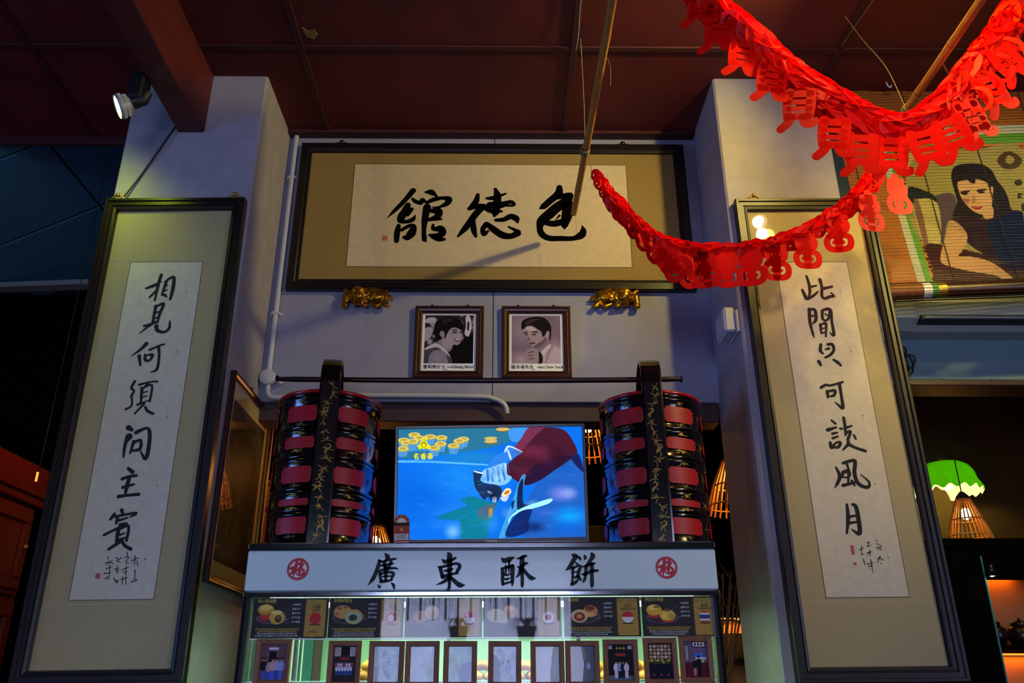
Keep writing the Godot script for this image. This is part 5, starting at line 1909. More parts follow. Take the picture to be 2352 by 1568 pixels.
func build_pillar_fittings() -> void:
	var s := thing("switch_box", "white plastic box on the side of the right pillar", "box", Vector3(0.9, 2.508, -3.03))
	part("casing", span(Vector3(-0.052, -0.05, -0.075), Vector3(-0.012, 0.052, 0.062), 0.006), M.white_plastic, s)
	part("back_plate", span(Vector3(-0.013, -0.058, -0.05), Vector3(0.0, 0.036, 0.075), 0.003), M.pvc, s)
	part("front_lid", span(Vector3(-0.056, -0.044, -0.068), Vector3(-0.05, 0.046, 0.055), 0.002), M.pvc, s)
	var w := thing("hanging_cable", "thin black cable from the red beam down to the left scroll", "cable")
	part("cable", tb(wave([Vector3(-1.395, 3.372, -2.93), Vector3(-1.44, 3.265, -2.932), Vector3(-1.50, 3.13, -2.934), Vector3(-1.5525, 3.008, -2.925)]), 0.0036, 8), M.cable_black, w)
	part("hook", tb(wave([Vector3(-1.5525, 3.012, -2.925), Vector3(-1.548, 3.002, -2.918), Vector3(-1.556, 2.998, -2.915), Vector3(-1.562, 3.006, -2.92)]), 0.0022, 6), M.gold_line, w)


func build_spotlights() -> void:
	# visible lamp clamped to the left side of the beam
	var l := thing("spotlight", "lit black spotlight clamped to the red beam, upper left", "lamp", Vector3(-1.46, 3.232, -2.62))
	var axis := Vector3(-0.78, -0.48, 0.30).normalized()
	var turn := Basis(Quaternion(Vector3.UP, axis))
	part("clamp", span(Vector3(0.02, 0.02, -0.035), Vector3(0.075, 0.14, 0.035), 0.008), M.cable_black, l)
	part("neck", tb([Vector3(0.035, 0.012, 0), Vector3(0.07, 0.03, 0), Vector3(0.075, 0.06, 0)], 0.024, 14), M.cable_black, l)
	var head := part("lamp_head", lt([Vector2(0, -0.062), Vector2(0.022, -0.06), Vector2(0.026, -0.035), Vector2(0.036, -0.02), Vector2(0.046, 0.012), Vector2(0.047, 0.022), Vector2(0.043, 0.022), Vector2(0.040, 0.012), Vector2(0, 0.0)], 28), M.grey_metal, l)
	head.basis = turn
	for k in 2:
		var st := S()
		for i in 28:
			var w := TAU * i / 28
			var y := -0.012 + k * 0.018
			var r := 0.040 + k * 0.0055
			box(st, Vector3(cos(w) * r, y, sin(w) * r), Vector3(0.004, 0.013, 0.004), 0.001)
		part("cooling_fins", st, M.white_plastic, l).basis = turn
	var face := part("lamp_face", lt([Vector2(0, 0.016), Vector2(0.041, 0.016), Vector2(0.042, 0.019), Vector2(0, 0.022)], 28), M.lamp_green, l)
	face.basis = turn
	spot("beam_light", l, axis * 0.035, Vector3(-0.45, -0.75, -0.25).normalized(), 85.0, Color(0.88, 1.0, 0.26), 0.2, 0.03)
	# its twin above the right side, just over the picture's edge
	var r := thing("spotlight", "warm spotlight on the ceiling above the red garland, over the upper edge", "lamp", Vector3(1.36, 3.50, -1.95))
	var ax2 := Vector3(-1.90, -0.50, -1.41).normalized()
	var t2 := Basis(Quaternion(Vector3.UP, ax2))
	part("bracket", span(Vector3(-0.02, 0.06, -0.02), Vector3(0.02, 0.145, 0.02), 0.004), M.cable_black, r)
	part("lamp_head", lt([Vector2(0, -0.062), Vector2(0.022, -0.06), Vector2(0.026, -0.035), Vector2(0.036, -0.02), Vector2(0.046, 0.0), Vector2(0.043, 0.0), Vector2(0, -0.006)], 28), M.grey_metal, r).basis = t2
	part("lamp_face", lt([Vector2(0, -0.002), Vector2(0.042, -0.002), Vector2(0.042, 0.004), Vector2(0, 0.008)], 28), M.lamp_warm, r).basis = t2
	spot("beam_light", r, ax2 * 0.02, ax2, 46.0, Color(1.0, 0.90, 0.52), 2.3, 0.03)
	spot("spill_light", r, Vector3(0.0, -0.07, 0.0), Vector3(-0.15, -0.85, -0.8), 55.0, Color(1.0, 0.86, 0.42), 0.32, 0.03)
	omni("glow_light", r, Vector3(0.06, -0.03, 0.08), Color(1.0, 0.84, 0.14), 0.28, 0.03)
	# a third one farther right, aimed at the printed blind
	var q := thing("spotlight", "warm spotlight on the ceiling beyond the right edge, aimed at the bamboo blind", "lamp", Vector3(2.45, 3.50, -1.55))
	var ax3 := Vector3(-0.35, -0.72, -1.45).normalized()
	var t3 := Basis(Quaternion(Vector3.UP, ax3))
	part("bracket", span(Vector3(-0.02, 0.06, -0.02), Vector3(0.02, 0.145, 0.02), 0.004), M.cable_black, q)
	part("lamp_head", lt([Vector2(0, -0.062), Vector2(0.022, -0.06), Vector2(0.026, -0.035), Vector2(0.036, -0.02), Vector2(0.046, 0.0), Vector2(0.043, 0.0), Vector2(0, -0.006)], 28), M.grey_metal, q).basis = t3
	part("lamp_face", lt([Vector2(0, -0.002), Vector2(0.042, -0.002), Vector2(0.042, 0.004), Vector2(0, 0.008)], 28), M.lamp_warm, q).basis = t3
	spot("beam_light", q, ax3 * 0.02, ax3, 33.0, Color(1.0, 0.90, 0.46), 2.4, 0.03)
	for e in [["warm spotlight on the ceiling beyond the right edge, aimed at the right scroll", Vector3(2.75, 3.50, -1.45), Vector3(-1.55, -1.25, -1.49), 23.0, 2.9], ["warm spotlight on the ceiling above the camera, aimed at the near red garland", Vector3(0.30, 3.50, -0.60), Vector3(1.06, -0.52, -1.6), 17.0, 2.7]]:
		var w := thing("spotlight", e[0], "lamp", e[1])
		var ax4: Vector3 = (e[2] as Vector3).normalized()
		var t4 := Basis(Quaternion(Vector3.UP, ax4))
		part("bracket", span(Vector3(-0.02, 0.06, -0.02), Vector3(0.02, 0.145, 0.02), 0.004), M.cable_black, w)
		part("lamp_head", lt([Vector2(0, -0.062), Vector2(0.022, -0.06), Vector2(0.026, -0.035), Vector2(0.036, -0.02), Vector2(0.046, 0.0), Vector2(0.043, 0.0), Vector2(0, -0.006)], 28), M.grey_metal, w).basis = t4
		part("lamp_face", lt([Vector2(0, -0.002), Vector2(0.042, -0.002), Vector2(0.042, 0.004), Vector2(0, 0.008)], 28), M.lamp_warm, w).basis = t4
		spot("beam_light", w, ax4 * 0.02, ax4, e[3], Color(1.0, 0.88, 0.52), e[4], 0.03)


func bamboo_pole(label: String, a: Vector3, b: Vector3, r: float) -> Node3D:
	var p := thing("bamboo_pole", label, "pole", a, "bamboo poles hung below the ceiling")
	var d := (b - a)
	var n := 8
	var pts := []
	var rad := []
	for i in n * 6 + 1:
		var t := float(i) / (n * 6)
		var k := fmod(t * n + 0.35, 1.0)
		var bulge := 0.0014 * exp(-pow((minf(k, 1.0 - k)) / 0.04, 2.0))
		pts.append(d * t + Vector3(sin(t * 5.0) * 0.004, sin(t * 7.0) * 0.003, 0))
		rad.append(r * (1.0 + 0.06 * t) + bulge)
	part("shaft", tb(pts, rad, 14), M.bamboo, p)
	for i in n:
		var t := (i + 0.65) / n
		var c: Vector3 = d * t + Vector3(sin(t * 5.0) * 0.004, sin(t * 7.0) * 0.003, 0)
		var dn := d.normalized()
		part("node_ring", tb([c - dn * 0.002, c + dn * 0.002], r * 1.10, 14), M.bamboo_node, p)
	return p


func build_poles() -> void:
	var p := bamboo_pole("bamboo pole hanging over the big framed calligraphy", Vector3(0.294, 3.100, -3.165), Vector3(0.338, 3.100, -0.85), 0.0132)
	var st := S()
	for i in 5:
		tube(st, ring_about(Vector3(0.009, 0, 0.44 + i * 0.006), 0.0165), 0.0028, 6)
	part("twine_wrap", st, M.twine, p)
	part("hanging_twine", tb(wave([Vector3(0.01, 0.016, 0.45), Vector3(0.012, 0.2, 0.46), Vector3(0.008, 0.54, 0.47)]), 0.0018, 6), M.twine, p)
	part("loose_twine", tb(wave([Vector3(0.02, -0.012, 0.45), Vector3(0.026, -0.05, 0.46), Vector3(0.03, -0.10, 0.455), Vector3(0.027, -0.13, 0.455)]), 0.0014, 6), M.twine, p)
	part("loose_twine", tb(wave([Vector3(0.035, -0.01, 0.98), Vector3(0.043, -0.06, 0.99), Vector3(0.04, -0.13, 0.985)]), 0.0014, 6), M.twine, p)
	part("wire_hook", tb(wave([Vector3(0.035, -0.115, 0.475), Vector3(0.028, -0.15, 0.48), Vector3(0.03, -0.172, 0.485), Vector3(0.043, -0.172, 0.49), Vector3(0.045, -0.16, 0.49)]), 0.0012, 6), M.pvc, p)
	part("end_splint", tb([Vector3(0.006, -0.008, 0.01), Vector3(0.010, -0.10, -0.004)], 0.0006, 5), M.twine, p)
	var q := bamboo_pole("bamboo pole hanging at the right above the red garlands", Vector3(1.437, 3.100, -2.76), Vector3(1.428, 3.100, -0.85), 0.0135)
	st = S()
	for i in 4:
		tube(st, ring_about(Vector3(0, 0, 0.30 + i * 0.006), 0.0165), 0.0026, 6)
	part("twine_wrap", st, M.twine, q)
	part("hanging_twine", tb(wave([Vector3(0.0, 0.016, 0.30), Vector3(-0.02, 0.22, 0.27), Vector3(-0.06, 0.4, 0.22), Vector3(-0.10, 0.54, 0.2)]), 0.0018, 6), M.twine, q)
	part("hanging_twine", tb(wave([Vector3(0.01, 0.0, 0.55), Vector3(0.06, -0.02, 0.5), Vector3(0.10, -0.04, 0.47)]), 0.0028, 6), M.twine, q)


func ring_about(c: Vector3, r: float) -> Array:
	var ring := []
	for j in 15:
		ring.append(c + Vector3(cos(TAU * j / 14) * r, sin(TAU * j / 14) * r, j * 0.0003))
	return ring


# ------------------------------------------------------------------ garlands
func cut_paper(strokes: Array, scale: float) -> ArrayMesh:
	var st := S()
	for s in strokes:
		var P := []
		var W := []
		for q in (s as String).split(" "):
			var a := q.split(",")
			P.append(Vector2(float(a[0]) - 50.0, -float(a[1])) * scale)
			W.append(float(a[2]) * 0.5 * scale)
		ribbon(st, P, W, -0.0004, 0.0008, Transform3D.IDENTITY, 4)
	return done(st)


func along(path: Array, s: float) -> Array:
	var d := 0.0
	for i in path.size() - 1:
		var l: float = path[i].distance_to(path[i + 1])
		if d + l >= s or i == path.size() - 2:
			return [path[i].lerp(path[i + 1], clampf((s - d) / l, 0.0, 1.0)), (path[i + 1] - path[i]).normalized()]
		d += l
	return []


func build_garlands() -> void:
	var link := cut_paper(["50,-34,16 82,-22,18 96,0,18 82,22,18 50,34,16 18,22,18 4,0,18 18,-22,18 50,-34,16", "50,-30,16 50,30,16", "22,0,18 78,0,18"], 0.00066)
	var scale_link := cut_paper(["50,-30,18 84,-18,22 98,0,20 84,18,22 50,30,18 16,18,22 2,0,20 16,-18,22 50,-30,18", "20,0,26 50,-4,22 80,0,26"], 0.00115)
	# pendants cut in the shape of characters
	var fu := cut_paper(["50,-10,34 50,30,40", "22,8,22 80,4,22", "20,30,26 50,26,24 82,30,26 80,62,26 50,66,24 20,62,26 20,30,26", "36,48,22 66,48,18", "50,62,36 50,92,40", "16,88,24 50,84,26 86,88,24 96,112,24 86,138,26 50,146,24 16,140,26 6,112,24 16,88,24", "50,88,30 50,142,30", "34,114,18 66,114,18", "34,66,20 16,88,20"], 0.00098)
	var bei := cut_paper(["18,-14,28 16,34,26 22,76,26", "82,-14,30 86,36,28 84,76,26", "20,-6,24 80,-10,24", "20,22,18 82,20,18", "22,46,18 84,44,18", "24,72,24 82,70,26", "36,76,26 24,98,28 8,118,26", "64,74,24 78,98,24 102,94,24 106,82,16"], 0.00104)
	var garl := [
		["red cut-out garland swagged between the two bamboo poles, the farther one", [Vector3(0.329, 2.938, -2.62), Vector3(0.375, 2.838, -2.62), Vector3(0.431, 2.735, -2.60), Vector3(0.504, 2.655, -2.60), Vector3(0.592, 2.612, -2.60), Vector3(0.698, 2.597, -2.60), Vector3(0.821, 2.597, -2.60), Vector3(0.946, 2.622, -2.60), Vector3(1.060, 2.672, -2.60), Vector3(1.179, 2.744, -2.60), Vector3(1.281, 2.838, -2.62), Vector3(1.374, 2.942, -2.64)]],
		["large red cut-out garland hanging in front at the upper right, the nearer one", [Vector3(0.641, 3.434, -2.20), Vector3(0.718, 3.298, -2.20), Vector3(0.810, 3.185, -2.20), Vector3(0.909, 3.048, -2.20), Vector3(0.997, 2.960, -2.20), Vector3(1.098, 2.879, -2.20), Vector3(1.199, 2.815, -2.20), Vector3(1.313, 2.833, -2.20), Vector3(1.430, 2.928, -2.20), Vector3(1.544, 3.061, -2.20), Vector3(1.664, 3.210, -2.20), Vector3(1.774, 3.364, -2.20), Vector3(1.861, 3.505, -2.20)]],
	]
	for k in 2:
		var rng := RandomNumberGenerator.new()
		rng.seed = 500 + k
		var g := thing("paper_garland", garl[k][0], "garland", Vector3.ZERO, "red cut-out garlands")
		var path := wave(garl[k][1], 8)
		var total := 0.0
		for i in path.size() - 1:
			total += path[i].distance_to(path[i + 1])
		var st := S()
		tube(st, path, 0.0022, 6)
		part("cord", st, M.red_plastic, g)
		var stations := 38 if k == 0 else 54
		for i in stations:
			var hit := along(path, total * (i + 0.5) / stations)
			var c: Vector3 = hit[0]
			var t: Vector3 = hit[1]
			var side := t.cross(Vector3.UP).normalized()
			var up := side.cross(t).normalized()
			var grow := (0.75 + 0.45 * smoothstep(0.0, 0.10, float(i) / stations)) if k == 0 else 1.0
			var rr := (0.017 if k == 0 else 0.040) * grow
			for w in ([-1.2, 0.1, 1.5] if k == 0 else [-1.3, -0.5, 0.4, 1.2, 2.1]):
				var ang: float = w + rng.randf_range(-0.25, 0.25)
				# "out" runs round the cord, away from it; towards the viewer is about +z
				var out := (up * cos(ang * 1.15 + 0.5) + Vector3.BACK * sin(ang * 1.15 + 0.5)).normalized()
				var ax := (t + out * rng.randf_range(-0.35, 0.35)).normalized()
				var yb := out.cross(ax).normalized()
				var zb := ax.cross(yb).normalized()
				var o := part("cut_out_link", link if k == 0 else scale_link, M.red_plastic, g)
				var sc := grow * rng.randf_range(0.85, 1.1)
				o.transform = Transform3D(Basis(ax * sc, yb * sc, zb * sc), c + out * rr)
		var hang := [
			[[0.530, 2.590, 0.62], [0.605, 2.585, 0.36], [0.680, 2.588, 0.10], [0.763, 2.590, 0.0], [0.848, 2.598, -0.04], [0.940, 2.618, -0.05], [1.050, 2.664, -0.02], [1.171, 2.730, -0.05], [1.298, 2.815, -0.02], [1.409, 2.885, 0.0]],
			[[0.668, 3.345, -0.30], [0.715, 3.232, -0.30], [0.782, 3.125, -0.28], [0.862, 3.025, -0.26], [0.935, 2.922, -0.24], [1.030, 2.812, -0.22], [1.105, 2.752, -0.20], [1.195, 2.742, -0.15], [1.285, 2.750, 0.1], [1.372, 2.795, 0.2], [1.445, 2.86, 0.3], [1.525, 2.96, 0.35], [1.60, 3.08, 0.4]],
		]
		for i in hang[k].size():
			var h: Array = hang[k][i]
			var o := part("pendant", fu if k == 0 else bei, M.red_plastic, g)
			var z := -2.575 if k == 0 else (-2.165 if i < 8 else -2.14)
			var sc2 := 0.92 if k == 0 else 1.0
			o.transform = Transform3D(Basis.from_euler(Vector3(0.05, rng.randf_range(-0.35, 0.2), h[2])).scaled(Vector3.ONE * sc2), Vector3(h[0], h[1], z))
		if k == 0:
			# left half: the lower row lies along the strand, one pendant beside the next
			for i in 7:
				var hit := along(path, 0.05 + i * 0.052)
				var o := part("pendant", fu, M.red_plastic, g)
				o.transform = Transform3D(Basis.from_euler(Vector3(0.1, 0.9 - i * 0.08, 0.95 - i * 0.05)).scaled(Vector3.ONE * (0.45 + 0.07 * i)), hit[0] + Vector3(-0.004, -0.008, 0.02))
		else:
			# long loose loops at the right end
			for i in 7:
				var x := 1.42 + i * 0.05
				var y := 2.88 + i * 0.068
				var lp := S()
				var l := rng.randf_range(0.10, 0.17)
				ribbon(lp, [Vector2(0, 0), Vector2(0.035, -l * 0.35), Vector2(0.03, -l * 0.8), Vector2(0.0, -l), Vector2(-0.028, -l * 0.75), Vector2(-0.02, -l * 0.3), Vector2(0, 0)], [0.006, 0.008, 0.007, 0.008, 0.007, 0.007, 0.006], 0.0, 0.001)
				var o := part("loose_loop", lp, M.red_plastic, g)
				o.transform = Transform3D(Basis.from_euler(Vector3(rng.randf_range(-0.2, 0.2), rng.randf_range(-0.7, 0.7), 0.25)), Vector3(x, y, -2.15))
		part("tie", tb(wave([path[0] + Vector3(-0.004, 0.03, -0.05), path[0] + Vector3(0, 0.016, -0.02), path[0]]), 0.002, 6), M.red_plastic, g)


const GLYPHS := {
	"心": "2,5 1,8;3,4 4,8 8,8 8,6;5,3 6,5;8,3 9,5",
	"年": "3,0 1,4;2,2 9,2;3,4 8,4;3,4 3,7;0,7 10,7;5,2 5,10",
	"角": "4,0 1,3;3,1 7,1 6,3;2,3 8,3 8,10 7,9;2,3 2,8 1,10;2,5 8,5;2,7 8,7;5,3 5,10",
	"芒": "0,2 10,2;3,0 3,4;7,0 7,4;5,4 5,6;1,6 9,6;2,6 2,9 9,9",
	"果": "2,0 8,0 8,4 2,4 2,0;2,2 8,2;5,0 5,10;0,6 10,6;5,6 1,10;5,6 9,10",
	"酥": "0,1 5,1;0,3 5,3 5,10 0,10 0,3;2,1 2,5 1,6;3,1 3,5 4,6;0,7 5,7;9,0 6,1;6,3 10,3;8,1 8,10;8,4 6,8;8,4 10,8",
	"中": "1,2 9,2 9,6 1,6 1,2;5,0 5,10",
	"國": "0,0 10,0 10,10 0,10 0,0;2,3 8,3;3,5 5,5 5,7 3,7 3,5;6,1 8,8;2,8 6,8;8,5 5,9",
	"日": "2,0 8,0 8,10 2,10 2,0;2,5 8,5",
	"本": "0,3 10,3;5,0 5,10;5,3 0,8;5,3 10,8;3,8 7,8",
	"印": "4,0 1,1 1,9 4,8;1,4 4,4;6,1 9,1 9,7 8,7;6,1 6,10",
	"尼": "1,0 9,0 9,3 1,3;1,0 1,6 0,10;8,4 4,6;4,4 4,9 9,9 9,7",
	"泰": "1,1 9,1;2,3 8,3;0,5 10,5;5,0 4,5 0,8;6,5 10,8;5,6 5,10;3,7 4,8;7,7 6,8;4,9 2,10;6,9 8,10",
	"名": "4,0 1,4;3,1 8,1 5,4 1,6;3,2 5,4;3,6 8,6 8,10 3,10 3,6",
	"香": "8,0 3,1;0,3 10,3;5,1 5,5;5,3 1,6;5,3 9,6;2,6 8,6 8,10 2,10 2,6;2,8 8,8",
	"口": "1,2 9,2 9,9 1,9 1,2",
	"的": "2,0 1,2;0,2 4,2 4,9 0,9 0,2;0,5 4,5;7,0 5,4;6,2 10,2 9,9 8,9;7,5 8,6",
	"为": "2,1 3,2;5,0 4,5 0,10;1,4 9,4 8,9 7,9;5,6 6,7",
	"曾": "3,0 4,1;7,0 6,1;1,2 9,2 9,5 1,5 1,2;5,2 5,5;3,3 4,4;7,3 6,4;2,6 8,6 8,10 2,10 2,6;2,8 8,8",
	"莉": "0,1 10,1;3,0 3,2;7,0 7,2;4,3 1,4;0,5 6,5;3,4 3,10;3,5 0,8;3,5 6,8;7,4 7,8;9,3 9,10 8,9",
	"梅": "0,3 4,3;2,0 2,10;2,3 0,7;2,3 4,6;6,0 5,3;6,1 10,1;6,3 9,3 9,10 8,9;6,3 5,8 10,8;4,5 10,5",
	"女": "4,0 2,6 8,10;7,3 5,8 1,10;0,3 10,3",
	"士": "0,4 10,4;5,0 5,9;2,9 8,9",
	"區": "0,0 10,0;1,0 1,10 10,10;4,2 8,2 8,4 4,4 4,2;2,5 5,5 5,8 2,8 2,5;6,5 9,5 9,8 6,8 6,5",
	"志": "1,2 9,2;5,0 5,4;2,4 8,4;2,6 1,9;3,6 4,9 8,9 8,7;5,5 6,7;8,5 9,7",
	"德": "3,0 0,3;3,3 0,6;2,5 2,10;4,1 10,1;7,0 7,3;5,3 9,3 9,5 5,5 5,3;4,6 10,6;4,7 4,9;5,7 6,10 9,10 9,8;7,7 8,8",
	"先": "3,0 1,3;2,2 8,2;5,0 5,5;0,5 10,5;4,5 3,8 0,10;6,5 6,9 10,9 10,7",
	"生": "3,0 1,4;2,3 9,3;5,0 5,9;2,6 8,6;0,9 10,9",
	"流": "1,1 2,2;0,4 1,5;0,9 2,6;6,0 6,1;3,2 10,2;6,2 4,4 9,4;5,5 4,10;7,5 7,10;9,5 9,9 10,9",
	"榴": "0,3 3,3;2,0 2,10;2,3 0,7;5,0 4,1 4,4 6,4;7,1 10,1 9,4;8,1 7,4;5,5 9,5 9,10 5,10 5,5;7,5 7,10;5,7 9,7",
	"蓮": "0,1 10,1;3,0 3,2;7,0 7,2;1,3 2,4;2,5 1,9;4,3 9,3;4,4 9,4 9,7 4,7 4,4;6,3 6,9;3,8 10,8;1,9 4,10 10,10",
	"糕": "0,1 1,3;4,1 3,3;0,4 4,4;2,0 2,10;2,4 0,8;2,4 4,7;6,0 5,2;5,1 10,1;5,3 10,3;5,5 10,5;7,1 7,5;6,6 9,6 9,9 6,9 6,6",
	"椰": "0,3 3,3;2,0 2,10;2,3 0,7;4,1 7,1;4,1 4,8;6,1 6,8;4,4 6,4;4,8 7,7;8,0 8,10;8,1 10,1 9,4 10,7 8,7",
	"蓉": "0,1 10,1;3,0 3,2;7,0 7,2;1,5 1,3 9,3 9,5;4,4 3,5;6,4 7,5;5,5 1,8;5,5 9,8;3,8 7,8 7,10 3,10 3,8",
	"鳳": "1,0 9,0 9,9 10,10;1,0 1,7 0,10;3,2 7,2;3,3 7,3 7,6 3,6 3,3;3,5 7,5;2,8 8,8;3,7 2,9",
	"梨": "3,0 1,1;0,2 5,2;3,1 3,5;3,2 0,4;7,0 7,3;9,0 9,5;0,7 10,7;5,5 5,10;5,7 1,10;5,7 9,10",
	"港": "1,1 2,2;0,4 1,5;0,9 2,6;3,2 10,2;5,0 5,4;8,0 8,4;3,4 10,4;5,6 9,6 9,8;5,6 5,9 10,9",
}

const INK_HALL := [
	"-3686,1282,192 -4067,718,201 -4425,271,171 -4802,-199,38",
	"-3690,832,96 -3540,693,153 -3298,610,162 -3233,778,172 -3060,639,115",
	"-3889,496,191 -3994,218,285 -4143,-114,284 -4203,-334,189 -3917,-387,170 -3639,-276,170 -3530,-56,76",
	"-3712,275,143 -3888,-3,237",
	"-4260,-607,141 -4310,-986,216 -4312,-1390,243",
	"-4107,-823,122 -3765,-604,170 -3574,-658,236 -3653,-983,291 -3830,-1200,290 -3994,-1201,169",
	"-3106,1201,77 -2842,1202,221 -2571,978,115",
	"-3012,640,124 -2684,809,201 -2304,884,144 -2015,812,239 -2103,588,191 -2479,392,105 -2764,390,57",
	"-3003,389,248 -3073,-219,227 -3096,-819,169 -3053,-1304,178 -2932,-1410,37",
	"-2757,196,171 -2471,170,285 -2509,-106,237 -2837,-217,133",
	"-2929,-273,132 -2552,-244,161 -2315,-242,104",
	"-2683,-545,85 -2675,-762,169 -2345,-761,273 -2244,-977,244 -2473,-1140,281 -2804,-1087,169",
	"-2661,-1141,188 -2421,-1301,197 -2163,-1300,169",
]

const INK_VIRTUE := [
	"-679,1072,125 -768,679,229 -1119,315,105",
	"-1048,315,133 -669,456,210 -334,402,248 -142,237,229 -45,99,76",
	"-477,401,238 -803,-43,275 -1170,-647,245 -1535,-1136,122",
	"-897,-98,142 -838,-754,245 -738,-1132,169",
	"135,1387,106 234,1020,288 213,572,344 145,127,285 99,-66,142",
	"-268,877,86 43,907,201 617,1135,106",
	"-97,515,239 380,517,248 858,687,163 1001,520,105 572,462,67",
	"49,182,190 430,184,133",
	"172,-285,114 527,-256,199 858,-90,237 1095,-199,285 1166,-390,133",
	"-252,-506,189 -414,-752,198 -363,-1022,188 -177,-859,122",
	"-181,-533,170 105,-804,245 483,-1072,282 859,-1125,216 1188,-961,235 1283,-880,85",
	"764,-638,66 1188,-880,217",
]

const INK_COLOUR := [
	"3125,1487,193 3069,1147,279 2726,808,297 2386,471,248 2217,359,124",
	"3066,978,192 3501,1093,173 3671,1179,67",
	"3595,1037,240 3395,699,441 3006,419,401 2617,29,400 2280,-303,341 2180,-685,245 2270,-1010,245 2596,-1225,235 3112,-1233,216 3676,-1230,216 4057,-1056,273 4158,-839,217 4120,-567,57",
	"3533,477,401 3423,-78,437 3317,-517,284 3312,-735,76",
	"3092,-24,76 2896,-300,38",
	"2468,-411,189 2845,-464,293 3226,-353,341",
]

const INK_GUANG := [
	"-3094,505,46 -3013,415,129 -3054,325,92",
	"-3282,303,55 -3158,266,61 -2947,325,61 -2757,354,80",
	"-3265,281,76 -3314,57,125 -3419,-223,118 -3600,-487,12",
	"-3197,146,55 -3091,161,70 -2819,205,61",
	"-3111,250,76 -3069,27,94",
	"-2898,265,76 -2949,71,76",
	"-3263,-32,58 -3024,42,76 -2782,63,61 -2666,40,40",
	"-3229,-106,76 -3206,-239,85 -3170,-342,94",
	"-3228,-121,61 -3019,-62,70 -2836,-78,88 -2802,-137,94 -2870,-299,76",
	"-3042,86,107 -3036,-313,94",
	"-3133,-195,39 -2861,-181,61",
	"-3185,-349,76 -3004,-335,73 -2840,-299,61",
	"-3278,-444,21 -3221,-518,85 -3191,-459,24",
	"-2858,-387,24 -2786,-461,94 -2759,-563,66",
]

const INK_DONG := [
	"-1086,513,61 -1038,422,156 -1028,-26,140 -1025,-468,100 -1059,-629,60 -1121,-570,18",
	"-1265,318,40 -1187,258,125 -1020,287,110 -853,369,92",
	"-1397,110,24 -1319,35,107 -1252,-202,94 -1220,-232,61",
	"-1335,80,61 -1093,138,79 -819,197,73 -711,122,119 -784,-41,94 -829,-101,61",
	"-1180,-25,52 -1043,-11,91 -938,33,70",
	"-1236,-217,91 -1040,-144,79 -768,-101,70",
	"-1053,-247,106 -1232,-379,88 -1457,-459,12",
	"-978,-233,73 -823,-381,124 -685,-469,127 -519,-463,15",
]

const INK_SU := [
	"638,341,55 715,281,126 868,325,126 1006,377,71",
	"745,161,21 760,86,61",
	"868,265,61 859,101,61",
	"607,57,24 653,-32,94 653,-328,91 652,-475,54",
	"638,42,43 806,86,76 959,115,79",
	"966,100,110 964,-329,109 955,-498,36",
	"760,56,61 752,-122,55",
	"852,86,55 851,-78,43",
	"699,-136,43 790,-166,61 912,-122,43",
	"698,-284,27 789,-292,67 881,-255,39",
	"668,-445,61 789,-409,67 956,-366,61",
	"1098,347,21 1236,361,77 1360,421,95 1436,421,40",
	"1282,368,107 1264,84,140 1276,-242,100 1273,-463,94 1272,-550,39",
	"1111,100,21 1218,70,76 1372,188,89 1464,188,40",
	"1232,-5,107 1155,-168,61 1055,-256,12",
	"1309,10,76 1444,-154,110 1564,-258,128 1724,-266,15",
]

const INK_BING := [
	"2896,453,61 2987,407,141 2889,242,126 2776,64,119 2666,-25,37",
	"3033,414,55 3123,346,77 3151,286,40",
	"2965,227,21 3039,167,80",
	"2882,48,76 2873,-219,76 2850,-440,76",
	"2882,33,55 3037,107,61 3144,92,80 3077,-42,95 3041,-190,94 2962,-278,40",
	"2908,-86,37 3046,-71,37",
	"2902,-248,43 3072,-190,43",
	"2835,-454,76 2958,-396,94 3100,-249,12",
	"3070,-249,76 3128,-323,76",
	"3265,451,22 3293,376,95 3274,286,21",
	"3512,480,77 3540,405,141 3442,270,110 3360,151,95 3281,91,55",
	"3197,84,34 3359,121,80 3591,187,70",
	"3165,-146,34 3272,-146,110 3474,-58,95 3673,-37,89",
	"3311,76,95 3287,-132,88 3250,-309,76 3178,-404,30",
	"3498,165,95 3483,-192,110 3479,-457,118 3459,-567,39",
]

const INK_XIANG := [
	"-621,5015,68 -341,5132,102 -88,5298,60",
	"-131,5587,86 -181,5202,94 -222,4490,85",
	"-223,4916,60 -435,4633,93",
	"104,5296,86 18,4724,93",
	"62,5296,60 355,5486,111 402,5005,119 364,4531,110",
	"51,5080,51 172,5127,60",
	"39,4866,51 178,4936,60",
	"124,4722,85 198,4651,93",
]

const INK_JIAN := [
	"-145,4254,84 -152,3880,101 -172,3603,84",
	"-159,4207,59 137,4345,101 52,3925,101 23,3555,84",
	"-82,3973,59 -4,4019,59",
	"-89,3741,59 9,3786,59",
	"-458,3422,67 -260,3489,67 -22,3578,84",
	"-106,3579,101 -326,3374,75 -578,3125,50",
	"2,3417,109 71,3233,108 331,3161,83 496,3320,92 482,3619,59",
]

const INK_HE := [
	"-262,2691,108 -433,2468,99 -741,2203,41",
	"-453,2200,91 -352,1822,90",
	"-100,2442,66 207,2596,66 404,2662,83",
	"-233,2242,66 -202,2042,99 -35,2018,66 34,2239,91 -189,2219,58",
	"214,2551,83 288,2192,74 285,1661,98 57,1553,41",
]

const INK_XU := [
	"-456,1188,73 -535,929,89 -417,820,57 -487,627,73 -446,498,56 -425,243,64 -605,118,104",
	"-272,1056,65 97,1160,57 378,1179,81",
	"59,1139,65 -76,967,57",
	"-151,924,81 -97,324,88",
	"-110,924,49 198,1029,81 212,406,89",
	"-83,751,40 72,793,49",
	"-56,580,40 78,621,48",
	"-211,283,64 165,449,56",
	"24,323,64 -257,-55,72",
	"84,195,64 187,45,80 403,-63,104",
]

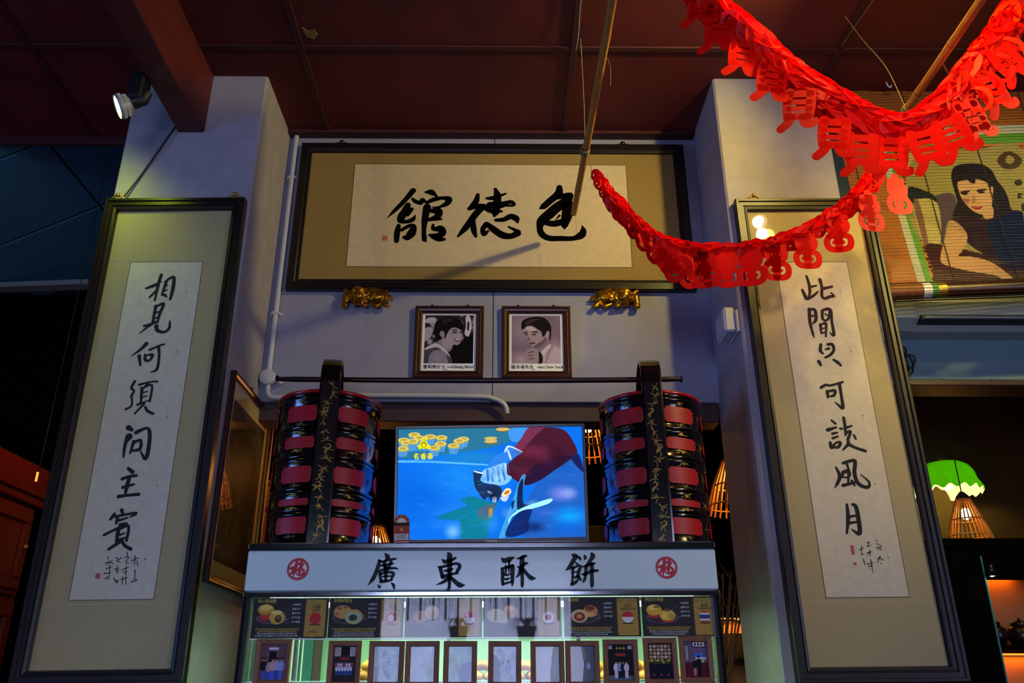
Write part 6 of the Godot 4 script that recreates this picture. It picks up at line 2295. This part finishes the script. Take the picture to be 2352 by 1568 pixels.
const INK_WEN := [
	"-402,-579,131 -256,-672,131",
	"-325,-921,174 -411,-1191,113 -398,-1661,86",
	"-89,-765,105 257,-609,87 395,-793,122 441,-1381,113 388,-1737,103 174,-1467,61",
	"-122,-1104,87 -183,-1530,78",
	"-96,-1127,70 110,-1062,96 138,-1377,104 -154,-1441,87",
]

const INK_ZHU := [
	"-157,-2084,77 14,-2218,146",
	"-310,-2454,85 -68,-2370,77 162,-2342,111",
	"-239,-2759,77 127,-2655,94",
	"-65,-2392,85 -100,-2695,111 -115,-2997,93",
	"-333,-3080,93 -44,-3041,85 353,-3011,127",
]

const INK_BIN := [
	"-150,-3551,84 -87,-3678,101",
	"-377,-3696,84 -474,-3862,109",
	"-342,-3780,59 64,-3701,67 374,-3675,101 165,-3807,50",
	"-247,-3844,84 -261,-4012,84",
	"-233,-3928,59 84,-3827,75",
	"-129,-4055,67 115,-4016,75 -191,-4179,83 -610,-4402,100",
	"-149,-4304,100 -149,-4676,91",
	"-177,-4262,58 171,-4100,92 190,-4598,100",
	"-70,-4409,50 87,-4349,58",
	"-84,-4574,66 152,-4494,66",
	"44,-4596,83 -363,-4877,107",
	"51,-4637,66 178,-4782,91 381,-4887,124",
]

const INK_LSIGN := [
	"485,-5274,29 695,-5175,33",
	"562,-5113,29 586,-5396,33",
	"653,-5296,25 719,-5458,25",
	"636,-5578,29 668,-5857,29",
	"577,-5975,29 751,-5918,33 623,-5877,24",
	"286,-4988,29 297,-5130,29",
	"242,-5170,25 362,-5151,29 281,-5332,29 395,-5353,25",
	"206,-5572,29 398,-5494,29",
	"317,-5453,25 357,-5794,29",
	"260,-5653,25 400,-5635,25",
	"218,-5891,29 412,-5834,29",
	"266,-5812,24 285,-6050,28",
	"368,-5814,24 399,-6052,28",
	"-67,-5166,29 26,-5228,29",
	"119,-5168,29 -46,-5287,33",
	"-9,-5268,25 104,-5330,29",
	"22,-5449,25 42,-5690,29",
	"-64,-5548,25 97,-5530,25",
	"8,-5609,29 90,-5611,29",
	"-33,-5848,29 72,-5988,28",
	"55,-5889,24 112,-5989,29 137,-5890,24",
	"-406,-5343,29 -173,-5265,29",
	"-358,-5142,25 -303,-5223,29",
	"-252,-5285,25 -354,-5404,29",
	"-265,-5325,25 -137,-5359,29",
	"-231,-5406,25 -196,-5846,29",
	"-354,-5525,25 -176,-5487,29",
	"-387,-5684,29 -146,-5667,29",
	"-315,-5864,29 -244,-5806,29 -210,-5886,24",
]

const INK_CI := [
	"-537,4932,78 -475,4695,108 -416,4566,108 -168,4671,101 55,4864,70",
	"-293,5540,63 -243,5212,101 -256,4866,101 -326,4651,77",
	"-227,5060,78 36,5123,78",
	"212,5384,94 237,5035,101 184,4691,101 280,4562,108 487,4646,101 645,4666,101 553,4818,54",
	"269,4992,101 470,5034,93 633,5076,109",
]

const INK_SPACE := [
	"-386,4119,92 -445,3593,99 -405,3094,68 -376,2908,30",
	"-370,4097,62 -181,4075,100 -203,3675,107 -343,3509,76",
	"-372,3823,61 -216,3843,77",
	"98,4010,77 59,3757,84 135,3631,77 282,3714,69 399,4092,92",
	"85,4052,62 399,4092,115 396,3587,92 383,3027,99 248,3131,46",
	"197,3904,54 264,3840,54",
	"-63,3465,76 -82,3092,76",
	"-47,3444,53 154,3505,76 70,2967,76",
	"-31,3298,46 87,3318,53",
	"-60,3112,53 99,3153,61",
]

const INK_ONLY := [
	"-170,2640,76 -227,2396,98 -151,2274,90",
	"94,2639,76 264,2637,98 289,2433,90 143,2232,98 -82,2112,90",
	"106,2475,75 -51,2436,45",
	"-351,1953,97 -305,1812,112",
	"221,2009,75 355,1908,112 447,1787,97",
]

const INK_MAY := [
	"-435,914,74 -234,1019,89 -52,998,74 415,1132,89",
	"275,1074,89 273,605,88 249,123,117 88,258,59 -7,355,29",
	"-218,764,89 -236,531,88",
	"-200,764,59 65,801,96 -3,607,96 -194,570,66",
]

const INK_TALK := [
	"-238,-349,56 -118,-471,93",
	"-435,-709,93 -118,-616,83",
	"-295,-854,65 -103,-808,74",
	"-299,-1021,65 -103,-951,74",
	"-417,-1186,74 -401,-1376,92 -210,-1188,64 -49,-1189,92 -168,-1354,92 -375,-1352,64",
	"219,-256,75 214,-570,93 182,-906,83",
	"36,-665,65 106,-665,74",
	"276,-619,65 461,-562,74",
	"194,-834,65 391,-764,83 250,-1049,83 219,-1239,101 0,-1450,73",
	"482,-908,55 527,-1051,83",
	"219,-1239,92 471,-1383,92 794,-1503,119",
]

const INK_WIND := [
	"-357,-2100,55 -269,-2401,100 -374,-2629,90 -520,-2833,36",
	"-80,-1940,73 254,-1850,82 360,-1897,119 267,-2313,109 340,-2680,108 632,-2819,99 732,-2638,63 486,-2361,45",
	"-133,-2264,64 63,-2173,73",
	"49,-1988,64 101,-2220,64",
	"-133,-2264,73 -186,-2447,81",
	"-137,-2287,54 93,-2266,73 40,-2449,63 -164,-2448,54",
	"86,-2173,64 -28,-2723,81",
	"-212,-2744,81 258,-2634,90",
	"130,-2587,72 193,-2748,81",
]

const INK_MOON := [
	"-189,-3421,63 -222,-3888,107 -354,-4413,79",
	"12,-3423,71 112,-3491,107 133,-3891,115 87,-4417,123 -155,-4284,53",
	"-170,-3844,62 104,-3802,80",
	"-185,-4064,62 66,-4022,80",
]

const INK_RSIGN := [
	"620,-4647,26 632,-4703,26",
	"620,-4768,26 718,-4834,26",
	"571,-4918,26 685,-4898,26 647,-4983,26",
	"749,-4834,26 722,-5006,26",
	"653,-5197,31 527,-5409,30",
	"641,-5261,26 751,-5326,31",
	"550,-5282,26 667,-5240,26",
	"654,-5431,30 676,-5453,30",
	"286,-4744,26 369,-4723,26 272,-4873,26 414,-4818,26",
	"228,-5074,26 400,-5046,26",
	"341,-4981,26 312,-5194,26",
	"335,-5066,26 232,-5151,26",
	"67,-5299,31 87,-5481,30",
	"161,-5457,26 396,-5408,26",
	"317,-5314,26 312,-5736,26",
	"200,-5533,26 354,-5501,26",
	"-9,-4978,26 142,-4915,26",
	"79,-4850,26 48,-5107,26",
	"21,-5136,26 126,-5107,26",
]

const TV_SHAPES := [
	["2a7296", "0,-4 301,-2 624,0 599,137 394,213 204,249 0,258"],
	["56b4f0", "0,288 204,299 497,338 497,351 204,317 0,308"],
	["3f94ea", "605,12 710,3 805,6 775,59 708,141 641,138 608,112"],
	["74304f", "710,3 805,2 747,83 688,198 645,222 631,180 670,98"],
	["1f5fc0", "789,403 865,338 962,241 1011,461 1000,1000 853,999 667,1000 661,783"],
	["47182c", "795,6 848,6 900,30 936,98 971,233 937,299 840,404 768,486 688,533 627,480 590,437 582,362 620,296 678,198 737,92 776,34"],
	["2a1436", "704,400 819,287 937,274 865,372 768,486 688,524"],
	["17205e", "937,291 971,250 993,343 998,418 982,401 950,341"],
	["2f7fe6", "490,321 521,268 574,220 598,166 669,223 644,264 596,304 535,348 490,359"],
	["c8e4ff", "574,220 598,166 669,219 666,231 603,183 581,228"],
	["c8e4ff", "588,203 598,212 613,288 604,292"],
	["7fc4f8", "459,391 511,359 577,324 586,362 586,429 613,459 580,521 523,529 467,502 439,474"],
	["2a6fd0", "477,392 485,388 491,476 481,492"],
	["2a6fd0", "501,380 508,376 517,477 507,493"],
	["2a6fd0", "525,368 532,364 552,478 542,494"],
	["2a6fd0", "549,361 556,357 580,462 571,478"],
	["1a2f52", "411,394 456,412 444,474 467,508 533,527 558,570 550,628 526,682 503,668 484,626 465,658 438,607 415,540 407,456"],
	["dff0ff", "411,394 456,412 454,424 414,406"],
	["8fb8e8", "483,576 508,593 503,610 485,597"],
	["9fb0d8", "508,635 529,636 526,682 507,673"],
	["c8d0f4", "552,637 595,626 580,673 560,669"],
	["f0e0b0", "559,603 579,562 600,559 609,588 597,617 574,633 557,624"],
	["c07a30", "569,604 584,578 598,578 600,592 583,613"],
	["0a7a96", "211,812 296,752 371,705 339,662 391,622 461,658 507,681 554,699 526,711 506,819 487,876 471,1005 341,1000 337,854 272,831"],
	["4f6478", "432,741 507,693 519,727 497,818 459,842 427,807"],
	["b08a50", "488,743 507,735 506,802 487,818"],
	["3f9fe0", "665,448 689,441 679,499 652,749 619,773 567,1009 536,1008 615,664"],
	["10264e", "645,556 674,474 669,683 704,709 642,761"],
	["14306a", "606,697 625,664 614,747"],
	["a8f2ff", "647,749 737,693 824,655 802,704 670,766 611,814 592,876 597,822"],
	["0f2a70", "594,880 647,774 717,751 697,851 696,934 630,986 574,980"],
]

const TV_TARTS := "86,57 115,87 172,77 234,87 29,105 46,135 79,119 25,184 229,145 195,182 352,104 331,120 300,164"

const WOMAN_SHAPES := [
	["0c0a12", "474,871 588,657 759,523 1000,416 1000,1000 474,1000"],
	["b8b0c0", "0,94 134,40 219,67 190,147 20,161"],
	["a8a0b0", "0,282 134,255 162,335 119,469 20,550 0,523"],
	["d0c8d8", "830,40 915,13 957,228 901,442 815,389 844,228"],
	["1a1620", "872,147 906,147 901,308 872,308"],
	["8a7f90", "247,603 304,523 418,442 531,603 574,684 503,764 361,710"],
	["4a4350", "0,764 77,657 276,630 446,737 560,898 531,1000 0,1000"],
	["c4bccc", "20,684 190,595 304,617 446,724 545,871 503,845 403,764 247,670 34,724"],
	["8c8294", "105,871 162,764 304,724 432,777 474,898 469,1000 119,1000 99,938"],
	["a59aaa", "389,657 347,523 432,416 503,303 602,255 730,295 764,362 764,442 793,501 744,523 736,576 673,625 602,617 531,684 460,710"],
	["120e18", "182,308 224,147 361,62 517,40 688,94 781,201 787,327 688,282 588,255 509,303 452,402 412,501 395,375 338,330 298,375 327,456 366,483 304,517 233,483 182,389"],
	["2c2634", "361,94 503,62 588,94 474,147 389,201"],
	["938898", "321,340 384,335 412,402 395,469 347,464 304,402"],
	["2a2230", "568,357 651,340 656,367 574,378"],
	["2a2230", "713,346 764,340 764,367 719,367"],
	["1e1824", "560,314 659,292 662,306 565,330"],
	["4a3a48", "602,501 730,496 702,555 631,544"],
	["e8e0ec", "622,504 719,501 702,523 639,523"],
	["5a4c5a", "744,442 787,496 744,507"],
]

const MAN_SHAPES := [
	["867488", "500,670 700,523 800,563 729,764 557,804"],
	["b4a4b8", "443,1000 500,845 614,764 786,590 900,657 1000,724 1000,1000"],
	["94849a", "729,764 800,590 857,643 786,764 723,925 700,1000 671,979"],
	["cabccd", "557,804 757,603 800,657 671,791 600,871"],
	["1c1620", "534,791 586,769 629,871 609,1000 514,992"],
	["a4929f", "229,295 300,228 443,228 557,303 629,416 671,429 714,330 769,340 763,442 714,491 686,555 614,635 500,684 400,635 351,576 329,501 266,416 237,357"],
	["6e5c6c", "500,603 629,523 686,442 700,523 614,635 514,684 443,662"],
	["17121a", "194,233 214,126 329,56 529,24 700,67 797,201 811,335 786,536 769,442 774,346 723,330 677,421 629,442 614,340 534,292 414,217 306,228 220,303"],
	["3a3038", "271,147 414,72 586,80 443,134 300,201"],
	["2a2028", "237,357 329,335 334,351 249,378"],
	["2a2028", "391,340 529,330 523,357 397,362"],
	["3a2e38", "266,394 334,383 329,410 277,416"],
	["3a2e38", "403,389 494,383 483,410 409,416"],
	["7a6876", "329,442 386,509 414,528 334,523"],
	["4e3a48", "357,571 477,566 471,587 414,609 363,592"],
	["c4b2be", "300,241 414,244 500,308 329,314"],
	["9a8894", "271,845 286,751 343,697 443,678 529,724 546,818 529,1000 329,1000 249,912"],
	["5e4c5a", "343,764 443,743 449,759 351,786"],
	["5e4c5a", "329,831 437,812 443,828 340,850"],
	["5e4c5a", "351,898 449,882 454,898 357,917"],
]

const BLIND_SHAPES := [
	["9a8f52", "605,341 821,354 659,920 284,800 273,483 403,329"],
	["564452", "380,565 461,560 445,674 401,694 358,788 284,800 330,609"],
	["1b1a22", "282,515 372,557 373,599 273,595"],
	["b8ab68", "281,595 381,599 346,797 279,794"],
	["7c5a50", "281,595 306,596 298,795 279,794"],
	["3a1418", "284,800 355,799 475,837 660,916 619,1058 288,1044 288,915"],
	["6a2a34", "338,1022 377,993 400,1025 363,1045"],
	["6a2a34", "427,984 484,973 461,1034 419,1036"],
	["1d0f12", "476,460 503,421 560,408 619,416 654,447 664,499 680,538 687,585 685,638 707,677 669,720 608,703 573,686 480,667 432,669 452,621 466,599 469,553 469,506"],
	["c49a6a", "560,648 610,627 591,694 563,686"],
	["2c1020", "416,684 473,667 524,675 567,686 587,683 709,647 718,714 659,920 583,913 542,876 500,838 460,793 463,756 449,711"],
	["06103c", "576,701 714,654 720,707 659,920 576,891 560,782"],
	["c8a070", "492,503 531,493 585,491 620,512 625,559 614,605 594,649 560,663 525,647 501,612 488,569"],
	["1d0f12", "540,486 569,475 568,506 551,508"],
	["2a1412", "494,548 528,543 530,551 495,557"],
	["2a1412", "567,541 603,539 603,546 567,551"],
	["20100e", "496,557 522,555 516,564 498,563"],
	["20100e", "569,552 595,550 590,559 571,560"],
	["9c2a34", "521,622 550,626 571,620 557,634 540,638 528,633"],
	["b05c50", "495,581 521,586 512,604 497,598"],
	["a07850", "546,564 545,598 529,603"],
	["c8a070", "630,528 637,536 624,574 615,583"],
	["c49a68", "416,684 450,707 468,764 428,831 406,852 456,858 527,882 587,942 620,1006 617,1044 590,1047 563,983 535,948 427,922 339,890 332,853 366,782 397,716"],
	["bfa070", "511,982 546,1000 544,1053 500,1051"],
	["5a2a2a", "565,1011 569,1011 561,1054 556,1053"],
	["5a2a2a", "586,1015 590,1015 583,1055 578,1054"],
	["5a2a2a", "606,1019 610,1020 604,1055 599,1055"],
	["4a3418", "692,397 721,366 755,353 781,368 800,397 777,432 735,446 702,433"],
	["9a8a48", "732,387 752,375 769,392 754,415 729,413"],
	["2e2412", "737,505 764,499 765,522 739,528"],
	["2e2412", "736,564 756,572 742,579 749,595 736,588 726,595"],
	["2e2412", "733,621 745,618 735,655 728,647"],
]

const CARD_DURIAN := [
	["5c4a56", "463,519 442,579 383,628 298,655 204,655 119,628 60,579 39,519 60,459 119,410 204,383 298,383 383,410 442,459"],
	["2e232c", "412,527 396,566 351,598 287,615 215,615 151,598 106,566 90,527 106,487 151,455 215,438 287,438 351,455 396,487"],
	["c02a14", "231,481 224,521 205,552 177,570 146,570 118,552 98,521 91,481 98,441 118,410 146,392 177,392 205,410 224,441"],
	["d8a030", "278,284 267,347 236,398 192,427 143,427 99,398 69,347 58,284 69,220 99,169 143,140 192,140 236,169 267,220"],
	["f0d060", "242,228 234,261 211,287 179,302 143,302 111,287 89,261 81,228 89,195 111,168 143,154 179,154 211,168 234,195"],
	["b06a18", "87,354 168,392 262,342 251,418 168,443 101,418"],
	["d8a83a", "431,481 421,560 391,624 349,659 303,659 261,624 232,560 221,481 232,402 261,339 303,303 349,303 391,339 421,402"],
	["f2d878", "385,354 378,381 359,402 331,414 300,414 272,402 253,381 246,354 253,328 272,307 300,295 331,295 359,307 378,328"],
	["4a2a18", "388,519 383,561 371,594 352,613 332,613 314,594 301,561 297,519 301,477 314,444 332,425 352,425 371,444 383,477"],
	["8a5a20", "369,494 366,516 359,533 348,543 336,543 326,533 318,516 315,494 318,472 326,454 336,444 348,444 359,454 366,472"],
]

const CARD_COCONUT := [
	["4a3c48", "481,500 458,572 396,629 305,661 205,661 114,629 52,572 30,500 52,428 114,371 205,339 305,339 396,371 458,428"],
	["241c26", "427,515 410,563 362,601 293,622 217,622 148,601 100,563 83,515 100,467 148,429 217,408 293,408 362,429 410,467"],
	["c89650", "295,350 283,426 250,487 201,521 148,521 99,487 66,426 54,350 66,274 99,213 148,179 201,179 250,213 283,274"],
	["8a4a20", "166,250 163,263 154,273 141,279 127,279 114,273 105,263 102,250 105,237 114,227 127,221 141,221 154,227 163,237"],
	["8a4a20", "235,225 232,236 225,245 214,249 202,249 191,245 184,236 181,225 184,214 191,205 202,201 214,201 225,205 232,214"],
	["a86a30", "128,400 125,415 117,427 107,434 95,434 84,427 76,415 74,400 76,385 84,373 95,366 107,366 117,373 125,385"],
	["b8a860", "452,475 440,560 406,627 356,665 301,665 252,627 218,560 205,475 218,390 252,323 301,285 356,285 406,323 440,390"],
	["a8c090", "424,488 414,553 387,605 347,634 303,634 263,605 235,553 226,488 235,422 263,370 303,341 347,341 387,370 414,422"],
	["2c3428", "379,500 373,537 356,566 333,583 306,583 283,566 266,537 260,500 266,463 283,434 306,417 333,417 356,434 373,463"],
	["d8a050", "403,325 396,342 377,356 351,364 321,364 294,356 275,342 268,325 275,308 294,294 321,286 351,286 377,294 396,308"],
]

const CARD_PLAIN := [
	["4a3c48", "520,568 498,634 435,688 344,717 243,717 152,688 89,634 67,568 89,501 152,448 243,419 344,419 435,448 498,501"],
	["b88a58", "307,469 296,533 267,585 224,614 176,614 133,585 104,533 93,469 104,405 133,353 176,325 224,325 267,353 296,405"],
	["d0b088", "440,370 431,452 405,517 367,553 326,553 288,517 263,452 253,370 263,289 288,224 326,187 367,187 405,224 431,289"],
	["e0c8a0", "400,296 395,324 380,346 359,359 335,359 313,346 299,324 293,296 299,268 313,246 335,234 359,234 380,246 395,268"],
]

const CARD_SESAME := [
	["4a3c48", "471,533 449,603 389,658 302,689 205,689 118,658 58,603 36,533 58,464 118,408 205,377 302,377 389,408 449,464"],
	["c8b890", "268,453 257,530 224,591 178,625 126,625 80,591 48,530 36,453 48,377 80,316 126,282 178,282 224,316 257,377"],
	["a8b890", "333,520 325,578 301,624 266,650 227,650 192,624 168,578 159,520 168,462 192,416 227,390 266,390 301,416 325,462"],
	["c88a58", "436,347 427,418 400,476 362,508 319,508 281,476 254,418 245,347 254,275 281,217 319,185 362,185 400,217 427,275"],
	["e0b080", "393,280 388,308 373,330 352,342 329,342 308,330 294,308 288,280 294,252 308,230 329,218 352,218 373,230 388,252"],
]

const CARD_LOTUS := [
	["4a3c48", "481,507 459,578 397,636 307,668 208,668 118,636 56,578 34,507 56,435 118,377 208,345 307,345 397,377 459,435"],
	["241c26", "431,525 414,574 366,613 296,635 219,635 149,613 101,574 84,525 101,477 149,438 219,416 296,416 366,438 414,477"],
	["d88a38", "443,360 433,429 406,485 367,516 324,516 285,485 258,429 249,360 258,291 285,235 324,204 367,204 406,235 433,291"],
	["7a3a18", "403,280 397,308 379,330 353,342 324,342 298,330 280,308 274,280 280,252 298,230 324,218 353,218 379,230 397,252"],
	["e8b868", "412,440 406,463 390,482 366,492 340,492 316,482 300,463 294,440 300,417 316,398 340,388 366,388 390,398 406,417"],
	["e0c890", "310,480 299,554 268,613 223,646 174,646 129,613 98,554 87,480 98,406 129,347 174,314 223,314 268,347 299,406"],
	["8a2a24", "272,499 265,550 244,590 215,613 182,613 153,590 132,550 125,499 132,448 153,407 182,384 215,384 244,407 265,448"],
	["e09040", "234,488 230,513 219,534 204,545 187,545 172,534 161,513 157,488 161,463 172,442 187,431 204,431 219,442 230,463"],
]

const CARD_PINEAPPLE := [
	["4a3c48", "491,533 469,600 406,654 315,684 214,684 124,654 61,600 38,533 61,466 124,412 214,383 315,383 406,412 469,466"],
	["241c26", "441,552 424,598 375,635 304,656 225,656 155,635 106,598 88,552 106,506 155,469 225,448 304,448 375,469 424,506"],
	["b82a18", "250,467 241,501 217,529 181,545 142,545 107,529 82,501 74,467 82,432 107,404 142,389 181,389 217,404 241,432"],
	["e0b030", "265,333 254,396 225,446 182,474 135,474 93,446 63,396 53,333 63,271 93,221 135,193 182,193 225,221 254,271"],
	["f4d860", "215,267 208,294 189,317 162,329 132,329 105,317 86,294 79,267 86,239 105,217 132,204 162,204 189,217 208,239"],
	["8a5a30", "229,253 226,265 215,274 200,279 183,279 167,274 157,265 153,253 157,242 167,232 183,227 200,227 215,232 226,242"],
	["b83018", "435,573 426,610 399,640 360,657 317,657 278,640 251,610 241,573 251,536 278,507 317,490 360,490 399,507 426,536"],
	["e0b838", "444,467 434,531 404,583 362,612 315,612 272,583 243,531 232,467 243,402 272,350 315,321 362,321 404,350 434,402"],
	["f0d060", "349,493 344,533 331,564 312,582 291,582 272,564 259,533 254,493 259,454 272,422 291,405 312,405 331,422 344,454"],
	["6a4030", "382,333 378,347 366,358 348,365 328,365 311,358 298,347 294,333 298,319 311,308 328,302 348,302 366,308 378,319"],
	["c8a020", "421,507 417,532 406,553 391,564 374,564 359,553 348,532 344,507 348,481 359,461 374,449 391,449 406,461 417,481"],
]

const ROUNDEL_CUTS := [
	["w", "-779,143 -649,403 -519,558 -286,688 -338,506 -364,299 -545,247"],
	["w", "-65,727 78,740 156,688 104,558 26,636"],
	["w", "351,532 468,610 597,532 597,429 545,506 442,545"],
	["w", "597,429 727,299 800,91 727,-273 662,-195 649,-39 416,104 468,299"],
	["w", "-65,390 130,268 52,234 78,169 -130,18 -13,195"],
	["w", "-818,-26 -675,-91 -494,-104 -623,-247 -727,-403 -779,-247"],
	["w", "-584,-532 -442,-429 -442,-636"],
	["w", "-234,-377 -130,-506 26,-610 364,-662 156,-714 0,-779 -338,-688 -260,-532"],
	["w", "-83,-247 78,-143 -13,-247 52,-429 -52,-416"],
	["w", "260,-117 416,-143 429,-273 312,-416 239,-351 351,-247"],
]
